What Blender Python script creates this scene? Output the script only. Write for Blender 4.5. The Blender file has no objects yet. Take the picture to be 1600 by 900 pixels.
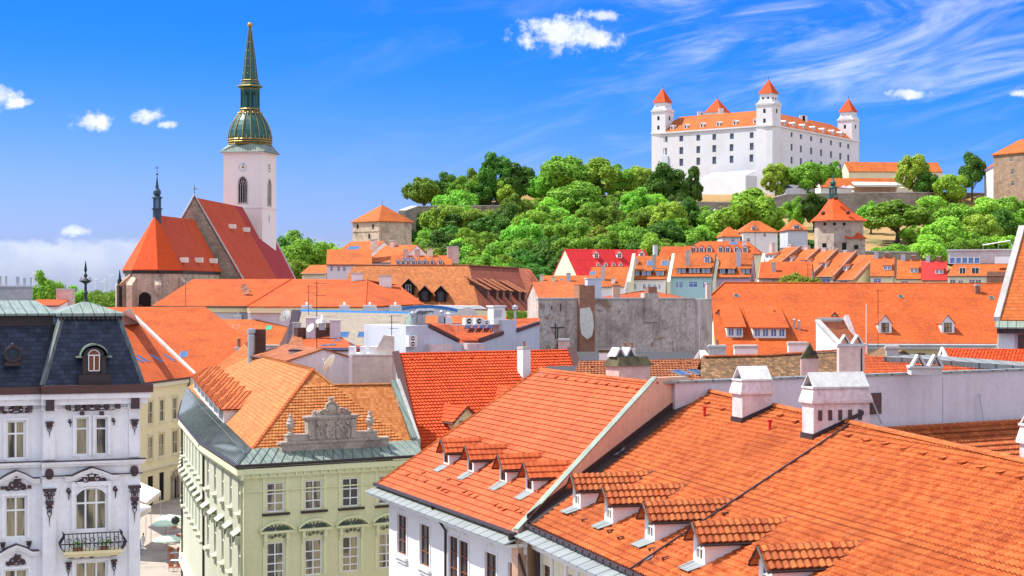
import bpy, bmesh, math, random
import numpy as np
from mathutils import Vector, Matrix
random.seed(7)
S = bpy.context.scene
COL = S.collection
F = 2800.0; H = 30.0          # focal length in photo pixels, eye height above the street
# ---------------------------------------------------------------- camera, world, sun, exposure
cam = bpy.data.cameras.new('camera'); camo = bpy.data.objects.new('camera', cam); COL.objects.link(camo)
camo.location = (0, 0, H); camo.rotation_euler = (math.radians(90), 0, 0)
cam.sensor_width = 36; cam.lens = 36*F/1600; cam.clip_start = .5; cam.clip_end = 20000
S.camera = camo
S.view_settings.view_transform = 'Standard'; S.view_settings.look = 'None'
S.view_settings.exposure = 0.78; S.view_settings.gamma = 1
SUN_EL = math.radians(55); SUN_H = Vector((-.94, .26, 0)).normalized()
sdir = Vector((SUN_H.x*math.cos(SUN_EL), SUN_H.y*math.cos(SUN_EL), math.sin(SUN_EL)))
sl = bpy.data.lights.new('sun', 'SUN'); sl.energy = 4.6; sl.angle = math.radians(.5); sl.color = (1, .95, .87)
so = bpy.data.objects.new('sun', sl); COL.objects.link(so)
so.rotation_euler = (-sdir).to_track_quat('-Z', 'Y').to_euler(); so.location = (-60, 60, 120)

class NT:                      # tiny node helper
    def __init__(s, tree): s.t = tree; s.n = tree.nodes; s.l = tree.links
    def new(s, ty, **k):
        n = s.n.new(ty)
        for a, b in k.items():
            if a.startswith('i_'): s.put(n.inputs[int(a[2:]) if a[2:].isdigit() else a[2:].replace('_', ' ')], b)
            else: setattr(n, a, b)
        return n
    def put(s, sock, v):
        if isinstance(v, bpy.types.NodeSocket): s.l.new(v, sock)
        elif isinstance(v, bpy.types.Node): s.l.new(v.outputs[0], sock)
        elif v is not None: sock.default_value = v
    def m(s, op, a, b=None, c=None, clamp=False):
        n = s.n.new('ShaderNodeMath'); n.operation = op; n.use_clamp = clamp
        for i, x in enumerate((a, b, c)):
            if x is not None: s.put(n.inputs[i], x)
        return n.outputs[0]
    def mix(s, f, a, b, mode='MIX'):
        n = s.n.new('ShaderNodeMix'); n.data_type = 'RGBA'; n.blend_type = mode
        s.put(n.inputs[0], f)
        for i, x in ((6, a), (7, b)):
            if isinstance(x, tuple) and len(x) == 3: x = x+(1,)
            s.put(n.inputs[i], x)
        return n.outputs[2]
    def ss(s, x, a, b, lo=0.0, hi=1.0):
        n = s.n.new('ShaderNodeMapRange'); n.interpolation_type = 'SMOOTHSTEP'
        s.put(n.inputs[0], x); s.put(n.inputs[1], a); s.put(n.inputs[2], b); s.put(n.inputs[3], lo); s.put(n.inputs[4], hi)
        return n.outputs[0]
    def noise(s, vec, scale, detail=3, rough=.55, dist=0):
        n = s.n.new('ShaderNodeTexNoise'); s.put(n.inputs['Vector'], vec)
        n.inputs['Scale'].default_value = scale; n.inputs['Detail'].default_value = detail
        n.inputs['Roughness'].default_value = rough; n.inputs['Distortion'].default_value = dist
        return n.outputs[0]
    def vec(s, x, y, z=0.0):
        n = s.n.new('ShaderNodeCombineXYZ'); s.put(n.inputs[0], x); s.put(n.inputs[1], y); s.put(n.inputs[2], z); return n.outputs[0]

W = bpy.data.worlds.new('World'); S.world = W; W.use_nodes = True
def build_world():
    t = NT(W.node_tree); bg = t.n['Background']
    sky = t.new('ShaderNodeTexSky'); sky.sky_type = 'NISHITA'; sky.sun_disc = False
    sky.sun_elevation = SUN_EL; sky.sun_rotation = math.atan2(SUN_H.x, SUN_H.y)
    sky.air_density = 1.0; sky.dust_density = .35; sky.ozone_density = 2.6; sky.altitude = 200
    hs = t.new('ShaderNodeHueSaturation', i_Saturation=1.28, i_Color=sky)
    col = hs.outputs[0]
    tc = t.new('ShaderNodeTexCoord'); sp = t.new('ShaderNodeSeparateXYZ', i_0=tc.outputs['Generated'])
    x, y, z = sp.outputs
    yy = t.m('MAXIMUM', y, .02)
    pu = t.m('ADD', t.m('MULTIPLY', t.m('DIVIDE', x, yy), F), 800.)
    pv = t.m('SUBTRACT', 450., t.m('MULTIPLY', t.m('DIVIDE', z, yy), F))
    # darker zenith side, as a clear summer sky has
    pg = t.m('ADD', pv, t.m('MULTIPLY', t.m('SUBTRACT', 800., pu), .07))
    col = t.mix(t.ss(pg, 60., 400., 1., 0.), t.mix(1.0, col, (.42, .52, 1.12), 'MULTIPLY'), t.mix(1.0, col, (.085, .43, 1.15), 'MULTIPLY'))
    V = t.vec(pu, pv)
    nz = t.noise(V, .035, 9, .62); nb = t.noise(V, .012, 4, .5)
    dens = None
    for (cu, cv, ru, rv) in ((882, 53, 98, 38), (925, 62, 70, 24), (942, 25, 34, 13), (-4, 152, 54, 25), (28, 161, 30, 12), (143, 190, 46, 20),
                             (236, 182, 32, 17), (256, 194, 26, 9), (118, 362, 26, 13), (1595, 146, 30, 8), (1420, 146, 50, 11)):
        a = t.m('POWER', t.m('DIVIDE', t.m('SUBTRACT', pu, float(cu)), float(ru)), 2.)
        b = t.m('POWER', t.m('ABSOLUTE', t.m('DIVIDE', t.m('SUBTRACT', pv, float(cv)), float(rv))), 2.)
        d = t.m('SUBTRACT', 1., t.m('SQRT', t.m('ADD', a, b)))
        dens = d if dens is None else t.m('MAXIMUM', dens, d)
    puff = t.ss(t.m('ADD', dens, t.m('MULTIPLY', t.m('SUBTRACT', nz, .5), 2.5)), .08, .85)
    puff = t.m('MULTIPLY', puff, t.ss(dens, -.25, .25))
    # thin cirrus on the right
    ca, sa = math.cos(.22), math.sin(.22)
    ur = t.m('ADD', t.m('MULTIPLY', pu, ca), t.m('MULTIPLY', pv, -sa)); vr = t.m('ADD', t.m('MULTIPLY', pu, sa), t.m('MULTIPLY', pv, ca))
    cn = t.noise(t.vec(t.m('MULTIPLY', ur, .0026), t.m('MULTIPLY', vr, .012)), 1., 10, .62, 1.6)
    cm = t.m('SUBTRACT', 1., t.m('SQRT', t.m('ADD', t.m('POWER', t.m('DIVIDE', t.m('SUBTRACT', pu, 1330.), 480.), 2.), t.m('POWER', t.m('DIVIDE', t.m('SUBTRACT', pv, 45.), 150.), 2.))))
    cir = t.m('MULTIPLY', t.ss(cn, .40, .78), t.ss(cm, -.15, .5)); cir = t.m('MULTIPLY', cir, .66)
    cn2 = t.ss(t.noise(t.vec(t.m('MULTIPLY', ur, .002), t.m('MULTIPLY', vr, .008)), 1.7, 8, .6, 1.), .45, .85, 0., .28)
    cir = t.m('MAXIMUM', cir, t.m('MULTIPLY', cn2, t.ss(pu, 300., 1100.)))
    # low bank over the left horizon
    edge = t.m('ADD', pv, t.m('MULTIPLY', t.m('SUBTRACT', nz, .5), 26.)); edge = t.m('ADD', edge, t.m('MULTIPLY', t.m('SUBTRACT', nb, .5), 46.))
    bank = t.m('MULTIPLY', t.ss(edge, 372., 384.), t.ss(pu, 640., 300., 0., .55)); bank = t.m('MULTIPLY', bank, t.ss(pv, 380., 455., 1., .25))
    al = t.m('MAXIMUM', t.m('MAXIMUM', puff, cir), bank)
    al = t.m('MULTIPLY', al, t.m('GREATER_THAN', y, .05))
    # broken bright cloud, unseen, added beside and behind the viewer to raise fill
    side = t.m('MULTIPLY', t.ss(y, .86, .45), t.ss(t.noise(tc.outputs['Generated'], 2.2, 5, .6), .30, .60, .45, 1.))
    side = t.m('MULTIPLY', side, t.ss(z, -.02, .10))
    cc = t.mix(t.ss(nb, .40, .62), (6.6, 6.9, 7.4), (5.0, 5.5, 6.8)); out = t.mix(al, col, cc); out = t.mix(t.m('MULTIPLY', side, .70), out, (10.3, 10.7, 11.1))
    t.put(bg.inputs[0], out); bg.inputs[1].default_value = .092
build_world()

# ---------------------------------------------------------------- geometry helpers
def P(u, v, D): return Vector(((u-800)*D/F, D, H-(v-450)*D/F))
def Q(u, v, z): return P(u, v, (H-z)*F/(v-450))
def zat(v, D): return H-(v-450)*D/F
def ray(u, v): return Vector(((u-800)/F, 1, -(v-450)/F))
class Pl:
    def __init__(s, a, b, c): s.o = Vector(a); s.n = (Vector(b)-s.o).cross(Vector(c)-s.o).normalized()
    def at(s, u, v):
        r = ray(u, v); c = Vector((0, 0, H)); return c+r*((s.o-c).dot(s.n)/r.dot(s.n))
    def z(s, x, y): return s.o.z-((x-s.o.x)*s.n.x+(y-s.o.y)*s.n.y)/s.n.z
class Fr:                      # facade frame: x along the wall, y inward, z up
    def __init__(s, A, B):
        s.A = Vector((A[0], A[1], 0)); d = Vector((B[0]-A[0], B[1]-A[1], 0)); s.L = d.length; s.d = d.normalized()
        s.i = Vector((-s.d.y, s.d.x, 0)); s.M = Matrix(((s.d.x, s.i.x, 0, A[0]), (s.d.y, s.i.y, 0, A[1]), (0, 0, 1, 0), (0, 0, 0, 1))); s.Mi = s.M.inverted()
    def w(s, x, y, z): return s.M @ Vector((x, y, z))
    def l(s, p): return s.Mi @ Vector(p)
    def px(s, u, v, y=0):
        o = s.A+s.i*y; r = ray(u, v); c = Vector((0, 0, H)); t = (o-c).dot(s.i)/r.dot(s.i); q = s.l(c+r*t); return q.x, q.z
    def box(s, b, y=0):        # pixel box -> x0,x1,z0,z1 on the wall
        u0, v0, u1, v1 = b; um = (u0+u1)/2; vm = (v0+v1)/2
        return s.px(u0, vm, y)[0], s.px(u1, vm, y)[0], s.px(um, v1, y)[1], s.px(um, v0, y)[1]

ORG = {}
def org(o): return ORG.get(o.name, Vector((0, 0, 0))) if o else Vector((0, 0, 0))
def thing(name, label, cat, loc, group=None):
    o = bpy.data.objects.new(name, None); COL.objects.link(o); o.location = loc; o.empty_display_size = .5
    o['label'] = label; o['category'] = cat
    if group: o['group'] = group
    ORG[o.name] = Vector(loc); return o
def tag(o, label, cat, group=None):
    o['label'] = label; o['category'] = cat
    if group: o['group'] = group
    return o
class MB:
    def __init__(s, M=None): s.v = []; s.f = []; s.mi = []; s.M = M; s.cur = 0; s.g = []; s.k = 0; s.hold = False
    def add(s, pts, faces):
        b = len(s.v); s.v += [(s.M @ Vector(p)) if s.M else Vector(p) for p in pts]
        if not s.hold: s.k += 1
        s.f += [tuple(b+i for i in f) for f in faces]; s.mi += [s.cur]*len(faces); s.g += [s.k]*len(faces)
    def poly(s, pts): s.add(pts, [tuple(range(len(pts)))])
    def bx(s, x0, x1, y0, y1, z0, z1):
        s.add([(x0,y0,z0),(x1,y0,z0),(x1,y1,z0),(x0,y1,z0),(x0,y0,z1),(x1,y0,z1),(x1,y1,z1),(x0,y1,z1)],
              [(0,3,2,1),(4,5,6,7),(0,1,5,4),(1,2,6,5),(2,3,7,6),(3,0,4,7)])
    def ext(s, pts, vec):      # polygon extruded along a vector
        n = len(pts); v = Vector(vec); p = [Vector(q) for q in pts]
        s.add(p+[q+v for q in p], [tuple(range(n))[::-1], tuple(range(n, 2*n))]+[(i, (i+1) % n, n+(i+1) % n, n+i) for i in range(n)])
    def tube(s, pts, r, n=6, r2=None, cap=True):
        pts = [Vector(p) for p in pts]; m = len(pts); V = []; up0 = None
        for i, p in enumerate(pts):
            t = (pts[min(i+1, m-1)]-pts[max(i-1, 0)])
            if t.length < 1e-6: t = Vector((0, 0, 1))
            t.normalize(); a = Vector((0, 0, 1)) if abs(t.z) < .9 else Vector((1, 0, 0))
            if up0 is not None and abs(up0.dot(t)) < .95: a = up0
            x = t.cross(a).normalized(); y = x.cross(t).normalized(); up0 = y
            rr = r if r2 is None else r+(r2-r)*i/(m-1)
            for k in range(n):
                g = 2*math.pi*k/n; V.append(p+x*math.cos(g)*rr+y*math.sin(g)*rr)
        Fc = [(i*n+k, i*n+(k+1) % n, (i+1)*n+(k+1) % n, (i+1)*n+k) for i in range(m-1) for k in range(n)]
        if cap: Fc += [tuple(range(n))[::-1], tuple(range((m-1)*n, m*n))]
        s.add(V, Fc)
    def lathe(s, prof, c, n=12, rot=0, sx=1, sy=1):
        c = Vector(c); V = []; 
        for (r, z) in prof:
            for k in range(n):
                g = rot+2*math.pi*k/n; V.append((c.x+math.cos(g)*r*sx, c.y+math.sin(g)*r*sy, c.z+z))
        m = len(prof)
        Fc = [(i*n+k, i*n+(k+1) % n, (i+1)*n+(k+1) % n, (i+1)*n+k) for i in range(m-1) for k in range(n)]
        Fc += [tuple(range(n))[::-1], tuple(range((m-1)*n, m*n))]
        s.add(V, Fc)
    def ball(s, c, r, sz=1., n=8):
        s.lathe([(r*max(.02, math.sin(math.pi*k/6)), -r*sz*math.cos(math.pi*k/6)) for k in range(7)], c, n)
    def mark(s): s.k += 1; s.hold = True      # following pieces belong together
    def each(s, name, mat, parent=None):      # one object per piece (or per mark)
        out = []
        for k in sorted(set(s.g)):
            q = MB(); mp = {}
            for f, g in zip(s.f, s.g):
                if g != k: continue
                for i in f:
                    if i not in mp: mp[i] = len(q.v); q.v.append(s.v[i])
                q.f.append(tuple(mp[i] for i in f))
            out.append(q.build(name, mat, parent))
        return out
    def build(s, name, mat, parent=None, smooth=False):
        og = org(parent)
        me = bpy.data.meshes.new(name)
        me.from_pydata([tuple(v-og) for v in s.v], [], s.f)
        for m_ in (mat if isinstance(mat, (list, tuple)) else [mat]): me.materials.append(m_)
        if isinstance(mat, (list, tuple)): me.polygons.foreach_set('material_index', s.mi)
        uv = me.uv_layers.new(name='UVMap')
        k = 0; data = [0.]*(2*sum(len(f) for f in s.f))
        for f in s.f:
            a, b, c = s.v[f[0]], s.v[f[1]], s.v[f[2]]; n = (b-a).cross(c-a)
            if n.length < 1e-9 and len(f) > 3: n = (c-a).cross(s.v[f[3]]-a)
            if n.length > 1e-12: n.normalize()
            h = Vector((-n.y, n.x, 0)); 
            if h.length < .03: h = Vector((1, 0, 0)); w = Vector((0, 1, 0))
            else:
                h.normalize(); w = n.cross(h)
                if w.z < 0: w = -w
            for i in f:
                p = s.v[i]; data[k] = p.dot(h); data[k+1] = p.dot(w); k += 2
        uv.data.foreach_set('uv', data)
        if smooth: me.polygons.foreach_set('use_smooth', [True]*len(s.f))
        me.update()
        o = bpy.data.objects.new(name, me); COL.objects.link(o)
        if parent: o.parent = parent; ORG[o.name] = og
        return o
def struct(o): o['kind'] = 'structure'; return o

# ---------------------------------------------------------------- materials
MATS = {}
def base(name):
    m = bpy.data.materials.new(name); m.use_nodes = True; t = NT(m.node_tree); b = t.n['Principled BSDF']; MATS[name] = m
    return m, t, b
def plaster(name, col, rough=.85, stain=.25, sc=1., dark=None, metal=0, bump=.15, streak=0., spec=.3, patch=None):
    m, t, b = base(name)
    g = t.new('ShaderNodeNewGeometry').outputs['Position']
    n1 = t.noise(g, .35*sc, 5, .65); n2 = t.noise(g, 3.5*sc, 6, .7)
    d = dark or tuple(c*.5 for c in col)
    c = t.mix(t.ss(n1, .42, .78, 0, stain), col, d)
    c = t.mix(t.ss(n2, .35, .75, 0, stain*.8), c, d)
    if streak:
        sp = t.new('ShaderNodeSeparateXYZ', i_0=g)
        sv = t.vec(t.m('MULTIPLY', sp.outputs[0], 2.6), t.m('MULTIPLY', sp.outputs[1], 2.6), t.m('MULTIPLY', sp.outputs[2], .22))
        c = t.mix(t.ss(t.noise(sv, 1., 5, .7), .45, .8, 0, streak), c, d)
    if patch:
        c = t.mix(t.ss(t.noise(g, .5*sc, 7, .7, .6), patch[1], patch[1]+.05), c, patch[0])
    t.put(b.inputs['Base Color'], c); b.inputs['Roughness'].default_value = rough; b.inputs['Metallic'].default_value = metal
    b.inputs['Specular IOR Level'].default_value = spec
    if bump:
        bp = t.new('ShaderNodeBump', i_Strength=bump, i_Distance=.06, i_Height=n2); t.put(b.inputs['Normal'], bp)
    return m
def tiles(name, c1, c2, tw, th, off=.5, bump=.8, line=.5, moss=0., mosscol=(.10,.09,.05), mott=.25, rough=.78, wave=0., geo=False, lw=.13, spread=1.):
    """roof tiles laid out in UV metres: per tile colour, course lines, overlap bump"""
    m, t, b = base(name)
    uv = t.new('ShaderNodeUVMap').outputs[0]; sp = t.new('ShaderNodeSeparateXYZ', i_0=uv)
    y = t.m('DIVIDE', sp.outputs[1], th); row = t.m('FLOOR', y); fy = t.m('FRACT', y)
    x = t.m('ADD', t.m('DIVIDE', sp.outputs[0], tw), t.m('MULTIPLY', row, off)); cx = t.m('FLOOR', x); fx = t.m('FRACT', x)
    wn = t.new('ShaderNodeTexWhiteNoise', noise_dimensions='2D', i_0=t.vec(cx, row)).outputs[0]
    wn = t.m('MULTIPLY', t.m('ADD', t.m('MULTIPLY', t.m('SUBTRACT', wn, .5), spread), .5), 1.)
    g = t.new('ShaderNodeNewGeometry').outputs['Position']
    n1 = t.noise(g, .28, 6, .62); n2 = t.noise(g, 2.2, 5, .7)
    c = t.mix(wn, c1, c2)
    c = t.mix(t.ss(n1, .4, .72, 0, mott), c, tuple(k*.55 for k in c1))
    c = t.mix(t.ss(n2, .45, .8, 0, mott), c, tuple(min(1, k*1.25) for k in c2))
    n3 = t.noise(g, 5.5, 7, .75)
    c = t.mix(t.ss(n3, .57, .70, 0, mott*1.3), c, tuple(k*.38 for k in c1))
    c = t.mix(t.ss(t.noise(g, .9, 6, .72, .8), .60, .78, 0, mott*1.1), c, tuple(.35*k+.17 for k in c2))
    if moss: c = t.mix(t.m('MULTIPLY', t.ss(n2, .40, .56), moss), c, mosscol)
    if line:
        ln = t.ss(fy, lw, lw*.35, 0, line); c = t.mix(ln, c, tuple(k*.22 for k in c1))  # gap shade under each course, painted into the tile colour
        if not geo:
            lx = t.m('ABSOLUTE', t.m('SUBTRACT', fx, .5)); c = t.mix(t.ss(lx, .40, .5, 0, line*.7), c, tuple(k*.3 for k in c1))
    t.put(b.inputs['Base Color'], c); b.inputs['Roughness'].default_value = rough; b.inputs['Specular IOR Level'].default_value = .25
    hgt = t.m('MULTIPLY', n2, .25)
    if not geo:
        saw = t.m('SUBTRACT', 1., fy); hgt = t.m('ADD', hgt, saw)
        hgt = t.m('ADD', hgt, t.m('MULTIPLY', wn, .3))
        if wave: hgt = t.m('ADD', hgt, t.m('MULTIPLY', t.m('SINE', t.m('MULTIPLY', fx, 6.2832)), wave))
    bp = t.new('ShaderNodeBump', i_Strength=bump, i_Distance=.035, i_Height=hgt); t.put(b.inputs['Normal'], bp)
    return m
def glass(name, col=(.03,.04,.05), cur=None, rough=.07):
    m, t, b = base(name)
    c = col
    if cur:
        uv = t.new('ShaderNodeUVMap').outputs[0]; sp = t.new('ShaderNodeSeparateXYZ', i_0=uv)
        oi = t.new('ShaderNodeObjectInfo').outputs['Random']; sx = t.m('ADD', sp.outputs[0], t.m('MULTIPLY', oi, 40.))
        w = t.noise(t.vec(t.m('MULTIPLY', sx, 1.3), t.m('MULTIPLY', sp.outputs[1], .22)), 1.3, 2, .5)
        fo = t.noise(t.vec(t.m('MULTIPLY', sx, 14.), t.m('MULTIPLY', sp.outputs[1], .5)), 1., 2, .5)
        c = t.mix(t.ss(t.m('ADD', w, t.m('MULTIPLY', t.m('SUBTRACT', oi, .5), .16)), .40, .56), col, t.mix(t.ss(fo, .3, .7), cur, tuple(k*.6 for k in cur)))
    t.put(b.inputs['Base Color'], c if not isinstance(c, tuple) else c+(1,))
    b.inputs['Roughness'].default_value = rough; b.inputs['Specular IOR Level'].default_value = .6
    return m
def metal_seam(name, col, dark, pitch=.55, rough=.55, axis=0):
    m, t, b = base(name)
    uv = t.new('ShaderNodeUVMap').outputs[0]; sp = t.new('ShaderNodeSeparateXYZ', i_0=uv)
    f = t.m('ABSOLUTE', t.m('SUBTRACT', t.m('FRACT', t.m('DIVIDE', sp.outputs[axis], pitch)), .5))
    g = t.new('ShaderNodeNewGeometry').outputs['Position']
    st = t.noise(t.vec(t.m('MULTIPLY', sp.outputs[0], 6.), t.m('MULTIPLY', sp.outputs[1], .7)), 1., 6, .7)
    n1 = t.noise(g, .9, 5, .6)
    c = t.mix(t.ss(st, .35, .7, 0, .75), col, dark); c = t.mix(t.ss(n1, .45, .7, 0, .5), c, dark)
    c = t.mix(t.ss(f, .42, .47, 0, .85), c, tuple(k*.35 for k in dark))
    t.put(b.inputs['Base Color'], c); b.inputs['Roughness'].default_value = rough; b.inputs['Metallic'].default_value = .15
    bp = t.new('ShaderNodeBump', i_Strength=.6, i_Distance=.03, i_Height=t.ss(f, .42, .5)); t.put(b.inputs['Normal'], bp)
    return m
def masonry(name, c1, c2, mort, bw=.5, bh=.25, stain=.5, rough=.9, bump=.6, sc=1.):
    m, t, b = base(name)
    uv = t.new('ShaderNodeUVMap').outputs[0]
    uvd = t.new('ShaderNodeVectorMath', operation='ADD', i_0=uv, i_1=t.vec(t.m('MULTIPLY', t.noise(uv, 1.2, 4), .3*bw), t.m('MULTIPLY', t.noise(uv, 1.7, 4), .5*bh)))
    br = t.new('ShaderNodeTexBrick', i_Vector=uvd.outputs[0], i_Color1=c1+(1,), i_Color2=c2+(1,), i_Mortar=mort+(1,), i_Scale=1., i_Mortar_Size=bh*.07)
    br.inputs['Brick Width'].default_value = bw; br.inputs['Row Height'].default_value = bh; br.inputs['Mortar Smooth'].default_value = .4
    g = t.new('ShaderNodeNewGeometry').outputs['Position']
    n1 = t.noise(g, .3*sc, 6, .65); n2 = t.noise(g, 2.*sc, 6, .7)
    c = t.mix(t.ss(n1, .42, .7, 0, stain), br.outputs[0], tuple(k*.35 for k in c1)); c = t.mix(t.ss(n2, .5, .75, 0, stain), c, mort)
    t.put(b.inputs['Base Color'], c); b.inputs['Roughness'].default_value = rough; b.inputs['Specular IOR Level'].default_value = .2
    bp = t.new('ShaderNodeBump', i_Strength=bump, i_Distance=.05, i_Height=t.m('ADD', t.m('MULTIPLY', br.outputs[1], -.6), n2)); t.put(b.inputs['Normal'], bp)
    return m
def foliage(name, c1, c2, c3):
    m, t, b = base(name)
    g = t.new('ShaderNodeNewGeometry'); oi = t.new('ShaderNodeObjectInfo')
    n = t.noise(g.outputs['Position'], .45, 5, .7)
    try: rp = g.outputs['Random Per Island']
    except Exception: rp = n
    c = t.mix(t.ss(n, .35, .65), c1, c2); c = t.mix(t.m('MULTIPLY', rp, .55), c, c3)
    hs = t.new('ShaderNodeHueSaturation', i_Color=c, i_Hue=t.m('ADD', .468, t.m('MULTIPLY', oi.outputs['Random'], .04)), i_Saturation=.93, i_Value=t.m('ADD', .62, t.m('MULTIPLY', oi.outputs['Random'], .72)))
    t.put(b.inputs['Base Color'], hs); b.inputs['Roughness'].default_value = .6; b.inputs['Specular IOR Level'].default_value = .2
    tr = t.new('ShaderNodeBsdfTranslucent', i_Color=hs); mx = t.new('ShaderNodeMixShader', i_0=.32, i_1=b, i_2=tr)
    t.put(t.n['Material Output'].inputs[0], mx.outputs[0]); return m

M = dict(
 white=plaster('white_render', (.78,.76,.76), stain=.16, streak=.12),
 ornate=plaster('ornate_white', (.83,.83,.84), stain=.28, streak=.3, dark=(.40,.38,.42)),
 cream=plaster('cream_render', (.80,.70,.42), stain=.16, streak=.1, dark=(.5,.4,.2)),
 pale=plaster('pale_yellow', (.76,.70,.50), stain=.2, streak=.12),
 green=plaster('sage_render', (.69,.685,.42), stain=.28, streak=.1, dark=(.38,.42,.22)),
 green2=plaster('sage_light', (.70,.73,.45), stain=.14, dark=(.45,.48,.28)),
 sage=plaster('sage_shaded_render', (.46,.48,.36), stain=.2, streak=.12),  # darker sage for the street side, its shade put into the colour
 lav=plaster('lavender_render', (.62,.57,.61), stain=.4, streak=.45, dark=(.42,.36,.36)),
 pink=plaster('pinkish_render', (.70,.50,.44), stain=.6, streak=.45, dark=(.36,.22,.18)),
 salmon=plaster('salmon_render', (.66,.42,.30), stain=.4, streak=.25, dark=(.38,.22,.15)),
 greywall=plaster('stained_grey_render', (.58,.49,.43), stain=.9, streak=.8, dark=(.20,.14,.11), patch=((.27,.17,.12),.57)),
 blotch=plaster('blotched_cream', (.70,.67,.58), stain=.5, streak=.3, dark=(.32,.26,.2)),
 bluewhite=plaster('bluish_white', (.52,.56,.64), stain=.3, streak=.3),
 lilac=plaster('lilac_render', (.55,.38,.48), stain=.2),
 cyan=plaster('turquoise_render', (.40,.62,.60), stain=.15),
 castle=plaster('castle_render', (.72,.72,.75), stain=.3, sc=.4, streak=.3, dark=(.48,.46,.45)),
 brownst=masonry('brown_rubble', (.30,.20,.14), (.38,.27,.19), (.24,.18,.13), .9, .45, .5),
 stone=masonry('rubble_stone', (.30,.23,.17), (.42,.34,.26), (.20,.16,.12), .7, .35, .7),
 church=plaster('church_stone', (.62,.50,.38), stain=.75, streak=.6, dark=(.10,.08,.06), patch=((.14,.11,.09),.62)),
 towerw=plaster('tower_render', (.80,.72,.68), stain=.12, sc=.5, streak=.1),
 fort=masonry('fort_stone', (.26,.23,.20), (.35,.31,.26), (.18,.16,.13), 1.1, .5, .5, sc=.6),
 sandst=plaster('sandstone', (.50,.42,.35), stain=.7, sc=2.2, dark=(.10,.08,.07), bump=.6),
 brick=masonry('old_brick', (.30,.12,.07), (.40,.19,.11), (.30,.24,.19), .3, .12, .55),
 darkbrick=masonry('dark_brick', (.10,.045,.04), (.15,.07,.05), (.08,.06,.05), .3, .12, .4),
 orn=plaster('ornament_brown', (.075,.045,.05), stain=.4, sc=2, rough=.7),
 copper=metal_seam('copper_patina', (.25,.31,.26), (.11,.16,.13), .6),
 copperg=metal_seam('copper_grey', (.17,.21,.20), (.07,.09,.09), .32),
 zinc=metal_seam('zinc_sheet', (.28,.31,.30), (.17,.19,.18), 1.2),
 spirecu=metal_seam('spire_copper', (.018,.13,.095), (.006,.035,.045), .5, .45),
 gold=plaster('gilding', (.44,.30,.07), rough=.4, metal=.6, stain=.2, spec=.6),
 iron=plaster('dark_iron', (.02,.02,.024), rough=.5, stain=0, bump=0),
 gutter=plaster('brown_gutter', (.045,.03,.03), rough=.45, stain=.3, bump=0),
 brownmet=plaster('brown_metal', (.10,.045,.04), rough=.5, stain=.4),
 slate=tiles('slate_scales', (.012,.018,.035), (.035,.05,.085), .34, .26, .5, 1., .8, mott=.3, rough=.42),
 concrete=plaster('concrete', (.52,.50,.48), stain=.5, dark=(.2,.18,.16)),
 capc=plaster('chimney_cap', (.60,.61,.60), stain=.45, streak=.4, dark=(.25,.22,.21)),
 dirtyw=plaster('dirty_white', (.72,.62,.62), stain=.6, streak=.6, dark=(.36,.22,.20), sc=1.5),
 moss=plaster('mossy_stone', (.15,.13,.06), stain=1., dark=(.035,.025,.02), sc=5, bump=.6),
 wframe=plaster('white_frame', (.80,.80,.78), rough=.5, stain=.05, bump=0),
 bframe=plaster('brown_frame', (.19,.06,.025), rough=.5, stain=.1, bump=0),
 glass=glass('window_glass'), glassc=glass('curtained_glass', (.05,.05,.045), (.42,.36,.22)), glassb=glass('sky_glass', (.10,.20,.42), None, .15),
 glassk=glass('castle_glass', (.07,.10,.17), None, .25), dark=plaster('dark_void', (.012,.010,.010), stain=0, bump=0, rough=.9),
 paving=masonry('street_paving', (.36,.31,.26), (.44,.38,.32), (.22,.19,.16), .5, .25, .3, bump=.2),
 ground=plaster('town_ground', (.22,.20,.18), stain=.4), asph=plaster('asphalt', (.05,.05,.055), stain=.2),
 grassd=plaster('dry_grass', (.48,.33,.13), stain=.8, sc=.5, dark=(.14,.17,.04), bump=.3),
 plain=plaster('far_fields', (.08,.12,.04), stain=.6, sc=.05, dark=(.04,.08,.02), bump=0),
 blue=plaster('blue_sheet', (.03,.16,.42), rough=.4, stain=.1), red=plaster('red_paint', (.5,.02,.015), rough=.5, stain=.1),
 canvas=plaster('canvas', (.80,.76,.66), stain=.06, bump=0), parasol=plaster('mint_canvas', (.60,.82,.62), stain=.05, bump=0),
 wood=plaster('orange_wood', (.42,.12,.04), rough=.6, stain=.2), bark=plaster('bark', (.10,.075,.05), stain=.5, sc=3),
 acw=plaster('appliance_white', (.74,.74,.72), rough=.4, stain=.08, bump=0), steel=plaster('galvanised', (.45,.46,.48), rough=.35, metal=.7, stain=.2, bump=0),
 pot=plaster('clay_pot', (.30,.14,.09), stain=.3), bird=plaster('pigeon_grey', (.16,.16,.20), stain=.3, bump=0),
 skylt=glass('skylight_glass', (.06,.13,.26), None, .1), skyg=glass('green_blind', (.03,.42,.24), None, .4),
)
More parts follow.
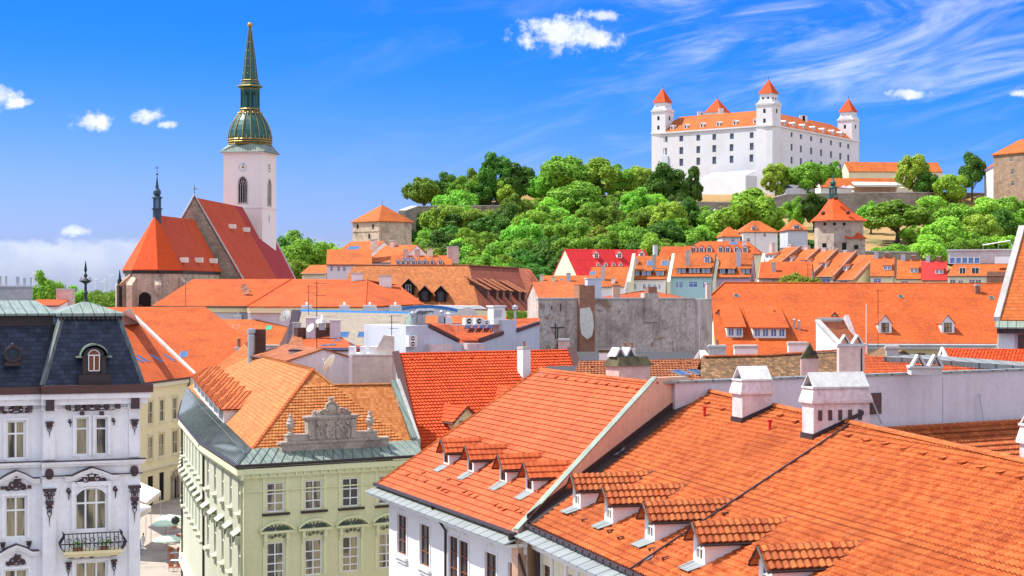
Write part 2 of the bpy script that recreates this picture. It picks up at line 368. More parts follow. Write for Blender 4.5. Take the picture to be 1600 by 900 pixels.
# roof tiles
T = dict(
 pan=tiles('pantile_orange', (0.346,0.063,0.012), (0.520,0.140,0.034), .25, .34, 0, .35, .6, mott=.5, geo=True, lw=.10),
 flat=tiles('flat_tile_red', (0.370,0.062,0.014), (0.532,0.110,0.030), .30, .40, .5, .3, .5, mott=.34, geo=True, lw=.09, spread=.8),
 bright=tiles('bright_red_tile', (0.480,0.042,0.005), (0.583,0.080,0.012), .30, .36, .0, .35, .45, mott=.18, geo=True, lw=.10),
 sand=tiles('sandy_tile', (0.362,0.099,0.021), (0.526,0.210,0.063), .22, .26, .5, .35, .4, mott=.2, geo=True, lw=.16),
 old=tiles('old_pantile', (0.338,0.056,0.012), (0.518,0.153,0.037), .26, .36, 0, .4, .5, moss=.35, mosscol=(.10,.04,.02), mott=.4, geo=True, lw=.16),
 mid=tiles('orange_tile', (0.399,0.064,0.007), (0.472,0.096,0.014), .26, .34, .5, .7, .5, mott=.6),
 mid2=tiles('orange_tile_pale', (0.398,0.082,0.014), (0.457,0.124,0.024), .26, .34, .5, .7, .5, mott=.7),
 church=tiles('church_red_tile', (0.475,0.060,0.014), (0.570,0.081,0.020), .30, .42, .5, .9, .35, mott=.30),
 church2=tiles('church_bright_tile', (0.544,0.061,0.007), (0.595,0.079,0.010), .30, .42, .5, .6, .25, mott=.12),
 wine=tiles('wine_tile', (0.342,0.032,0.028), (0.396,0.044,0.036), .3, .4, .5, .5, .25, mott=.15),
 crim=tiles('crimson_sheet', (0.468,0.014,0.017), (0.527,0.021,0.025), .6, 3., 0, .3, .2, mott=.15),
 brown=tiles('speckled_brown_tile', (0.178,0.042,0.010), (0.545,0.191,0.047), .42, .50, .5, 0.5, .3, mott=.3, moss=.3, mosscol=(.22,.07,.03), spread=.45),
 dbrown=tiles('dark_brown_tile', (0.182,0.042,0.021), (0.280,0.077,0.035), .26, .34, .5, .9, .3, mott=.3),
 rust=tiles('rusty_tile', (0.257,0.072,0.025), (0.396,0.141,0.055), .30, .42, 0, .9, .7, mott=.35, wave=.5, lw=.2),
 beige=tiles('beige_tile', (0.252,0.210,0.161), (0.322,0.273,0.217), .25, .30, .5, .6, .35, mott=.25),
 mossy=tiles('lichened_tile', (0.160,0.084,0.035), (0.440,0.238,0.112), .22, .20, .5, 1., .9, mott=.6, moss=.6, mosscol=(.05,.035,.015), lw=.35),
 far=tiles('far_orange_tile', (0.400,0.078,0.011), (0.473,0.128,0.023), .3, .35, .5, .5, .3, mott=.6),
)
# ---------------------------------------------------------------- builders
def wall(mb, x0, x1, z0, z1, ops=(), dep=.18, y=0):
    """front wall at local y with rectangular openings and their reveals; mb.M is the frame"""
    ops = [o for o in ops if o[1] > x0+.01 and o[0] < x1-.01 and o[3] > z0+.01 and o[2] < z1-.01]
    ops = [(max(o[0], x0+.01), min(o[1], x1-.01), max(o[2], z0+.01), min(o[3], z1-.01)) for o in ops]
    xs = sorted({x0, x1} | {o[0] for o in ops} | {o[1] for o in ops}); zs = sorted({z0, z1} | {o[2] for o in ops} | {o[3] for o in ops})
    for j in range(len(zs)-1):
        zc = (zs[j]+zs[j+1])/2; run = None
        for i in range(len(xs)-1):
            xc = (xs[i]+xs[i+1])/2; inside = any(o[0] < xc < o[1] and o[2] < zc < o[3] for o in ops)
            if not inside:
                if run is None: run = xs[i]
            if (inside or i == len(xs)-2) and run is not None:
                e = xs[i] if inside else xs[i+1]
                mb.poly([(run, y, zs[j]), (e, y, zs[j]), (e, y, zs[j+1]), (run, y, zs[j+1])]); run = None
    for a, b, c, d in ops:
        mb.poly([(a, y, c), (a, y+dep, c), (a, y+dep, d), (a, y, d)]); mb.poly([(b, y, c), (b, y, d), (b, y+dep, d), (b, y+dep, c)])
        mb.poly([(a, y, d), (a, y+dep, d), (b, y+dep, d), (b, y, d)]); mb.poly([(a, y, c), (b, y, c), (b, y+dep, c), (a, y+dep, c)])
def window(par, Mx, a, b, c, d, y=.12, fr='wframe', gl='glass', cols=2, rows=(.35,), ft=.07, sill=None, sillm=None, label=None, name='window'):
    """glass pane with a frame and glazing bars as a sub-part; rows = heights of the bars as fractions from the top"""
    g = MB(Mx); g.poly([(a, y, c), (b, y, c), (b, y, d), (a, y, d)]); w = g.build(name, M[gl], par)
    f = MB(Mx); t = min(ft, (b-a)*.14); y0, y1 = y-.05, y-.004
    f.bx(a, a+t, y0, y1, c, d); f.bx(b-t, b, y0, y1, c, d); f.bx(a+t, b-t, y0, y1, c, c+t); f.bx(a+t, b-t, y0, y1, d-t, d)
    for k in range(1, cols):
        x = a+(b-a)*k/cols; f.bx(x-t*.45, x+t*.45, y0+.004, y1-.004, c+t, d-t)
    for r in rows:
        z = d-(d-c)*r; f.bx(a+t, b-t, y0-.006, y1-.008, z-t*.45, z+t*.45)
    f.build('window_frame', M[fr], w)
    if sill:
        s = MB(Mx); s.bx(a-.12, b+.12, y-.12-sill, y-.125, c-.12, c-.002); s.build('sill', sillm or M[fr], w)
    if label: w['label'] = label
    return w
def stack_windows(fr, par, boxes, y=0, **k):
    for b in boxes:
        x0, x1, z0, z1 = b; window(par, fr.M, x0, x1, z0, z1, y=y+.14, **k)

def tile_mesh(slopes, name, mat, parent, tw, th, amp=.03, lift=.035, off=0., sub=4, thick=.12, ridge=None, guards=()):
    """modelled roof tiles: each slope is a planar convex world polygon (eave edge first: p0->p1)"""
    V = []; FF = []; UV = []
    for poly in slopes:
        poly = [Vector(p) for p in poly]
        n = Vector((0, 0, 0))
        for i in range(len(poly)): n += (poly[i]-poly[0]).cross(poly[(i+1) % len(poly)]-poly[0])
        n.normalize()
        if n.z < 0: n = -n
        h = (poly[1]-poly[0]); h = (h-n*h.dot(n)).normalized(); w = n.cross(h)
        if w.z < 0: w = -w
        o = poly[0]; pp = [((p-o).dot(h), (p-o).dot(w)) for p in poly]
        s0, s1 = min(p[0] for p in pp), max(p[0] for p in pp); t0, t1 = min(p[1] for p in pp), max(p[1] for p in pp)
        r0, r1 = math.floor(t0/th-.01), math.ceil(t1/th); c0, c1 = math.floor(s0/tw), math.ceil(s1/tw)
        ns = (c1-c0)*sub+1; s = c0*tw+np.arange(ns)*tw/sub; rng = np.random.RandomState(5)
        bm = bmesh.new(); vs = []
        ph = 2*np.pi*(s/tw)
        if off == 0: wv = amp*(np.abs(np.cos(ph/2))*2-1) if sub > 2 else amp*np.cos(ph)
        for r in range(r0, r1):
            jit = np.repeat((rng.rand(c1-c0+1)-.5)*.007, sub)[:ns]
            wv = amp*np.cos(ph + off*2*np.pi*r) if sub > 1 else np.zeros(ns)
            for (t, hh) in ((r*th, lift), ((r+1)*th, 0.)):
                z = wv+jit+hh+.02; tt = t+jit*.5
                base_ = np.array(o)[None, :]+s[:, None]*np.array(h)[None, :]+(np.ones(ns)*tt)[:, None]*np.array(w)[None, :]+z[:, None]*np.array(n)[None, :]
                vs.append(base_)
        A = np.concatenate(vs); R = len(vs)
        bv = [bm.verts.new(p) for p in A]
        for q in range(R-1):
            a = q*ns; b = (q+1)*ns
            for i in range(ns-1):
                bm.faces.new((bv[a+i], bv[a+i+1], bv[b+i+1], bv[b+i]))
        cen = sum(poly, Vector())/len(poly)
        for i in range(len(poly)):
            a, b = poly[i], poly[(i+1) % len(poly)]; pn = (b-a).cross(n).normalized()
            if (cen-a).dot(pn) > 0: pn = -pn
            bmesh.ops.bisect_plane(bm, geom=bm.verts[:]+bm.edges[:]+bm.faces[:], plane_co=a, plane_no=pn, clear_outer=True)
        bm.verts.index_update(); k = len(V)
        for v in bm.verts: V.append(v.co.copy())
        for f in bm.faces:
            FF.append(tuple(k+v.index for v in f.verts))
            for v in f.verts: d = v.co-o; UV += [d.dot(h)+off*0, d.dot(w)+.004]
        bm.free()
        # underside
        k = len(V); m = len(poly); V += [p-n*.02 for p in poly]+[p-n*thick for p in poly]
        for f in [tuple(k+i for i in range(m)), tuple(k+m+i for i in range(m))]+[(k+i, k+(i+1) % m, k+m+(i+1) % m, k+m+i) for i in range(m)]:
            FF.append(f)
            for i in f: d = V[i]-o; UV += [d.dot(h), d.dot(w)]
    og = org(parent); me = bpy.data.meshes.new(name); me.from_pydata([tuple(v-og) for v in V], [], FF); me.materials.append(mat)
    me.uv_layers.new(name='UVMap').data.foreach_set('uv', UV); me.update()
    ob = bpy.data.objects.new(name, me); COL.objects.link(ob)
    if parent: ob.parent = parent; ORG[ob.name] = og
    return ob
def ridge_mesh(a, b, mat, parent, r=.14, step=.38, name='ridge_tiles'):
    a, b = Vector(a), Vector(b); L = (b-a).length; d = (b-a).normalized(); n = max(2, int(L/step)); m = MB()
    side = d.cross(Vector((0, 0, 1))).normalized(); up = side.cross(d)
    for i in range(n):
        p = a+d*(L*i/n); q = a+d*(L*(i+1.12)/n); V = []
        for (c, rr) in ((p, r*1.12), (q, r*.92)):
            for k in range(7):
                g = math.pi*k/6; V.append(c+side*math.cos(g)*rr+up*(math.sin(g)*rr*.8-.03))
        m.add(V, [(k, k+1, 8+k, 7+k) for k in range(6)]+[tuple(range(7)), tuple(range(7, 14))])
    return m.build(name, mat, parent)
def guards_mesh(pl, rows, mat, parent, w=.16, name='snow_guard'):
    """small hooked tiles on a roof plane: rows = [(u0,v0,u1,v1,count)] in the photo, resolved on the plane"""
    m = MB(); n = pl.n if pl.n.z > 0 else -pl.n
    h = Vector((-n.y, n.x, 0)).normalized(); up = n.cross(h); up = up if up.z > 0 else -up
    for u0, v0, u1, v1, c in rows:
        for i in range(c):
            t = i/max(1, c-1); p = pl.at(u0+(u1-u0)*t, v0+(v1-v0)*t); m.mark()
            m.ext([p-h*w/2+n*.02, p+h*w/2+n*.02, p+h*w/2+n*.14, p-h*w/2+n*.14], up*.05)
            m.ext([p-h*w/2+n*.10, p+h*w/2+n*.10, p+up*.28+h*w/2+n*.04, p+up*.28-h*w/2+n*.04], n*.03)
    return m.each(name, mat, parent)

def dormer(par, fr, x, y, z, tanp, w=1.15, hw=1.05, hp=1.7, over=.25, wallm='white', cheekm=None, roofm='pan', fr_m='wframe', gl='glass', tile=None, hip=0., trim='gutter', wfrac=.62, cols=2, rows=(.5,), sillflash=True, rear=.25):
    """gabled dormer standing on a roof plane: (x,y,z) = foot of its front, fr.i points up-slope"""
    Mx = fr.M @ Matrix.Translation((x, y, z)); m = MB(Mx); a = w/2
    ww = w*wfrac/2; wz0, wz1 = hw*.14, hw*.98
    wall(m, -a, a, -.35, hw, [(-ww, ww, wz0, wz1)], .1)
    if hip <= 0: m.poly([(-a, 0, hw), (a, 0, hw), (0, 0, hp-.05)])
    ly = hw/tanp+.05
    for s in (-a, a):
        m.ext([(s, .001, -.35), (s, .001, hw), (s, ly, hw), (s, ly, hw-.3), (s, 0.1, -.35)], (.06 if s < 0 else -.06, 0, 0))
    d = m.build('dormer', M[wallm], par)
    lr = hp/tanp+rear*.4; e = a+over*.8; ze = hw-(hp-hw)/a*(e-a)*.8; f = -over
    if hip > 0:
        y1 = ze/tanp+.1
        S_ = [[(-e, f, ze), (-e, y1, ze), (0, lr, hp), (0, f+hip, hp)], [(e, f, ze), (0, f+hip, hp), (0, lr, hp), (e, y1, ze)], [(-e, f, ze), (0, f+hip, hp), (e, f, ze)]]
    else:
        y1 = ze/tanp+.1
        S_ = [[(-e, f, ze), (-e, y1, ze), (0, lr, hp), (0, f, hp)], [(e, y1, ze), (e, f, ze), (0, f, hp), (0, lr, hp)]]
    if tile:
        r = tile_mesh([[Mx @ Vector(p) for p in q] for q in S_], 'dormer_roof', (T.get(roofm) or M[roofm]), d, *tile, sub=4, thick=.07)
    else:
        q = MB(Mx)
        for pg in S_: q.ext(pg, (0, 0, -.08))
        r = q.build('dormer_roof', (T.get(roofm) or M[roofm]), d)
    if trim:
        t = MB(Mx)
        if hip <= 0:
            for s in (-1, 1): t.tube([(s*e, f-.02, ze-.06), (0, f-.02, hp-.04)], .045, 4); t.tube([(s*(e+.03), f, ze-.07), (s*(e+.03), y1, ze-.07)], .05, 4); t.tube([(s*(e+.02), y1+.02, ze), (0, lr+.04, hp+.02)], .06, 4)
        else: t.tube([(-e-.02, f-.02, ze-.07), (e+.02, f-.02, ze-.07)], .04, 4)
        t.build('dormer_trim', M[trim], d)
    if sillflash:
        t = MB(Mx); t.ext([(-a-.08, -.02, .02), (a+.08, -.02, .02), (a-.05, -.65, -.65*tanp+.09), (-a+.05, -.65, -.65*tanp+.09)], (0, 0, .03)); t.build('apron_flashing', M['zinc'], d)
    g = MB(Mx); g.poly([(-ww, .09, wz0), (ww, .09, wz0), (ww, .09, wz1), (-ww, .09, wz1)]); wi = g.build('window', M[gl], d)
    # glazing bars belong to the pane's own mesh level: keep them as a second child of the dormer
    f_ = MB(Mx); t = .05
    for (x0, x1, z0, z1) in [(-ww, -ww+t, wz0, wz1), (ww-t, ww, wz0, wz1), (-ww+t, ww-t, wz0, wz0+t), (-ww+t, ww-t, wz1-t, wz1)]+[(-ww+2*ww*k/cols-t*.5, -ww+2*ww*k/cols+t*.5, wz0+t, wz1-t) for k in range(1, cols)]: f_.bx(x0, x1, .03, .085, z0, z1)
    for rr in rows: zz = wz1-(wz1-wz0)*rr; f_.bx(-ww+t, ww-t, .026, .08, zz-t*.4, zz+t*.4)
    f_.build('window_frame', M[fr_m], d)
    return d
def shed_dormer(par, fr, x0, x1, y, z, tanp, hw=1.2, tand=.15, wallm='white', roofm='mid', n=2, gl='glass', fr_m='wframe', over=.2):
    m = MB(fr.M @ Matrix.Translation((0, y, z))); k = (x1-x0)/n; g = min(.18, k*.12)
    ops = [(x0+k*i+g, x0+k*(i+1)-g, hw*.2, hw*.92) for i in range(n)]
    wall(m, x0, x1, -.3, hw, ops, .08); L = hw/max(.05, (tanp-tand))
    for s in (x0, x1): m.ext([(s, .001, -.3), (s, .001, hw), (s, L, hw+L*tand), (s, L*.2, -.3+.0)], (.05 if s == x0 else -.05, 0, 0))
    d = m.build('dormer', M[wallm], par)
    q = MB(m.M); q.ext([(x0-over, -over, hw-over*tand), (x1+over, -over, hw-over*tand), (x1+over, L+.1, hw+L*tand+.05), (x0-over, L+.1, hw+L*tand+.05)], (0, 0, .12)); q.build('dormer_roof', (T.get(roofm) or M[roofm]), d)
    for (a, b, c, e) in ops:
        gm = MB(m.M); gm.poly([(a, .07, c), (b, .07, c), (b, .07, e), (a, .07, e)]); gm.build('window', M[gl], d)
    f = MB(m.M)
    for (a, b, c, e) in ops:
        t = min(.07, (b-a)*.12)
        for q_ in ((a, a+t, c, e), (b-t, b, c, e), (a+t, b-t, c, c+t), (a+t, b-t, e-t, e), ((a+b)/2-t/2, (a+b)/2+t/2, c+t, e-t)): f.bx(q_[0], q_[1], .01, .066, q_[2], q_[3])
    f.build('window_frame', M[fr_m], d); return d
def chimney(par, fr, x0, x1, y0, y1, zb, zt, mat='white', cap='concrete', kind='flat', pots=0, flare=.1, name='chimney', capmat=None, label=None):
    """masonry stack in frame coordinates, with a cap of the given kind as sub-part"""
    m = MB(fr.M); m.bx(x0, x1, y0, y1, zb, zt)
    if kind == 'hood':
        H_ = (zt-zb)
        m.bx(x0-flare, x1+flare, y0-flare, y1+flare, zt, zt+.10)
        m.add([(x0-flare, y0-flare, zt+.10), (x1+flare, y0-flare, zt+.10), (x1+flare, y1+flare, zt+.10), (x0-flare, y1+flare, zt+.10), (x0+.02, y0+.02, zt+.62), (x1-.02, y0+.02, zt+.62), (x1-.02, y1-.02, zt+.62), (x0+.02, y1-.02, zt+.62)], [(0,1,5,4), (1,2,6,5), (2,3,7,6), (3,0,4,7), (4,5,6,7)])
    c = m.build(name, M[mat], par)
    if label: c['label'] = label
    k = MB(fr.M); cm = M[capmat or cap]
    if kind == 'flat': k.bx(x0-flare, x1+flare, y0-flare, y1+flare, zt+.002, zt+.12); k.bx(x0-flare*.3, x1+flare*.3, y0-flare*.3, y1+flare*.3, zt+.122, zt+.2)
    elif kind == 'hood':
        z0 = zt+.63; k.bx(x0-.04, x1+.04, y0-.04, y1+.04, z0, z0+.09); xm = (x0+x1)/2; hh = .62; t = .07; z1 = z0+.092
        for s in (-1, 1): k.ext([(xm+s*(x1-x0)/2, y0, z1), (xm+s*((x1-x0)/2-t*1.4), y0, z1), (xm-.02*s, y0, z1+hh-t), (xm, y0, z1+hh)], (0, y1-y0, 0))
    elif kind == 'tents':
        k.bx(x0-.07, x1+.07, y0-.07, y1+.07, zt+.002, zt+.16); n = 2; L = (x1-x0)/n
        for i in range(n):
            a = x0+L*i+.04; b = a+L-.08; mz = zt+.162; hh = .5
            k.ext([(a, y0, mz), (a+.12, y0, mz), ((a+b)/2, y0, mz+hh-.1), (b-.12, y0, mz), (b, y0, mz), ((a+b)/2, y0, mz+hh)], (0, y1-y0, 0))
    (k.each if kind == 'tents' and 0 else k.build)('chimney_cap', cm, c)
    if pots:
        k = MB(fr.M)
        for i in range(pots): k.lathe([(.13, 0), (.11, .35), (.14, .37), (.14, .42)], (x0+(x1-x0)*(i+.5)/pots, (y0+y1)/2, zt+.2), 8)
        k.each('chimney_pot', M['pot'], c)
    return c
def skylight(par, pl, u, v, w=.75, h=1.1, mat='skylt', fmat='steel'):
    n = pl.n if pl.n.z > 0 else -pl.n; hx = Vector((-n.y, n.x, 0)).normalized(); up = n.cross(hx); up = up if up.z > 0 else -up
    c = pl.at(u, v); m = MB(); f = MB()
    q = lambda a, b, o: c+hx*a+up*b+n*o
    m.poly([q(-w/2, -h/2, .15), q(w/2, -h/2, .15), q(w/2, h/2, .15), q(-w/2, h/2, .15)])
    t = .07
    for (a, b, c_, d) in ((-w/2-t, -w/2, -h/2-t, h/2+t), (w/2, w/2+t, -h/2-t, h/2+t), (-w/2, w/2, -h/2-t, -h/2), (-w/2, w/2, h/2, h/2+t)):
        f.ext([q(a, c_, 0), q(b, c_, 0), q(b, d, 0), q(a, d, 0)], n*.19)
    s = m.build('skylight', M[mat], par); f.build('skylight_frame', M[fmat], s); return s
def antenna(u, v, D, h, label, dishes=0, fr=None, big=False):
    p = P(u, v, D); t = thing('antenna', label, 'antenna', p, 'aerials on the roofs'); m = MB()
    m.tube([p, p+Vector((0, 0, h))], .035, 5); m.build('mast', M['iron'], t); m = MB()
    for k, z in enumerate((h*.97, h*.8, h*.62)):
        if z < .8: continue
        L = .9-.15*k; d = Vector((1, .3-.4*k, 0)).normalized(); s = d.cross(Vector((0, 0, 1)))
        m.tube([p+Vector((0, 0, z))-d*L*.3, p+Vector((0, 0, z))+d*L], .02, 4)
        for i in range(6): c = p+Vector((0, 0, z))+d*(L*(i/5)*1.2-L*.25); m.tube([c-s*.22, c+s*.22], .013, 3)
    m.build('aerial_rods', M['iron'], t)
    for i in range(dishes): dish(t, p+Vector((.35-.8*i, -.2, h*(.45-.12*i))), .42)
    return t
def dish(par, c, r, mat='acw', az=-.8):
    m = MB(Matrix.Translation(c) @ Matrix.Rotation(az, 4, 'Z') @ Matrix.Rotation(math.radians(62), 4, 'X'))
    m.lathe([(.03, -.02), (r*.5, .02), (r*.85, .08), (r, .13), (r*.97, .15), (r*.5, .05), (.02, .01)], (0, 0, 0), 16)
    m.tube([(0, -r*.9, .1), (0, 0, r*.9)], .015, 4); m.lathe([(.04, 0), (.05, .1), (.02, .12)], (0, 0, r*.85), 6)
    return m.build('satellite_dish', M[mat], par, smooth=False)

def house(name, label, u0, u1, D0, D1, ve, vr, depth, roof='gable', cat='house', group=None, zb=0., wallm='white', roofm='mid', over=.35, hipl=0., hipr=0.,
          free=False, wins=(), gl='glass', fr_m='wframe', sk=(), chim=(), dor=(), shed=(), dvr=None, cols=2, zr=None, trim='gutter', wallm2=None):
    """house whose front wall runs between photo columns u0,u1 at depths D0,D1; ve/vr = rows of eave and ridge"""
    wd = (u1-u0)*D0/F
    if not free and group == 'houses of the row below the castle woods': D1 = D0-.22*wd
    if not free: D1 = min(D1, D0+.08*wd)
    A = P(u0, 0, D0); B = P(u1, 0, D1); fr = Fr(A, B); L = fr.L; Dm = (D0+D1)/2
    ze = zat(ve, Dm)
    yr = depth/2 if roof in ('gable', 'hip', 'gableF', 'pyr') else depth
    if zr is None: zr = zat(vr, Dm+yr*fr.i.y)
    t = thing(name, label, cat, (A.x, A.y, zb), group)
    ops = [fr.box(b) for b in wins]
    m = MB(fr.M); wall(m, 0, L, zb, ze, ops, .15)
    m.poly([(0, 0, zb), (0, 0, ze), (0, depth, ze), (0, depth, zb)]); m.poly([(L, 0, zb), (L, depth, zb), (L, depth, ze), (L, 0, ze)]); m.poly([(0, depth, zb), (0, depth, ze), (L, depth, ze), (L, depth, zb)])
    if roof == 'gable':
        if not hipl: m.poly([(0, 0, ze), (0, yr, zr), (0, depth, ze)])
        if not hipr: m.poly([(L, 0, ze), (L, depth, ze), (L, yr, zr)])
    if roof == 'gableF': m.poly([(0, 0, ze), (L, 0, ze), (L/2, 0, zr)]); m.poly([(0, depth, ze), (L, depth, ze), (L/2, depth, zr)])
    if roof == 'shed': m.poly([(0, 0, ze), (0, depth, ze), (0, depth, zr)]); m.poly([(L, 0, ze), (L, depth, ze), (L, depth, zr)]); m.poly([(0, depth, ze), (L, depth, ze), (L, depth, zr), (0, depth, zr)])
    m.build('wall', M[wallm], t)
    for o in ops:
        if o[1]-o[0] > .1: window(t, fr.M, *o, gl=gl, fr=fr_m, cols=cols, y=.13)
    r = MB(fr.M); o = over; tp = (zr-ze)/yr; e = ze-o*tp; TH = (0, 0, .14)
    pl = Pl(fr.w(0, 0, ze), fr.w(L, 0, ze), fr.w(L/2, yr, zr)) if roof != 'flat' else None
    if roof in ('gable',) or roof == 'hip':
        a = hipl if hipl else -o*.4; b = L-hipr if hipr else L+o*.4; ea = -o if hipl else -o*.4; eb = L+o if hipr else L+o*.4
        r.ext([(ea, -o, e), (eb, -o, e), (b, yr, zr), (a, yr, zr)], TH); r.ext([(eb, depth+o, e), (ea, depth+o, e), (a, yr, zr), (b, yr, zr)], TH)
        if hipl: r.ext([(ea, depth+o, e), (ea, -o, e), (a, yr, zr)], TH)
        if hipr: r.ext([(eb, -o, e), (eb, depth+o, e), (b, yr, zr)], TH)
    elif roof == 'gableF':
        tp2 = (zr-ze)/(L/2); e2 = ze-o*tp2
        r.ext([(-o, -o*.4, e2), (L/2, -o*.4, zr), (L/2, depth+o*.4, zr), (-o, depth+o*.4, e2)], TH); r.ext([(L+o, -o*.4, e2), (L+o, depth+o*.4, e2), (L/2, depth+o*.4, zr), (L/2, -o*.4, zr)], TH)
    elif roof == 'shed': r.ext([(-o*.4, -o, e), (L+o*.4, -o, e), (L+o*.4, depth, zr), (-o*.4, depth, zr)], TH)
    elif roof == 'flat': r.bx(-.1, L+.1, -.1, depth+.1, ze, ze+.25)
    elif roof == 'pyr':
        c = (L/2, yr, zr)
        for q in (((-o, -o, e), (L+o, -o, e)), ((L+o, -o, e), (L+o, depth+o, e)), ((L+o, depth+o, e), (-o, depth+o, e)), ((-o, depth+o, e), (-o, -o, e))): r.ext([q[0], q[1], c], TH)
    r.build('roof', T.get(roofm) or M[roofm], t)
    if trim and roof != 'flat' and roof != 'gableF':
        g = MB(fr.M); g.tube([(-o*.3, -o-.06, e+.05), (L+o*.3, -o-.06, e+.05)], .08, 5); g.build('gutter', M[trim], t)
    for s in sk: skylight(t, pl, s[0], s[1], *(s[2:] if len(s) > 2 else (.9, 1.3)))
    for c in chim:      # (u, v_base, width, height, mat, pots)
        q = fr.l(pl.at(c[0], c[1])); chimney(t, fr, q.x-c[2]/2, q.x+c[2]/2, q.y, q.y+c[2]*.8, q.z-1., q.z+c[3], mat=c[4] if len(c) > 4 else 'white', kind='flat', pots=c[5] if len(c) > 5 else 0, flare=.06)
    for d in dor:
        q = fr.l(pl.at(d[0], d[1])); dormer(t, fr, q.x, q.y, q.z, tp, roofm=d[5] if len(d) > 5 else roofm, w=d[2], hw=d[3], hp=d[4], over=.15, trim=None, sillflash=False, wfrac=.7, wallm=d[6] if len(d) > 6 else 'white', gl=gl)
    for d in shed:      # (u0, u1, v, h, n)
        q0 = fr.l(pl.at(d[0], d[2])); q1 = fr.l(pl.at(d[1], d[2])); shed_dormer(t, fr, q0.x, q1.x, q0.y, q0.z, tp, hw=d[3], n=d[4], roofm=roofm, gl=gl, tand=d[5] if len(d) > 5 else .2, wallm=d[6] if len(d) > 6 else 'white')
    return t, fr, pl, dict(L=L, ze=ze, zr=zr, tp=tp, yr=yr)
# ---------------------------------------------------------------- terrain
PROF = [(0, 0), (300, 0), (400, 14), (440, 22), (480, 33), (530, 42), (590, 50.5), (632, 55), (640, 63), (690, 66), (720, 67.5), (800, 68), (950, 60), (1300, 10), (1600, 0)]
def prof(y):
    for (a, za), (b, zb) in zip(PROF, PROF[1:]):
        if a <= y <= b: return za+(zb-za)*(y-a)/(b-a)
    return 0
def sstep(x, a, b):
    t = min(1, max(0, (x-a)/(b-a))); return t*t*(3-2*t)
def terr(x, y):
    ang = x/max(y, 1)*F+800
    lat = sstep(ang, 520, 660) if y < 900 else sstep(ang, 480, 700)
    h = prof(y)*(.25+.75*lat if y < 420 else lat)
    if ang < 800: h *= 1-.10*(1-sstep(ang, 640, 860))
    # the flat far bank keeps level
    return h
def build_ground():
    m = MB(); xs = [-4000, -2000, -1000]+list(range(-400, 421, 8))+[1000, 2000, 4000]; ys = [-60, 0, 100, 200, 300]+list(range(340, 960, 8))+[1000, 1100, 1300, 1600, 2500, 5000, 12000]
    V = [(x, y, terr(x, y)-(0.0)) for y in ys for x in xs]; n = len(xs)
    m.add(V, [(j*n+i, j*n+i+1, (j+1)*n+i+1, (j+1)*n+i) for j in range(len(ys)-1) for i in range(n-1)])
    mt, t, b = base('hill_ground')
    g = t.new('ShaderNodeNewGeometry').outputs['Position']; sp = t.new('ShaderNodeSeparateXYZ', i_0=g)
    n1 = t.noise(g, .05, 6, .7); n2 = t.noise(g, .6, 6, .7)
    c = t.mix(t.ss(n1, .46, .62), (.34, .20, .07), (.13, .13, .04)); c = t.mix(t.ss(n2, .45, .75, 0, .6), c, (.22, .17, .07))
    f = t.mix(t.ss(t.noise(g, .004, 6, .6), .4, .6), (.07, .15, .03), (.16, .22, .06))
    c = t.mix(t.ss(sp.outputs[1], 850., 950.), c, f); c = t.mix(t.ss(sp.outputs[1], 400., 330.), c, (.20, .18, .16))
    t.put(b.inputs['Base Color'], c); b.inputs['Roughness'].default_value = .95
    struct(m.build('ground', mt, smooth=True))
    s = MB(); s.bx(-62, -12, 150, 300, -.3, .06); struct(s.build('street', M['paving']))
    r = MB()   # far low hill line on the left
    pts = [(-900+i*60, 5200, 24+22*math.exp(-((i-7)/5)**2)+4*math.sin(i*1.7)) for i in range(14)]
    for a, b_ in zip(pts, pts[1:]): r.ext([a, b_, (b_[0], b_[1]+500, 0), (a[0], a[1]+500, 0)], (0, 0, .1)); r.poly([(a[0], 4900, 0), (b_[0], 4900, 0), b_, a])
    struct(r.build('hills', M['plain'], smooth=True))
build_ground()

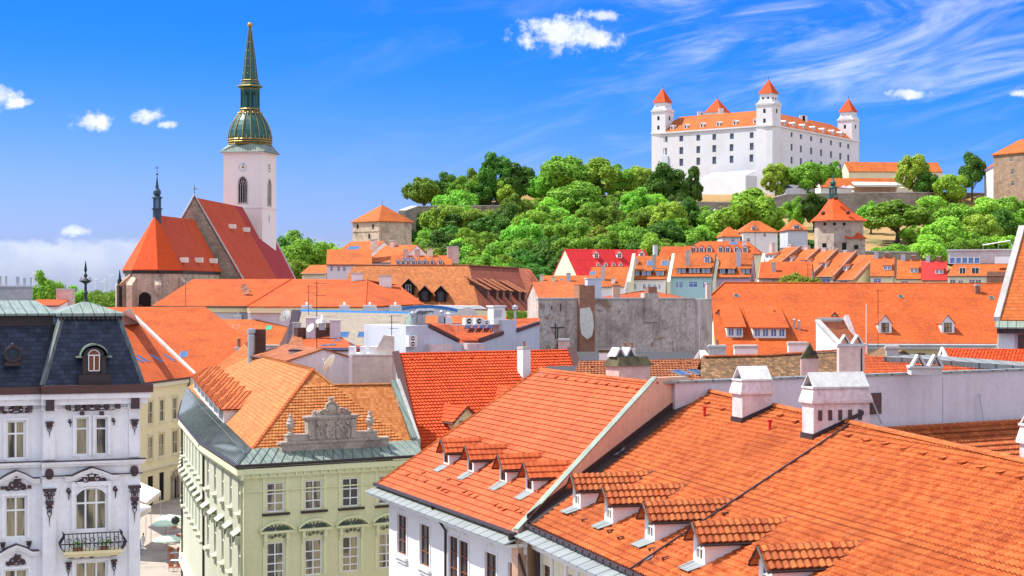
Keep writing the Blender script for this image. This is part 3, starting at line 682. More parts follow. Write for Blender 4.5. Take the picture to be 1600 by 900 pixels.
# ---------------------------------------------------------------- trees
FOL = [foliage('leaves_mid', (.07, .24, .006), (.16, .44, .012), (.30, .62, .02)),
       foliage('leaves_light', (.13, .38, .01), (.25, .56, .015), (.40, .70, .03)),
       foliage('leaves_dark', (.025, .11, .006), (.06, .22, .01), (.12, .33, .02)),
       foliage('leaves_yellow', (.18, .31, .01), (.28, .42, .015), (.40, .52, .03))]
def crown_mesh(seed, shape, N=8200, leaf=.50):
    """crown about 12 m tall and 10 m wide around the origin (z from 0): leaf clumps over many uneven lobes"""
    rg = np.random.RandomState(seed); lobes = []
    K = 46
    for i in range(K):
        for _ in range(50):
            p = rg.uniform(-1, 1, 3)
            if (p**2).sum() < 1: break
        p *= np.array([1, 1, 1]); z = p[2]
        if shape == 0: c = np.array([p[0]*3.9, p[1]*3.9, 5.6+z*4.0]); r = rg.uniform(1.1, 2.1)
        elif shape == 1: k = 1-.35*max(0, z); c = np.array([p[0]*4.6*k, p[1]*4.6*k, 4.6+z*2.9]); r = rg.uniform(1.1, 2.2)
        elif shape == 2: k = 1-.62*(z*.5+.5); c = np.array([p[0]*3.6*k, p[1]*3.6*k, 6.2+z*5.0]); r = rg.uniform(.8, 1.6)
        else: c = np.array([p[0]*4.4, p[1]*4.4, 4.2+abs(z)*3.4-(abs(p[0])+abs(p[1]))*.9]); r = rg.uniform(1.0, 1.8)
        lobes.append((c, r*.84))
    cen = np.array([0, 0, 4.6]); V = []; Fc = []
    w = np.array([l[1]**2 for l in lobes]); w /= w.sum(); idx = rg.choice(K, N, p=w)
    d = rg.normal(size=(N, 3)); d /= np.linalg.norm(d, axis=1)[:, None]
    C = np.array([lobes[i][0] for i in idx]); R = np.array([lobes[i][1] for i in idx])
    out = C-cen; out /= (np.linalg.norm(out, axis=1)[:, None]+1e-6)
    flip = (d*out).sum(1) < -.25; d[flip] *= -1
    rad = R*(rg.uniform(.72, 1.0, N)+(rg.rand(N) < .08)*rg.uniform(0, .35, N))
    p = C+d*rad[:, None]; nrm = d+rg.normal(size=(N, 3))*.55+np.array([0, 0, .25]); nrm /= np.linalg.norm(nrm, axis=1)[:, None]
    a = np.cross(nrm, rg.normal(size=(N, 3))); a /= np.linalg.norm(a, axis=1)[:, None]; b = np.cross(nrm, a)
    s = (leaf*rg.uniform(.55, 1.15, N))[:, None]
    q = np.stack([p-a*s*.5-b*s*.28, p+a*s*.1-b*s*.5, p+a*s*.55+b*s*.05, p+a*s*.05+b*s*.5], 1).reshape(-1, 3)
    q[:, 2] = np.maximum(q[:, 2], .2)
    V = q.tolist(); Fc = [(4*i, 4*i+1, 4*i+2, 4*i+3) for i in range(N)]
    for (c, r) in lobes:       # leafy cores that close the crown
        k = len(V); rr = r*.66
        for i in range(5):
            th = math.pi*i/4
            for j in range(6):
                ph = 2*math.pi*j/6+i*.5; f = rr*rg.uniform(.7, 1.1); V.append([c[0]+f*math.sin(th)*math.cos(ph), c[1]+f*math.sin(th)*math.sin(ph), c[2]+f*math.cos(th)])
        Fc += [(k+i*6+j, k+i*6+(j+1) % 6, k+(i+1)*6+(j+1) % 6, k+(i+1)*6+j) for i in range(4) for j in range(6)]
    me = bpy.data.meshes.new('crown'); me.from_pydata(V, [], Fc); me.uv_layers.new(name='UVMap'); me.update(); return me
def trunk_mesh(seed):
    rg = random.Random(seed); m = MB(); m.tube([(0, 0, -3), (0, 0, 0), (.1, .05, 1.8), (0, .1, 4)], .42, 8, .22)
    for k in range(5):
        g = k*1.3+rg.random(); m.tube([(0, 0, 1.4+.3*k), (math.cos(g)*1.3, math.sin(g)*1.3, 3+.4*k), (math.cos(g)*2.6, math.sin(g)*2.6, 5+.4*k)], .17, 5, .05)
    me = bpy.data.meshes.new('trunk'); me.from_pydata([tuple(v) for v in m.v], [], m.f); me.materials.append(M['bark']); me.uv_layers.new(name='UVMap'); return me
CR = {}; TRK = [trunk_mesh(1), trunk_mesh(2)]
for sh in range(4):
    for fo in range(4):
        me = crown_mesh(sh*7+fo*3+1, sh); me.materials.append(FOL[fo]); CR[(sh, fo)] = me
def tree_at(x, y, z, h, w, sh, fo, label, group, rz=None, name='tree'):
    t = thing(name, label, 'tree', (x, y, z), group); s = h/12; q = w/10
    for nm, me in (('crown', CR[(sh, fo)]), ('trunk', TRK[fo % 2])):
        o = bpy.data.objects.new(nm, me); COL.objects.link(o); o.parent = t; o.scale = (q, q, s); o.rotation_euler = (0, 0, rz if rz is not None else random.random()*6)
        if nm == 'crown' : o.location = (0, 0, .06*h)
    return t
def ground_hit(u, v, frac_h, d0=432, d1=780):
    """first point along the sight line where something frac_h above the slope would be seen"""
    r = ray(u, v); y = d0
    while y < d1:
        if H+r.z*y <= terr(r.x*y, y)+frac_h: return r.x*y, y
        y += 2
    return None
# woods and park trees: (u, v of crown centre, height m, width m, shape, foliage)
TREES = []
def woods():
    rg = random.Random(11)
    sky = [(662,290,17,15,1,0),(700,278,15,12,0,2),(742,280,15,13,0,0),(776,272,20,14,0,2),(812,282,16,13,0,2),(793,296,13,11,0,3),(884,262,24,24,1,0),(842,285,15,14,1,0),
           (935,268,20,20,1,1),(968,282,16,14,0,0),(1000,285,16,12,0,3),(1041,290,20,16,0,2),(1083,293,17,10,2,2),(900,300,19,22,3,0),(714,312,19,16,1,0),(692,344,16,14,0,1),
           (995,314,12,12,0,1),(726,294,12,12,0,0),(760,302,12,12,0,2),(675,300,12,12,0,2),(720,334,15,16,1,0),(700,352,13,14,0,2),(742,346,13,14,0,1),(655,352,9,11,0,2)]
    for s in sky: TREES.append(s+('skyline',))
    # slope rows
    for (v, ua, ub, st, hh) in ((322, 800, 1090, 33, 12), (343, 770, 1105, 31, 12), (366, 640, 1110, 30, 12), (388, 628, 1080, 30, 12), (408, 640, 940, 30, 12), (428, 730, 910, 28, 11)):
        u = ua
        while u < ub:
            k = rg.choice([0, 0, 1, 2, 1, 3, 2, 0]); TREES.append((u+rg.uniform(-9, 9), v+rg.uniform(-7, 7), hh*rg.uniform(.8, 1.2), rg.uniform(10, 14), rg.choice([0, 0, 1, 3]), k, 'slope')); u += st
    # right park
    for s in [(1172,322,25,25,3,1),(1243,328,12,8,0,0),(1272,325,13,10,0,2),(1170,272,13,10,0,2),(1212,277,14,11,0,3),(1262,266,17,17,1,0),(1300,268,14,12,0,0),(1428,268,17,13,0,3),(1448,285,12,11,0,2),
              (1519,266,17,11,0,2),(1402,330,17,22,3,0),(1361,334,11,9,0,0),(1482,292,15,14,0,1),(1455,325,13,11,0,1),(1500,330,14,15,1,0),(1540,325,14,15,1,1),(1578,320,14,15,1,0),(1530,362,14,13,0,3),
              (1480,360,15,16,1,1),(1560,352,12,14,0,2),(1595,350,12,14,0,0),(1452,385,13,15,1,1),(1497,388,11,12,0,0),(1580,385,10,12,0,1),(1398,390,9,12,1,0),(1225,372,9,13,1,0),(1252,384,6,10,0,2),(1280,388,5,9,0,2),(1530,384,10,12,0,0),
              (1108,345,12,12,0,0),(1100,368,10,12,0,1),(1350,275,7,10,0,2),(1385,276,6,9,0,0),(1425,365,7,8,0,0)]:
        TREES.append(s+('park',))
woods()
def place_trees():
    res = []
    for (u, v, h, w, sh, fo, grp) in TREES:
        q = ground_hit(u, v, h*.58, 470 if (grp == 'park' and v > 360) else 440)
        if q is None:
            D = 720; q = (ray(u, v).x*D, D)
        x, y = q; res.append([u, v, h, w, sh, fo, grp, x, y])
    return res
KIND = {0: 'mid green', 1: 'bright green', 2: 'dark green', 3: 'yellowish green'}
SHP = {0: 'rounded', 1: 'broad domed', 2: 'tapering', 3: 'low spreading'}
ORD = ['first', 'second', 'third', 'fourth', 'fifth', 'sixth', 'seventh', 'eighth', 'ninth', 'tenth', 'eleventh', 'twelfth', 'thirteenth', 'fourteenth', 'fifteenth', 'sixteenth', 'seventeenth', 'eighteenth', 'nineteenth', 'twentieth']+['twenty-'+w for w in ('first', 'second', 'third', 'fourth', 'fifth', 'sixth', 'seventh', 'eighth', 'ninth')]+['thirtieth']
def rowname(t):
    u, v, g = t[0], t[1], t[6]
    if g == 'skyline': return 'on wooded skyline left of castle'
    if g == 'slope':
        for a, nm in ((333, 'in highest row of wooded slope'), (355, 'in row two of wooded slope'), (377, 'in middle row of wooded slope'), (398, 'in row four of wooded slope'), (418, 'behind the brown roofed hall'), (999, 'at foot of wooded slope')):
            if v < a: return nm
    if v < 300: return 'above the long fortress wall'
    if v < 345: return 'in front of the long fortress wall'
    if v < 366: return 'on park slope around the chapel'
    return 'just behind the terraced houses'
def make_trees():
    res = place_trees(); cells = {}
    for t in res: cells.setdefault(rowname(t), []).append(t)
    for nm, lst in cells.items():
        lst.sort(key=lambda t: t[0])
        for i, t in enumerate(lst):
            u, v, h, w, sh, fo, grp, x, y = t
            lab = '%s tree, %s from left %s' % (KIND[fo], ORD[i], nm)
            z = H+ray(u, v).z*y-h*.56; z = min(z, terr(x, y)+.5)
            tree_at(x, y, max(z, terr(x, y)-5), h, w, sh, fo, lab, {'skyline': 'trees along the hill top', 'slope': 'trees of the wooded castle slope', 'park': 'trees of the castle park'}[grp])
make_trees()
# trees beside the cathedral and on the left horizon
for (u, D, h, w, sh, fo, nm) in ((470, 520, 22, 18, 0, 0, 'broad green tree right behind the cathedral nave, nearest the roof'), (497, 530, 18, 16, 0, 1, 'bright green tree standing right of the tree behind the nave'), (452, 540, 19, 13, 0, 2, 'dark tree peeping out past the cathedral roof edge'), (520, 540, 13, 12, 0, 0, 'low tree below the square grey tower'),
                                 (448, 500, 12, 14, 0, 1, 'small bright tree low beside the cathedral roof')):
    v = {470: 404, 497: 412, 452: 408, 520: 405, 448: 425}[u]; z = zat(v, D)-h*.56; tree_at((u-800)*D/F, D, z, h, w, sh, fo, nm, 'trees beside the cathedral')
for i, (u, v, D, h, w, fo) in enumerate(((70, 466, 620, 26, 13, 0), (88, 470, 640, 18, 12, 2), (112, 473, 700, 18, 16, 0))):
    tree_at((u-800)*D/F, D, zat(v, D)-h*.56, h, w, 0, fo, ['tallest tree on the left horizon beside the chimney stack', 'dark tree right of the tallest horizon tree', 'leafy tree behind the iron finial'][i], 'trees on the left horizon')
def far_wood():
    rg = np.random.RandomState(3); src = CR[(0, 0)]; n = len(src.vertices); co = np.empty(n*3); src.vertices.foreach_get('co', co); co = co.reshape(-1, 3)
    V = []; Fc = []; polys = [tuple(p.vertices) for p in src.polygons if p.index % 4 == 0]
    k = 0; used = sorted({i for p in polys for i in p}); mp = {i: j for j, i in enumerate(used)}; cu = co[used]
    for i in range(64):
        u = rg.uniform(20, 215) if i < 52 else rg.uniform(430, 620); D = rg.uniform(900, 1500); top = rg.uniform(24, 31.5) if i < 52 else 24; s = 1.5
        a = rg.uniform(0, 6.28); R = np.array([[math.cos(a), -math.sin(a), 0], [math.sin(a), math.cos(a), 0], [0, 0, 1]])
        p = cu @ R.T * np.array([2.4, 1.6, s]) + np.array([(u-800)*D/F, D, top-11*s]); V += p.tolist(); Fc += [tuple(k+mp[i_] for i_ in q) for q in polys]; k += len(used)
    me = bpy.data.meshes.new('far_wood'); me.from_pydata(V, [], Fc); me.materials.append(FOL[0]); me.uv_layers.new(name='UVMap')
    o = bpy.data.objects.new('far_wood', me); COL.objects.link(o); o['kind'] = 'stuff'; tag(o, 'far wooded river plain seen left of the cathedral', 'wood')
far_wood()
for i, (u, v0, v1) in enumerate(((149, 434, 449), (135, 438, 449), (172, 428, 449), (163, 436, 449), (51, 424, 449))):
    D = 4500; p = P(u, 449, D); p.z = 0; t = thing('wind_turbine', 'tiny wind turbine on the far plain, %s' % ['with its blades spread wide', 'leftmost beside the finial', 'tallest and nearest the cathedral', 'between two others near the cathedral', 'far left above the chimney stack'][i], 'wind turbine', p, 'wind turbines on the horizon')
    top = P(u, v0+3, D); m = MB(); m.tube([p, top], 1.1, 6, .7); m.build('mast', M['white'], t); m = MB()
    for k in range(3): g = .4+k*2.094+i; m.tube([top, top+Vector((math.cos(g)*11, 0, math.sin(g)*11))], .7, 4, .2)
    m.build('blades', M['white'], t)
# ================================================================ NEAR RIGHT: house with four dormers (b2) and the long pantile house (b1)
e2 = 11.5
b2eL = Q(590, 757, H-e2); b2eR = Q(808, 835, H-e2); b2rL = Q(845, 577, 25.05)
pl2 = Pl(b2eL, b2eR, b2rL); b2rR = pl2.at(1025, 600)
fr2 = Fr(b2eL, b2eR)
party = Pl(b2eR, b2rR, b2rR+Vector((0, 0, -5)))           # firewall between the two houses
b1eL = party.at(822.5, 820); e1 = H-b1eL.z
b1eR0 = Q(994, 897.5, b1eL.z); b1rL = party.at(1095, 609)
pl1 = Pl(b1eL, b1eR0, b1rL); d1 = (b1eR0-b1eL).normalized(); b1eR = b1eL+d1*48
_r = pl1.at(1600, 722); d1r = (_r-b1rL).normalized(); b1rR = b1rL+d1r*48
fr1 = Fr(b1eL, b1eR)
def slope_tan(pl): n = pl.n if pl.n.z > 0 else -pl.n; return math.hypot(n.x, n.y)/n.z

def build_b2():
    t = thing('town_house', 'white rendered house with brown windows and a smooth red tile roof carrying four small dormers', 'house', (b2eL.x, b2eL.y, 0))
    L = fr2.L; ze = b2eL.z
    # walls 0.55 m inside the eave
    Wb = [(621.5,805.5,635.5,866.6), (656.7,820.6,671.8,885), (701.6,839,716.4,915), (717.4,846,732,922), (758.6,865,776,940), (795,882,815,955)]
    ops = [fr2.box(b, .55) for b in Wb]
    m = MB(fr2.M); wall(m, .5, L-.1, 0, ze-.35, ops, .2, y=.55)
    m.poly([(.5, .55, 0), (.5, 19, 0), (.5, 19, ze), (.5, 10.3, 25.05), (.5, .55, ze-.3)])
    m.poly([(.5, 19, 0), (L, 19, 0), (L, 19, ze), (.5, 19, ze)])
    m.bx(.42, L-.1, .38, .54, ze-1.0, ze-.36); m.bx(.34, L-.05, .2, .54, ze-.62, ze-.38)
    m.build('wall', M['white'], t)
    for o in ops:
        w = window(t, fr2.M, *o, y=.68, fr='bframe', gl='glass', cols=2, rows=(.33, .66), ft=.075)
    tr = MB(fr2.M)
    for o in ops:
        x0, x1, z0, z1 = o; tr.mark(); tr.bx(x0-.16, x0-.02, .50, .546, z0-.1, z1+.12); tr.bx(x1+.02, x1+.16, .50, .546, z0-.1, z1+.12); tr.bx(x0-.02, x1+.02, .50, .546, z1+.02, z1+.12)
        tr.bx(x0-.25, x1+.25, .36, .546, z0-.22, z0-.06); tr.bx(x0-.1, x1+.1, .46, .546, z0-.45, z0-.23)
        for k in range(5): tr.ball(((x0+x1)/2-.5+.25*k, .53, z1+.34+.1*math.sin(k*math.pi/4)), .07, 1, 6)
        tr.bx((x0+x1)/2-.06, (x0+x1)/2+.06, .49, .546, z1+.3, z1+.6)
    tr.each('stucco_trim', M['white'], t)
    # roof
    wd0 = Vector((b2rR.x-b2eR.x, b2rR.y-b2eR.y, 0)).normalized()*9-Vector((0, 0, 5.5)); far = [b2rL+wd0, b2rR+wd0]
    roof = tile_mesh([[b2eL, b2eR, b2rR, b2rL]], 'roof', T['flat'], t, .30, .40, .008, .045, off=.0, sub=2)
    b = MB(); b.ext([far[1], far[0], b2rL, b2rR], (0, 0, -.1)); b.build('back_slope', T['mid'], roof)
    ridge_mesh(b2rL, b2rR+Vector((0, 0, .05)), T['pan'], roof, .15); 
    v = MB(); v.tube([b2eL+Vector((0, 0, .08)), b2rL+Vector((0, 0, .08))], .09, 5); v.build('verge_tiles', T['pan'], roof)
    guards_mesh(pl2, [(852, 590, 1010, 613, 11), (636, 745, 650, 752, 2), (660, 742, 663, 755, 2), (684, 765, 697, 772, 3), (724, 772, 742, 780, 3), (773, 792, 786, 800, 3), (806, 800, 820, 808, 3), (700, 752, 716, 760, 2)], T['flat'], roof)
    # gutter and green copper cornice sheet
    g = MB(fr2.M); g.tube([(-.3, -.12, ze+.02), (L+.1, -.12, ze+.02)], .10, 6)
    for k in range(20): g.tube([(k*1.15, .02, ze+.08), (k*1.15, -.2, ze-.1)], .025, 4)
    g.build('gutter', M['gutter'], t)
    c = MB(fr2.M); c.ext([(-.6, -.62, ze-.42), (L+.1, -.62, ze-.42), (L+.1, .2, ze-.1), (-.2, .2, ze-.1)], (0, 0, -.06)); c.build('cornice_sheet', M['zinc'], t)
    s = MB(fr2.M); s.bx(-.3, L, -.5, .5, ze-.62, ze-.46); s.build('cornice', M['white'], t)
    dp = MB(fr2.M)
    x, z = fr2.px(671, 790, -.3); dp.tube([(x, -.2, ze-.05), (x+.2, .15, ze-.8), (x+.5, .42, ze-1.3), (x+.5, .42, 0)], .075, 7)
    dp.build('downpipe', M['gutter'], t)
    dp = MB(fr2.M); dp.tube([(L-.2, -.2, ze-.05), (L-.1, .1, ze-.9), (L+.7, .2, ze-2.1), (L+.7, .2, 0)], .08, 7); dp.lathe([(.12, 0), (.2, .3), (.2, .45)], (L-.2, -.2, ze-.4), 6); dp.build('downpipe', M['gutter'], t)
    # firewall with copper coping, shown as the pink triangle
    n = party.n; n = n if n.y < 0 else -n; hn = Vector((n.x, n.y, 0)).normalized()
    th = hn*-.35; up = Vector((0, 0, .32))
    b2e_ = 0; w = MB(); w.M = Matrix.Translation(hn*.04); wd_ = Vector((b2rR.x-b2eR.x, b2rR.y-b2eR.y, 0)).normalized(); w.ext([b2eR+up*.6, b2rR+up, b2rR+wd_*3.2+up*.9, b2rR+wd_*3.2-Vector((0, 0, 9)), b2eR-Vector((0, 0, 6))], th); w.build('firewall', M['salmon'], t)
    c = MB(); a = b2eR+up*.6; b_ = b2rR+up; c.ext([a+hn*.08, b_+hn*.08, b_-hn*.22, a-hn*.22], (0, 0, .07)); c.build('coping', M['copper'], t)
    tp = slope_tan(pl2)
    for (u, v_) in ((697, 727), (735, 739), (786, 755), (827, 769)):
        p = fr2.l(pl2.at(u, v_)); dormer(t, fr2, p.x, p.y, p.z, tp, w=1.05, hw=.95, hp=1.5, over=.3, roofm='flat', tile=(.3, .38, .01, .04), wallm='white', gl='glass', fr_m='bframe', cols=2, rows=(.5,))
    return t
b2 = build_b2()

def build_b1():
    t = thing('long_tiled_house', 'yellowish house with a huge orange pantile roof, five tiled dormers and two white hooded chimneys', 'house', (b1eL.x, b1eL.y, 0))
    L = fr1.L; ze = b1eL.z
    # dark channel against the firewall
    n = party.n; n = n if n.y < 0 else -n; hn = Vector((n.x, n.y, 0)).normalized()
    roof = tile_mesh([[b1eL+hn*.35, b1eR, b1rR, b1rL+hn*.35]], 'roof', T['pan'], t, .29, .36, .042, .055, off=0, sub=5)
    b = MB(); far = (b1rL-b1eL); off = Vector((-d1.y, d1.x, 0))*1.0
    bl = b1rL+fr1.i*9-Vector((0, 0, 6)); br = b1rR+fr1.i*9-Vector((0, 0, 6)); b.ext([bl, br, b1rR-Vector((0,0,.05)), b1rL-Vector((0,0,.05))], (0, 0, -.12)); b.build('back_slope', T['mid'], roof)
    ridge_mesh(b1rL+Vector((0, 0, .04)), b1rR+Vector((0, 0, .04)), T['pan'], roof, .17, .42)
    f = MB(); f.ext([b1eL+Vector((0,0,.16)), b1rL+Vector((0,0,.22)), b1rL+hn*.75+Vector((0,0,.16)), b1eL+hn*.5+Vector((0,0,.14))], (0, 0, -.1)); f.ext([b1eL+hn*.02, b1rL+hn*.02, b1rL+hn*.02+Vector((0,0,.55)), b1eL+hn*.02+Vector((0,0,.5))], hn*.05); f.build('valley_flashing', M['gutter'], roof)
    # joint line down the roof (darker cable channel)
    a = pl1.at(1331, 663); c = pl1.at(985, 892); nn = pl1.n if pl1.n.z > 0 else -pl1.n
    j = MB(); side = (a-c).cross(nn).normalized()*.045; j.ext([c-side+nn*.05, c+side+nn*.05, a+side+nn*.05, a-side+nn*.05], nn*.06); j.build('expansion_joint', M['gutter'], roof)
    guards_mesh(pl1, [(1216, 652, 1240, 662, 2), (1322, 684, 1352, 692, 2), (1350, 690, 1590, 750, 9), (1102, 632, 1150, 652, 3)], T['pan'], roof, w=.26)
    guards_mesh(pl1, [(893, 806, 910, 816, 2), (950, 833, 966, 844, 2), (1015, 862, 1036, 876, 2), (1060, 795, 1066, 800, 2), (1120, 800, 1130, 806, 2)], M['gutter'], roof, w=.1)
    # walls
    Wb = [(848, 884, 862, 915), (888, 900, 902, 930)]
    ops = [fr1.box(b_, .5) for b_ in Wb]
    m = MB(fr1.M); wall(m, 0.0, L, 0, ze-.4, ops, .2, y=.5); m.poly([(0, .5, 0), (0, 10, 0), (0, 10, ze), (0, .5, ze-.4)])
    m.build('wall', M['pale'], t)
    for o in ops: window(t, fr1.M, *o, y=.66, fr='bframe', cols=2, rows=(.4,))
    s = MB(fr1.M); s.bx(0, L, -.35, .49, ze-.66, ze-.48); s.bx(0, L, .2, .49, ze-1.1, ze-.665)
    for o in ops: s.bx(o[0]-.3, o[0]-.05, .4, .49, o[2]-1, o[3]+.5); s.bx(o[1]+.05, o[1]+.3, .4, .49, o[2]-1, o[3]+.5); s.bx(o[0]-.3, o[1]+.3, .38, .49, o[3]+.5, o[3]+.9)
    s.build('cornice', M['white'], t)
    c = MB(fr1.M); c.ext([(-.1, -.75, ze-.40), (L, -.75, ze-.40), (L, .1, ze-.12), (-.1, .1, ze-.12)], (0, 0, -.06)); c.build('cornice_sheet', M['zinc'], t)
    g = MB(fr1.M); g.tube([(0, -.1, ze-.0), (L, -.1, ze-.0)], .10, 6)
    for k in range(50): g.bx(k*.9-.05, k*.9+.05, -.22, .03, ze-.06, ze+.09)
    g.build('gutter', M['gutter'], t)
    dp = MB(fr1.M); dp.tube([(.9, .3, ze-.9), (.9, .38, 0)], .08, 7); dp.build('downpipe', M['gutter'], t)
    tp = slope_tan(pl1)
    for (u, v_) in ((901, 794), (951, 817), (1015, 845), (1092, 881), (1196, 925)):
        p = fr1.l(pl1.at(u, v_)); d = dormer(t, fr1, p.x, p.y, p.z, tp, w=1.15, hw=1.05, hp=1.6, over=.27, roofm='old', tile=(.27, .40, .035, .05), wallm='white', gl='glassc', fr_m='wframe', cols=2, rows=(.5,))
    # hooded chimneys
    def chim(u, v_, wx, wy, htop, vents, lab):
        p = fr1.l(pl1.at(u, v_)); c = chimney(t, fr1, p.x-wx, p.x, p.y, p.y+wy, p.z-.6, p.z+htop, mat='dirtyw', kind='hood', flare=.12, capmat='capc', label=lab)
        wy_ = wy; wy = min(wy, (b1rL.z-p.z)/tp-.05); k = MB(fr1.M); k.bx(p.x-wx-.06, p.x+.06, p.y-.06, p.y-.005, p.z-.1, p.z+.22)
        k.ext([(p.x+.004, p.y-.06, p.z-.02), (p.x+.004, p.y+wy, p.z+wy*tp-.02), (p.x+.004, p.y+wy, p.z+wy*tp+.16), (p.x+.004, p.y-.06, p.z+.2)], (.06, 0, 0)); k.build('chimney_flashing', M['gutter'], c); wy = wy_
        if vents:
            q = MB(fr1.M)
            for i in range(5): y = p.y+.32+i*(wy-.5)/4.6; q.bx(p.x+.001, p.x+.035, y-.09, y+.09, p.z+htop-.75, p.z+htop-.3)
            q.each('soot_door', M['brownmet'], c)
    chim(1160, 660, 1.25, 1.55, 1.35, False, 'plain hooded white chimney with a pink stained side')
    chim(1271, 686, 1.15, 2.7, 1.55, True, 'wide hooded white chimney with a row of small brown doors')
    for (u, v_) in ((1101, 650), (1203, 672)):
        p = pl1.at(u, v_); m = MB(); m.lathe([(.07, -.1), (.07, .38), (.12, .4), (.12, .48), (.03, .5)], p, 8); m.build('vent_pipe', M['red'], t)
    # far white stack at the right edge
    p = fr1.l(pl1.at(1592, 716)); 
    chimney(t, fr1, p.x-.6, p.x+.6, p.y+.4, p.y+2.2, p.z-1, p.z+.5, mat='dirtyw', kind='hood', flare=.1, capmat='capc', label='white chimney cut by the right edge of the picture')
    return t
b1 = build_b1()
# pigeons on the flashing and roof
for i, (u, v, lab) in enumerate(((964, 715, 'pigeon perched on the dark flashing near the salmon firewall'), (974, 708, 'second pigeon from the top on the dark firewall flashing'), (1007, 770, 'pigeon on the ridge of the second tiled dormer'), (963, 811, 'pigeon on the roof beside the second tiled dormer'), (1039, 831, 'pigeon on the roof right of the third tiled dormer'), (1060, 824, 'pigeon highest beside the cheek of the third tiled dormer'), (1016, 880, 'pigeon sitting alone low on the roof near the joint line'), (1114, 872, 'pigeon in the shade right of the fourth tiled dormer'))):
    p = pl1.at(u, v); n = pl1.n if pl1.n.z > 0 else -pl1.n; p = p+n*.07
    R = Matrix.Translation(p) @ Matrix.Rotation(i*1.1, 4, 'Z'); m = MB(R)
    for (x, z, r) in ((-.02, .09, .075),): m.lathe([(.005, -.17), (.035, -.10), (.07, 0), (.055, .09), (.02, .13)], (0, 0, 0), 8) if 0 else None
    def ring(cx, cz, ry, rz): return [(cx, ry*math.cos(2*math.pi*k/8), cz+rz*math.sin(2*math.pi*k/8)) for k in range(8)]
    rings = [ring(-.20, .06, .02, .008), ring(-.12, .08, .035, .025), ring(-.04, .10, .07, .06), ring(.05, .12, .07, .07), ring(.11, .17, .04, .045), ring(.13, .22, .03, .035), ring(.16, .235, .022, .024), ring(.20, .225, .006, .006)]
    m.add([q for r in rings for q in r], [(a*8+k, a*8+(k+1) % 8, (a+1)*8+(k+1) % 8, (a+1)*8+k) for a in range(7) for k in range(8)]+[tuple(range(8)), tuple(range(56, 64))])
    for s in (-1, 1): m.tube([(.0, .025*s, .06), (.01, .025*s, 0), (.04, .03*s, 0)], .006, 4)
    o = m.build('pigeon', M['bird'], None); tag(o, lab, 'bird', 'pigeons on the big roof')

# ================================================================ long lavender firewall behind (w1) and the low pantile wing
wdir = (Q(1600, 579, b2rR.z)-b2rR); w1e = b2rR+wdir*1.35; frw = Fr(b2rR, w1e)
def build_w1():
    t = thing('firewall', 'long lavender grey plastered party wall running behind the big pantile roof', 'wall', (b2rR.x, b2rR.y, 0))
    zt = b2rR.z; x0 = 0.3
    m = MB(frw.M); m.bx(1.5, frw.L, .3, .8, 8, zt-.02); m.build('wall', M['lav'], t)
    c = MB(frw.M); c.bx(.6, frw.L, .2, .9, zt-.015, zt+.1); c.build('coping', M['zinc'], t)
    a = frw.box((1351, 614, 1376, 647), .3); h = MB(frw.M); h.bx(a[0], a[1], .22, .298, a[2], a[3]); h.build('metal_hatch', M['brownmet'], t)
    for (u, v0, v1, du) in ((1362, 620, 662, 13), (1532, 615, 660, 3)):
        s0 = frw.px(u, v0, .0); s1 = frw.px(u+du, v1, .0); r = MB(frw.M); r.tube([(s0[0], .1, s0[1]), (s1[0], -.15, s1[1])], .05, 6); r.build('strut', M['steel'], t)
    s = frw.px(1473, 590, .3); s2 = frw.px(1473, 660, .3); r = MB(frw.M); r.bx(s[0]-.02, s[0]+.02, .28, .297, s2[1], s[1]); r.build('lightning_rod', M['steel'], t)
    # the wing in front of it: ridge against the wall, slope towards the viewer
    zr = Q(1500, 664, 22.3).z; x0 = frw.px(1352, 668, .1)[0]-1.5; x1 = frw.L
    yy = -.15; zr = frw.px(1480, 664, yy)[1]
    E = [frw.w(x0, yy-6.5, zr-3.6), frw.w(x1, yy-6.5, zr-3.6), frw.w(x1, yy, zr), frw.w(x0, yy, zr)]
    g = thing('roof_wing', 'low courtyard wing with dark gapped pantiles between the firewall and the big ridge', 'roof', (E[0].x, E[0].y, 0))
    r = tile_mesh([E], 'roof', T['old'], g, .28, .5, .05, .11, off=0, sub=5)
    ridge_mesh(E[3], E[2], T['pan'], r, .16, .45)
    w = MB(frw.M); w.bx(x0, x1, yy-6.3, yy-.1, 0, zr-3.8); w.build('wall', M['lav'], g)
build_w1()
p = P(1346, 626, 89); ant = thing('antenna', 'dark aerial mast with a coiled cable beside the wide white chimney', 'antenna', (p.x, p.y, p.z-2), 'aerials on the roofs')
m = MB(); m.tube([p+Vector((0, 0, -3)), p+Vector((0, 0, 2.6))], .045, 6); m.build('mast', M['iron'], ant)
m = MB()
for z in (1.3, 1.0): m.tube([p+Vector((-.7, 0, z-.3)), p+Vector((.1, 0, z-.3))], .025, 4)
for k in range(7): m.tube([p+Vector((-.7+.1*k, -.2, 1.0)), p+Vector((-.7+.1*k, .2, 1.0))], .014, 3)
m.build('aerial_rods', M['iron'], ant)

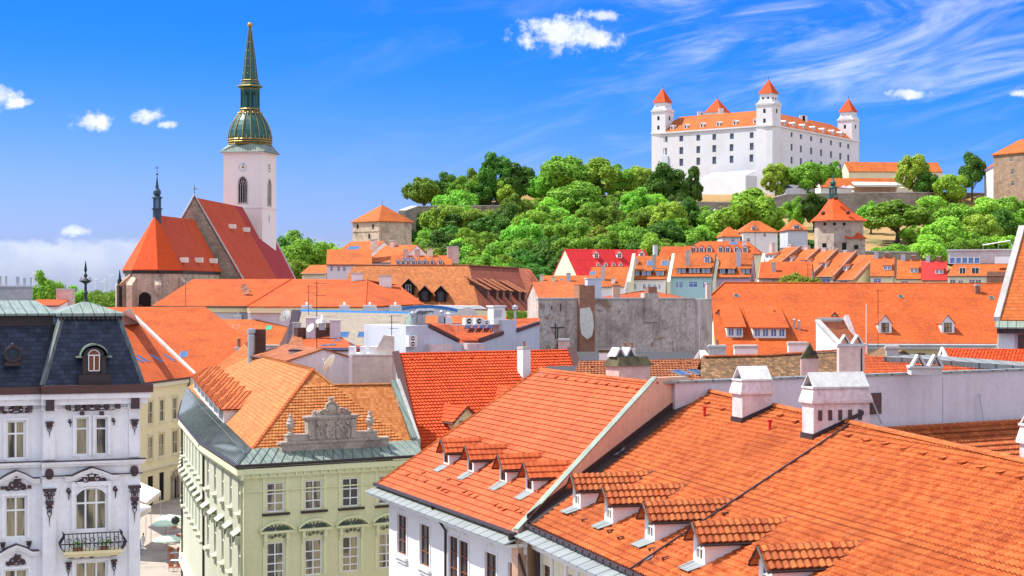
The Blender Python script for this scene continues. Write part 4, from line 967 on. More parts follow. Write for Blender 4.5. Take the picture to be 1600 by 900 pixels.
# ================================================================ house with the bright red roof (b3)
b3rL = Q(621, 553, 24.96); b3rR = Q(886, 547, 24.96); d3 = (b3rR-b3rL).normalized(); b3B = P(655, 705, 127)
pl3 = Pl(b3rL, b3rR, b3B); fr3 = Fr(b3B, b3B+d3*16)
def build_b3():
    t = thing('red_roofed_house', 'house with a bright red tile roof, one gabled dormer and a tall white chimney', 'house', (b3B.x, b3B.y, 0)); L = 16
    R = b3B+d3*L; Rr = b3rL+d3*((b3rR-b3rL).length+.2)
    roof = tile_mesh([[b3B, R, Rr, b3rL]], 'roof', T['bright'], t, .30, .37, .035, .075, off=0, sub=5)
    ridge_mesh(b3rL, Rr, T['bright'], roof, .14, .4)
    b = MB(); b.ext([b3rL, Rr, Rr+Vector((1, 6, -4)), b3rL+Vector((1, 6, -4))], (0, 0, -.1)); b.build('back_slope', T['mid'], roof)
    m = MB(); z0 = b3B.z-.2
    for p, q in (((b3B.x, b3B.y), (R.x, R.y)), ((R.x, R.y), (Rr.x, Rr.y)), ((b3B.x, b3B.y), (b3rL.x, b3rL.y))): m.poly([(p[0], p[1], 0), (q[0], q[1], 0), (q[0], q[1], z0), (p[0], p[1], z0)])
    m.poly([b3B-Vector((0, 0, .2)), b3rL-Vector((0, 0, .2)), (b3rL.x, b3rL.y, z0)]); m.poly([R-Vector((0, 0, .2)), Rr-Vector((0, 0, .2)), (Rr.x, Rr.y, z0)]); m.build('wall', M['cream'], t)
    v = MB(); s = d3*.45
    v.ext([b3B-s+Vector((0,0,.05)), b3B+s*.3+Vector((0,0,.12)), b3rL+s*.3+Vector((0,0,.12)), b3rL-s+Vector((0,0,.05))], (0, 0, .14)); v.build('verge_sheet', M['brownmet'], t)
    v = MB(); v.ext([R-s*.4+Vector((0,0,.05)), R+s*1.6+Vector((0,0,.05)), Rr+s*1.2+Vector((0,0,.05)), Rr-s*.4+Vector((0,0,.05))], (0, 0, .2)); v.build('verge_sheet', M['brownmet'], t)
    g = MB(fr3.M); g.tube([(-.2, -.15, b3B.z), (L, -.15, b3B.z)], .09, 6); g.build('gutter', M['gutter'], t)
    tp = slope_tan(pl3); guards_mesh(pl3, [(625, 563, 868, 558, 14)], T['bright'], roof)
    p = fr3.l(pl3.at(728, 680)); dormer(t, fr3, p.x, p.y, p.z, tp, w=2.0, hw=1.15, hp=2.1, over=.3, roofm='bright', tile=(.3, .37, .02, .05), wallm='cream', trim='brownmet', wfrac=.66, gl='glassc', sillflash=False)
    p = fr3.l(pl3.at(790, 650)); dormer(t, fr3, p.x+1.2, p.y, p.z, tp, w=2.0, hw=1.15, hp=2.1, over=.3, roofm='bright', tile=(.3, .37, .02, .05), wallm='cream', trim='brownmet', wfrac=.66, gl='glassc', sillflash=False)
    p = fr3.l(pl3.at(822, 592)); chimney(t, fr3, p.x-.3, p.x+.42, p.y, p.y+.8, p.z-.4, p.z+2.3, mat='white', kind='flat', flare=.03, pots=1)
build_b3()
# ================================================================ sage green corner building with the sculpted attic
gze = 18.46
G0 = Q(370, 729.5, gze); G1 = Q(656.5, 713, gze); frg = Fr(G0, G1)
GL = [G0, Q(310, 690.6, gze), Q(278, 652, gze), Q(284, 627, gze)]
K = Q(392.6, 704, 19.25); Gpk = Q(488.6, 577, 24.2); K2 = Q(292, 606, 19.25)
plgL = Pl(K, K2, Gpk); Grb = plgL.at(384.6, 536); Gvb = plgL.at(350, 564); Gm = plgL.at(398, 554)
KR = Q(643, 690.5, 19.25); plgF = Pl(K, KR, Gpk); Gt0 = plgF.at(520, 601.5); Gt1 = plgF.at(611, 600)
def scroll(m, cx, cz, r, turns=1.4, s=1, rot=0., y=0., th=.035, n=18):
    pts = []
    for i in range(n+1):
        a = rot+s*turns*2*math.pi*i/n; q = r*(1-.82*i/n); pts.append((cx+q*math.cos(a), y, cz+q*math.sin(a)))
    m.tube(pts, th*1.5, 5, th*.6)
def arch_pts(cx, w, z, rise, n=12):
    R = (w*w/4+rise*rise)/(2*rise); a = math.asin(min(1, w/2/R)); return [(cx+R*math.sin(-a+2*a*i/n), z+rise-R+R*math.cos(-a+2*a*i/n)) for i in range(n+1)]
def build_green():
    t = thing('corner_building', 'pale sage green corner building with sandy tiles and a carved stone attic', 'building', (G0.x, G0.y, 0))
    L = frg.L; wo = .45
    R1 = [(416.7,754.6,443.9,800.3), (476.9,751,503,795.4), (536.5,746.5,562.4,791.2), (592,742,617,787)]
    R2 = [(416,847.5,444,905), (475.6,843,504,897.6), (536,837.7,562.4,892.7), (593,833,619,888)]
    o1 = [frg.box(b, wo) for b in R1]; o2 = [frg.box(b, wo) for b in R2]
    for o in (o1, o2):
        z0 = sum(q[2] for q in o)/4; z1 = sum(q[3] for q in o)/4; w = 1.25; xs = [(q[0]+q[1])/2 for q in o]; st = (xs[3]-xs[0])/3 if o is o1 else (o1c[3]-o1c[0])/3
        x0 = xs[0] if o is o1 else o1c[0]
        for k in range(4): o[k] = (x0+st*k-w/2, x0+st*k+w/2, z0, z1)
        if o is o1: o1c = [(q[0]+q[1])/2 for q in o]
    o3 = [(q[0], q[1], 1.6, 4.2) for q in o1]
    m = MB(frg.M); wall(m, wo, L+2, 0, gze-.55, o1+o2+o3, .22, y=wo)
    m.poly([(L+2, wo, 0), (L+2, 10, 0), (L+2, 10, gze), (L+2, wo, gze-.5)])
    m.build('wall', M['green'], t)
    for q in o1: window(t, frg.M, *q, y=wo+.12, cols=2, rows=(.38, .70), gl='glassc' if q is not o1[2] else 'glass', ft=.085)
    for q in o2: window(t, frg.M, *q, y=wo+.12, cols=2, rows=(.33, .58, .80), gl='glassc', ft=.085)
    for q in o3: window(t, frg.M, *q, y=wo+.12, gl='glass')
    s = MB(frg.M)
    for q in o1: s.bx(q[0]-.32, q[1]+.32, wo-.28, wo-.004, q[2]-.20, q[2]-.06)
    s.each('sill', M['gutter'], t)
    k = MB(frg.M)                       # raised panels and surrounds
    for q in o1:
        for a in (q[0]-.30, q[1]+.12): k.bx(a, a+.18, wo-.06, wo-.004, q[2]-.06, q[3]+.35)
        k.bx(q[0]-.30, q[1]+.30, wo-.08, wo-.006, q[3]+.35, q[3]+.45); k.bx(q[0]-.12, q[1]+.12, wo-.05, wo-.005, q[3]+.04, q[3]+.14)
        k.bx(q[0]-.3, q[1]+.3, wo-.05, wo-.004, q[2]-.95, q[2]-.25)
    xm = [(a[1]+b[0])/2 for a, b in zip(o1, o1[1:])]
    for x in xm+[xm[0]-3.05]: 
        for a in (x-.62, x+.57): k.bx(a, a+.05, wo-.03, wo-.004, o1[0][2]-.9, o1[0][3]+.3)
    for z, d, h in ((o2[0][3]+1.75, .0, 0),): pass
    k.build('wall_panels', M['green2'], t)
    for i, q in enumerate(o2):          # segmental hoods with shell fans
        h = MB(frg.M); cx = (q[0]+q[1])/2; w = q[1]-q[0]+1.15; z = q[3]+.78; ap = arch_pts(cx, w, z, .52, 14)
        prev = None
        h.bx(cx-w/2, cx+w/2, wo-.34, wo-.004, z-.14, z)
        for a, b in zip(ap, ap[1:]): h.ext([(a[0], wo-.36, a[1]), (b[0], wo-.36, b[1]), (b[0], wo-.36, b[1]+.13), (a[0], wo-.36, a[1]+.13)], (0, .355, 0))
        for x in (q[0]-.28, q[1]+.06): h.bx(x, x+.22, wo-.28, wo-.004, z-.62, z-.142); h.bx(x+.03, x+.19, wo-.18, wo-.004, z-.95, z-.622)
        h.bx(q[0]-.3, q[0]-.1, wo-.07, wo-.004, q[2], z-.96); h.bx(q[1]+.1, q[1]+.3, wo-.07, wo-.004, q[2], z-.96)
        hd = h.build('window_hood', M['green2'], t)
        f = MB(frg.M)
        for j in range(9):
            a = math.pi*(j+.5)/9; f.tube([(cx+.12*math.cos(a), wo-.05, z+.02+.08*math.sin(a)), (cx+w*.40*math.cos(a), wo-.06, z+.03+.36*math.sin(a))], .03, 4, .06)
        for s_ in (-1, 1):
            scroll(f, cx+s_*.28, z-.38, .13, 1.2, s_, 0, wo-.03, .03); scroll(f, cx+s_*.55, z-.42, .10, 1.1, -s_, 1, wo-.03, .025)
        f.ball((cx, wo-.03, z-.34), .1)
        f.build('hood_relief', M['copperg'], hd)
    c = MB(frg.M); c.bx(wo-.1, L+2, wo-.10, wo-.004, gze-1.75, gze-1.67); c.bx(wo-.1, L+2, wo-.20, wo-.004, gze-.85, gze-.56); c.bx(.1, L+2, .05, wo-.004, gze-.555, gze-.2)
    for i in range(24): c.bx(.5+i*.62, .62+i*.62, wo-.34, wo-.202, gze-.75, gze-.56)
    c.build('cornice', M['green2'], t)
    # left side in three bends
    pts = [Vector((p.x, p.y, 0)) for p in GL]
    wins_k = 0
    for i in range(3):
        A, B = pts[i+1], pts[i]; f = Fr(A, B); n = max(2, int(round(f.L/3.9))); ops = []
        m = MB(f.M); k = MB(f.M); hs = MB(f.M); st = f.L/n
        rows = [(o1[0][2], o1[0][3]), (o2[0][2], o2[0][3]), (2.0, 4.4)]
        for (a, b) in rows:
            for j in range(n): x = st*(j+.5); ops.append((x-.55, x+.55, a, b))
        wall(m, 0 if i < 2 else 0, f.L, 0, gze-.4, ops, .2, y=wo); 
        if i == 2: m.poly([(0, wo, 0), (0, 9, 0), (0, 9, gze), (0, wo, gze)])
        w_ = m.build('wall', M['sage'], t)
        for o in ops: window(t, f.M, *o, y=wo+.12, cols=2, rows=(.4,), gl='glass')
        for j in range(n):
            x = st*(j+.5); q = rows[1]; z = q[1]+.55
            k.mark(); k.ext([(x-.85, wo-.5, z), (x+.85, wo-.5, z), (x+.85, wo-.004, z+.35), (x-.85, wo-.004, z+.35)], (0, 0, -.07)); k.bx(x-.85, x-.62, wo-.4, wo-.004, z-.6, z-.02); k.bx(x+.62, x+.85, wo-.4, wo-.004, z-.6, z-.02)
            k.mark(); k.bx(x-.8, x+.8, wo-.3, wo-.004, rows[0][0]-.3, rows[0][0]-.1); k.mark(); k.bx(x-.8, x+.8, wo-.3, wo-.004, q[0]-.3, q[0]-.1); k.mark(); k.bx(x-.75, x+.75, wo-.1, wo-.004, rows[0][1]+.1, rows[0][1]+.22)
        k.each('window_hood', M['sage'], t)
        l = MB(f.M); l.bx(-.05, f.L+.05, wo-.38, wo-.004, 5.6, 5.85); l.bx(-.05, f.L+.05, wo-.25, wo-.004, 6.3, 6.42); l.bx(-.05, f.L+.05, wo-.2, wo-.004, gze-.9, gze-.6); l.bx(-.05, f.L, 0.02, wo-.004, gze-.59, gze-.2); l.each('string_course', M['green2'], t)
        if i < 2: dp = MB(f.M); dp.tube([(.1, .0, gze-.2), (.1, wo-.1, gze-.8), (.1, wo-.1, 0)], .09, 6); dp.build('downpipe', M['gutter'], t)
    d_ = MB(frg.M); d_.bx(1.0, 1.0, 0, 0, 0, 0)
    # roof: two tiled slopes, copper eaves
    roof = tile_mesh([[K2, K, Gpk, Gm], [K2, Gm, Grb, Gvb], [K, KR, Gt1, Gt0, Gpk]], 'roof', T['sand'], t, .24, .30, .014, .045, off=.5, sub=3)
    ridge_mesh(K, Gpk, T['pan'], roof, .15, .35, 'hip_tiles'); ridge_mesh(Gpk, Gm, T['sand'], roof, .15, .35); ridge_mesh(Gm, Grb, T['sand'], roof, .15, .35); ridge_mesh(Gpk, Gt0, T['sand'], roof, .13, .35); ridge_mesh(Gt0, Gt1, T['sand'], roof, .12, .35)
    b = MB(); bk = Vector((3.5, .6, -3.5)); b.ext([Gpk, Gm, Gm+Vector((4, 2, -4)), Gpk+Vector((4, 2, -4))], (0, 0, -.1)); b.build('back_slope', T['mid'], roof)
    c = MB(); up = Vector((0, 0, .06)); g0 = Vector((G0.x, G0.y, gze)); g1 = Vector((G1.x, G1.y, gze)); g1 = g0+(g1-g0)*1.02
    c.ext([g0, g1, KR+up*2+(KR-K).normalized()*.4, K+up*2], (0, 0, -.1)); co = c.build('copper_eave', M['copper'], t)
    c = MB(); gl = [Vector((p.x, p.y, gze)) for p in GL]; tt = [K+(K2-K)*s+up*2 for s in (0, .25, .58, 1.0)]
    for i in range(3): c.ext([gl[i+1], gl[i], tt[i], tt[i+1]], (0, 0, -.1))
    c.build('copper_eave', M['copperg'], t, )
    sm = MB()
    for i in range(3):
        n = int((gl[i]-gl[i+1]).length/.6)
        for k in range(n): q = k/n; a_ = gl[i].lerp(gl[i+1], q); b_ = tt[i].lerp(tt[i+1], q); sm.tube([a_+up*.5, b_+up*.5], .035, 4)
    for k in range(18): q = k/18; sm.tube([g0.lerp(g1, q)+up*.5, (K+up*2).lerp(KR+up*2, q)+up*.5], .035, 4)
    sm.build('sheet_seams', M['copperg'], co)
    g = MB(); out = Vector((0, 0, .03)); g.tube([gl[0]+out, g1+out], .10, 6); g.tube([p+out for p in gl], .10, 6); g.build('gutter', M['gutter'], t)
    s = MB()
    for i in range(30):
        q = i/29; k = min(2, int(q*3)); a = gl[0]+(gl[3]-gl[0])*q; b_ = tt[0]+(tt[3]-tt[0])*q; s.tube([a+(b_-a)*.55+Vector((0, 0, .1)), a+(b_-a)*.55+Vector((0, 0, .32))], .02, 4)
    q0 = gl[0]+(tt[0]-gl[0])*.55; q1 = gl[3]+(tt[3]-gl[3])*.55
    for z in (.2, .3): s.tube([q0+Vector((0, 0, z)), q1+Vector((0, 0, z))], .02, 4)
    s.build('snow_rail', M['copperg'], t)
    # verge sheet on the right
    v = MB(); sd = (KR-K).normalized()*.42; v.ext([KR+Vector((0,0,.1)), KR+sd+Vector((0,0,.1)), Gt1+sd+Vector((0,0,.1)), Gt1+Vector((0,0,.1))], (0, 0, .2)); v.build('verge_sheet', M['copper'], t)
    v = MB(); v.ext([KR+sd+Vector((0,0,-1.5)), Gt1+sd+Vector((0,0,-1.5)), Gt1+sd+Vector((0,0,.35)), KR+sd+Vector((0,0,.2))], sd.normalized()*.3); v.build('party_wall', M['concrete'], t)
    # seven abutting hipped dormers along the left slope
    frl = Fr(K2, K); tpl = slope_tan(plgL)
    pa = frl.l(plgL.at(349, 666)); pb = frl.l(plgL.at(303, 609)); n = 7; st = (pa.x-pb.x)/n
    yb = (pa.y+pb.y)/2; zb = plgL.z(*frl.w(pa.x, pa.y, 0).xy)
    for i in range(n):
        x = pa.x-st*(i+.5); y = pa.y+(pb.y-pa.y)*(i+.5)/n; z = plgL.z(*frl.w(x, y, 0).xy)
        dormer(t, frl, x, y, z, tpl, w=st*.97, hw=1.35, hp=2.5, over=.28, roofm='pan', tile=(.26, .34, .02, .05), hip=1.6, wallm='white', cols=3, rows=(), wfrac=.86, sillflash=False, trim='copperg')
    # carved attic
    y0 = 1.55; x0, zq = frg.px(440.6, 712, y0); x1, _ = frg.px(607, 706, y0); zb = gze+.35
    a = MB(frg.M)
    a.bx(x0, x1, y0, y0+.55, zb, zb+.80); a.bx(x0-.1, x1+.1, y0-.1, y0+.65, zb+.802, zb+.95)
    xa, _ = frg.px(481.5, 690, y0); xb, _ = frg.px(557, 690, y0); xc = (xa+xb)/2
    s0 = frg.px(449, 690, y0)[0]; s1 = frg.px(590, 690, y0)[0]
    a.bx(s0, xa-.01, y0+.02, y0+.5, zb+.952, zb+1.32); a.bx(xb+.01, s1, y0+.02, y0+.5, zb+.952, zb+1.32); a.bx(s0-.05, xa-.01, y0-.03, y0+.55, zb+1.322, zb+1.42); a.bx(xb+.01, s1+.05, y0-.03, y0+.55, zb+1.322, zb+1.42)
    zt = zb+2.35
    a.bx(xa, xb, y0-.02, y0+.55, zb+.952, zt); a.bx(xa-.08, xb+.08, y0-.12, y0+.62, zt+.002, zt+.12); a.bx(xa-.14, xb+.14, y0-.18, y0+.66, zt+.122, zt+.24)
    for x in (xa+.05, xb-.45): a.bx(x, x+.4, y0-.12, y0-.022, zb+1.05, zt-.05)
    at = a.build('stone_attic', M['sandst'], t)
    for i in range(3):
        sx = x0+.9+(x1-x0-1.8)*i/2; q = MB(frg.M); q.bx(sx-.14, sx+.14, y0-.35, y0+.3, zb-.45, zb-.002); q.build('attic_bracket', M['capc'], at)
    r = MB(frg.M); rg = random.Random(4)                    # relief: figures between the pilasters
    for i in range(4):
        fx = xa+.75+(xb-xa-1.5)*i/3; r.tube([(fx, y0-.05, zb+1.1), (fx+rg.uniform(-.15, .15), y0-.08, zb+1.5), (fx+rg.uniform(-.2, .2), y0-.1, zb+1.85)], .17, 7, .12); r.ball((fx+rg.uniform(-.1, .1), y0-.1, zb+2.02), .12)
        r.tube([(fx, y0-.1, zb+1.75), (fx+rg.choice([-1, 1])*.4, y0-.14, zb+rg.uniform(1.5, 2.1))], .07, 6, .04)
    for i in range(60):
        fx = rg.uniform(xa+.5, xb-.5); r.ball((fx, y0-.03, zb+rg.uniform(1.1, 2.25)), rg.uniform(.05, .13), rg.uniform(.6, 1.6), 6)
    r.build('attic_relief', M['sandst'], at)
    r = MB(frg.M @ Matrix.Translation((xc, y0, zt)) @ Matrix.Diagonal((.78, 1, .70, 1)) @ Matrix.Translation((-xc, -y0, -zt)))   # crest: shield ringed by scrolls and trophies
    zc = zt+.95; r.lathe([(.02, -.62), (.28, -.5), (.46, -.1), (.44, .25), (.30, .48), (.02, .58)], (xc, y0+.2, zc), 14, 0, 1, .45)
    for k in range(20):
        g = 2*math.pi*k/20; r.ball((xc+.60*math.cos(g), y0+.15, zc+.66*math.sin(g)), rg.uniform(.09, .16), 1.1, 6)
    for s_ in (-1, 1):
        scroll(r, xc+s_*.95, zt+.62, .42, 1.5, s_, .6, y0+.15, .08); scroll(r, xc+s_*1.55, zt+.42, .3, 1.3, -s_, 2, y0+.15, .07)
        r.tube([(xc+s_*.5, y0+.2, zt+.3), (xc+s_*1.0, y0+.2, zt+.75), (xc+s_*1.75, y0+.2, zt+.28)], .13, 6, .07)
        for k in range(26): r.ball((xc+s_*rg.uniform(.5, 1.75), y0+rg.uniform(.05, .3), zt+.28+rg.uniform(0, .7)*rg.random()), rg.uniform(.08, .15), 1, 6)
    r.lathe([(.12, 0), (.22, .12), (.16, .25), (.24, .34), (.2, .46), (.26, .52), (.05, .56)], (xc, y0+.2, zc+.62), 10)
    r.build('attic_crest', M['sandst'], at)
    for sx in ((s0+.35), (s1-.45)):
        u = MB(frg.M); u.lathe([(.22, 0), (.22, .1), (.09, .18), (.12, .3), (.26, .5), (.30, .72), (.2, .86), (.24, .92), (.14, 1.05), (.09, 1.15), (.13, 1.22), (.03, 1.4)], (sx, y0+.28, zb+1.422), 12); u.build('stone_urn', M['sandst'], at)
    return t, at, (y0, zb)
green, attic, _g = build_green()

# ================================================================ white ornate corner building on the left
wP0 = Vector((-28.0, 98.0, 0)); wP1 = Vector(((220-800)*100.8/F, 100.8, 0)); fra = Fr(wP0, wP1)
def cartouche(m, cx, z, w, h, y, th=.05):
    """symmetrical scrollwork crest"""
    for s in (-1, 1):
        scroll(m, cx+s*w*.16, z+h*.45, h*.34, 1.3, s, 1.2, y, th); scroll(m, cx+s*w*.32, z+h*.22, h*.22, 1.2, -s, 2.6, y, th*.85)
        m.tube([(cx+s*w*.1, y, z+h*.1), (cx+s*w*.28, y, z+h*.42), (cx+s*w*.46, y, z+h*.10), (cx+s*w*.5, y, z+h*.04)], th*.8, 5, th*.5)
        m.tube([(cx, y, z), (cx+s*w*.25, y, z+h*.06), (cx+s*w*.42, y, z-.02)], th*.6, 5, th*.3)
    m.lathe([(.02, -h*.3), (h*.16, -h*.2), (h*.22, .0), (h*.16, h*.2), (.02, h*.26)], (cx, y, z+h*.5), 8, 0, 1, .35)
    m.ball((cx, y, z+h*.92), h*.1, 1, 6)
def drop(m, cx, z, h, y, w=.25):
    """capital with a hanging ornament"""
    m.add([(cx-w, y-.1, z), (cx+w, y-.1, z), (cx+w*1.15, y-.1, z+h*.18), (cx-w*1.15, y-.1, z+h*.18), (cx-w, y+.04, z), (cx+w, y+.04, z), (cx+w*1.15, y+.04, z+h*.18), (cx-w*1.15, y+.04, z+h*.18)], [(0,1,2,3), (3,2,6,7), (0,3,7,4), (1,5,6,2), (0,4,5,1)])
    for s in (-1, 1):
        scroll(m, cx+s*w*.6, z-h*.12, w*.42, 1.2, s, 1.57, y, .035); m.tube([(cx+s*w*.45, y, z-h*.2), (cx+s*w*.55, y, z-h*.4), (cx, y, z-h*.62)], .03, 4, .02)
    m.ball((cx, y, z-h*.3), w*.3, 1.6, 6); m.ball((cx, y, z-h*.7), w*.16, 1.8, 6); m.tube([(cx, y, z-h*.62), (cx, y, z-h)], .025, 4, .01)
def build_white():
    t = thing('ornate_town_house', 'white stuccoed corner palace with dark brown scrollwork, slate mansard and a domed copper cap', 'building', (wP0.x, wP0.y, 0))
    px = lambda u, v, y=0: fra.px(u, v, y)
    XR = px(219, 700)[0]; XL = px(66, 700)[0]; X0 = -14
    zc = px(150, 622)[1]; 
    PV = [(118,652,138,712), (149,652,168,711), (117,762,168,829), (117,877,168,950)]
    LV = [(9.5,657,40,718), (7.5,775,42,841), (6,889,44,960)]
    po = [fra.box(b, 0) for b in PV]; lo = [fra.box(b, .35) for b in LV]; lo2 = [(a-3.4, b-3.4, c, d) for a, b, c, d in lo]
    m = MB(fra.M); wall(m, XL, XR, 0, zc, po, .25, y=0)
    m.poly([(XL, 0, 0), (XL, .35, 0), (XL, .35, zc), (XL, 0, zc)]); m.poly([(XR, 0, 0), (XR, 0, zc), (XR, 30, zc), (XR, 30, 0)])
    wall(m, X0, XL-.002, 0, zc, lo+lo2, .25, y=.35)
    m.build('wall', M['ornate'], t)
    for i, q in enumerate(po):
        if i < 2: window(t, fra.M, *q, y=.18, cols=1, rows=(.30,), gl='glassc', ft=.11)
        else: window(t, fra.M, *q, y=.18, cols=3, rows=(.36,), gl='glassc', ft=.11)
    for q in lo: window(t, fra.M, *q, y=.50, cols=2, rows=(.34,), gl='glassc', ft=.11)
    for q in lo2: window(t, fra.M, *q, y=.50, cols=2, rows=(.34,), gl='glassc', ft=.11)
    # arched head over the wide window
    q = po[2]; ar = MB(fra.M); ap = arch_pts((q[0]+q[1])/2, q[1]-q[0], q[3]-.55, .55, 12)
    for a, b in zip(ap, ap[1:]): ar.poly([(a[0], -.003, a[1]), (b[0], -.003, b[1]), (b[0], -.003, q[3]+.03), (a[0], -.003, q[3]+.03)]); ar.ext([(a[0], -.06, a[1]), (b[0], -.06, b[1]), (b[0], -.06, b[1]+.09), (a[0], -.06, a[1]+.09)], (0, .05, 0))
    ar.poly([(ap[0][0], -.003, ap[0][1]-.0), (ap[0][0]+.001, -.003, q[3]), (ap[0][0]-.001, -.003, q[3])]); ar.build('arched_surround', M['ornate'], t)
    k = MB(fra.M); Y = {0: 0, 1: .35}
    pil = [(XL+.02, XL+.72), (XR-.66, XR-.02)]
    for a, b in pil:                     # pilasters, pulvinated in two storeys
        k.bx(a, b, -.14, -.003, 0, px(150, 720)[1]-1.35); k.bx(a+.02, b-.02, -.12, -.004, px(150, 717)[1]+.05, px(150, 640)[1])
        for j in range(4): k.bx(a+.08+j*.16, a+.14+j*.16, -.17, -.142, 0, px(150, 860)[1])
        k.bx(a-.06, b+.06, -.2, -.003, px(150, 640)[1], zc)
    def ledge(v, pr, h, zoff=0):
        z = px(150, v)[1]+zoff; k.bx(XL-.05, XR+pr*.6, -pr, -.003, z-h, z); k.bx(X0, XL-.06, .35-pr, .347, z-h, z)
        return z
    z1 = ledge(719, .34, .14); ledge(723, .22, .14); z2 = ledge(742, .12, .07); ledge(637, .1, .07); ledge(628, .3, .12, .0)
    k.bx(XL-.1, XR+.35, -.35, -.003, zc-.32, zc); k.bx(X0, XL-.11, 0.0, .347, zc-.32, zc); k.bx(XL-.1, XR+.5, -.55, -.003, zc+.002, zc+.3); k.bx(X0, XL-.11, -.2, .347, zc+.002, zc+.3)
    # window surrounds
    for q, yy in [(po[0], 0), (po[1], 0), (po[3], 0)]+[(w, .35) for w in lo+lo2]:
        k.bx(q[0]-.16, q[0]-.01, yy-.09, yy-.003, q[2], q[3]+.15); k.bx(q[1]+.01, q[1]+.16, yy-.09, yy-.003, q[2], q[3]+.15); k.bx(q[0]-.009, q[1]+.009, yy-.09, yy-.003, q[3]+.01, q[3]+.15)
    q = po[2]; k.bx(q[0]-.2, q[0]-.01, -.12, -.003, q[2], q[3]+.35); k.bx(q[1]+.01, q[1]+.2, -.12, -.003, q[2], q[3]+.35); k.bx(q[0]-.009, q[1]+.009, -.12, -.003, q[3]+.1, q[3]+.35)
    # curved pediments: centre and left bay, both upper rows
    def ped(cx, z, w, rise, yy, flat=.35):
        pts = [(cx-w/2, z), (cx-w/2+flat, z), (cx-w*.2, z+rise*.55), (cx, z+rise), (cx+w*.2, z+rise*.55), (cx+w/2-flat, z), (cx+w/2, z)]
        for a, b in zip(pts, pts[1:]): k.ext([(a[0], yy-.42, a[1]), (b[0], yy-.42, b[1]), (b[0], yy-.42, b[1]+.11), (a[0], yy-.42, a[1]+.11)], (0, .415, 0))
        for a, b in zip(pts, pts[1:]): k.ext([(a[0], yy-.28, a[1]-.16), (b[0], yy-.28, b[1]-.16), (b[0], yy-.28, b[1]-.004), (a[0], yy-.28, a[1]-.004)], (0, .275, 0))
        for a, b in zip(pts, pts[1:]): dk.ext([(a[0], yy-.46, a[1]+.114), (b[0], yy-.46, b[1]+.114), (b[0], yy-.46, b[1]+.17), (a[0], yy-.46, a[1]+.17)], (0, .45, 0))
    dk = MB(fra.M)
    c0 = (po[2][0]+po[2][1])/2; cl = (lo[0][0]+lo[0][1])/2; z = px(143, 745)[1]
    ped(c0, z, 2.9, .42, 0); ped(cl, px(25, 752)[1], 2.5, .45, .35); ped(cl-3.4, px(25, 752)[1], 2.5, .45, .35); zl = px(25, 866)[1]; ped(cl, zl, 2.4, .40, .35); ped(cl-3.4, zl, 2.4, .40, .35)
    dk.bx(XL-.04, XR+.3, -.38, -.003, z1+.003, z1+.05); dk.bx(X0, XL-.05, -.02, .347, z1+.003, z1+.05)
    dk.bx(XL+.0, c0-1.5, -.2, -.003, z2+.003, z2+.05); dk.bx(c0+1.5, XR+.1, -.2, -.003, z2+.003, z2+.05)
    k.build('stucco_mouldings', M['ornate'], t); dk.build('ledge_flashing', M['gutter'], t)
    # brown ornaments
    o = MB(fra.M); yb = -.06
    o.mark(); cartouche(o, (po[0][0]+po[1][1])/2, px(143, 641)[1], 2.5, .46, yb, .055); o.mark(); cartouche(o, c0, px(143, 758)[1], 2.1, .78, yb, .06)
    for dx in (0, -3.4):
        o.mark(); cartouche(o, cl+dx, px(25, 646)[1], 1.75, .48, .29, .055); o.mark(); cartouche(o, cl+dx, px(25, 767)[1], 1.15, .75, .29, .06); o.mark(); cartouche(o, cl+dx, px(25, 884)[1], 1.1, .62, .29, .055)
        for s in (-1, 1): o.mark(); o.bx(cl+dx+s*.72-.1, cl+dx+s*.72+.1, .2, .346, px(25, 765)[1], px(25, 760)[1]); o.mark(); drop(o, cl+dx+s*.7, px(25, 850)[1], .5, .29, .13)
    for a, b in pil:
        c = (a+b)/2; o.mark(); o.bx(c-.22, c+.22, -.52, -.203, px(150, 640)[1]+.02, zc-.0); o.mark(); drop(o, c, px(150, 660)[1], .75, -.19, .2); o.mark(); o.lathe([(.02, -.3), (.15, -.25), (.24, 0), (.18, .25), (.05, .3)], (c, -.12, px(150, 738)[1]), 8, 0, 1, .4)
        o.mark(); drop(o, c, px(150, 765)[1], 1.0, -.22, .33); o.mark(); drop(o, c, px(150, 785)[1], 1.2, -.19, .2)
    for u in (100, 115, 130, 145, 160, 177): x = px(u+6, 628)[0]; o.mark(); o.bx(x-.13, x+.13, -.38, -.005, zc-.60, zc-.34)
    for u in (3, 25, 47): x = px(u, 628)[0]; o.mark(); o.bx(x-.13, x+.13, -.03, .345, zc-.60, zc-.34)
    for x in (px(110, 660)[0], px(178, 660)[0]): o.mark(); scroll(o, x, px(140, 658)[1], .12, 1.1, 1, 1.5, yb, .03); o.tube([(x, yb, px(140, 658)[1]), (x, yb, px(140, 666)[1])], .04, 4, .02)
    for x in (px(108, 770)[0], px(181, 770)[0]): o.mark(); scroll(o, x, px(140, 766)[1], .15, 1.1, 1, 1.5, yb, .04); o.tube([(x, yb, px(140, 766)[1]), (x-.03, yb, px(140, 780)[1])], .05, 4, .02)
    for q in po[:2]: o.mark(); o.bx((q[0]+q[1])/2-.12, (q[0]+q[1])/2+.12, -.12, -.095, q[3]+.12, q[3]+.34)
    zz = px(143, 720)[1]; o.mark()
    for s in (-1, 1): o.tube([(c0, -.06, px(143, 721)[1]), (c0+s*.5, -.06, px(143, 719)[1]), (c0+s*.8, -.06, px(143, 722)[1]), (c0+s*1.25, -.06, px(143, 719)[1])], .04, 5, .025)
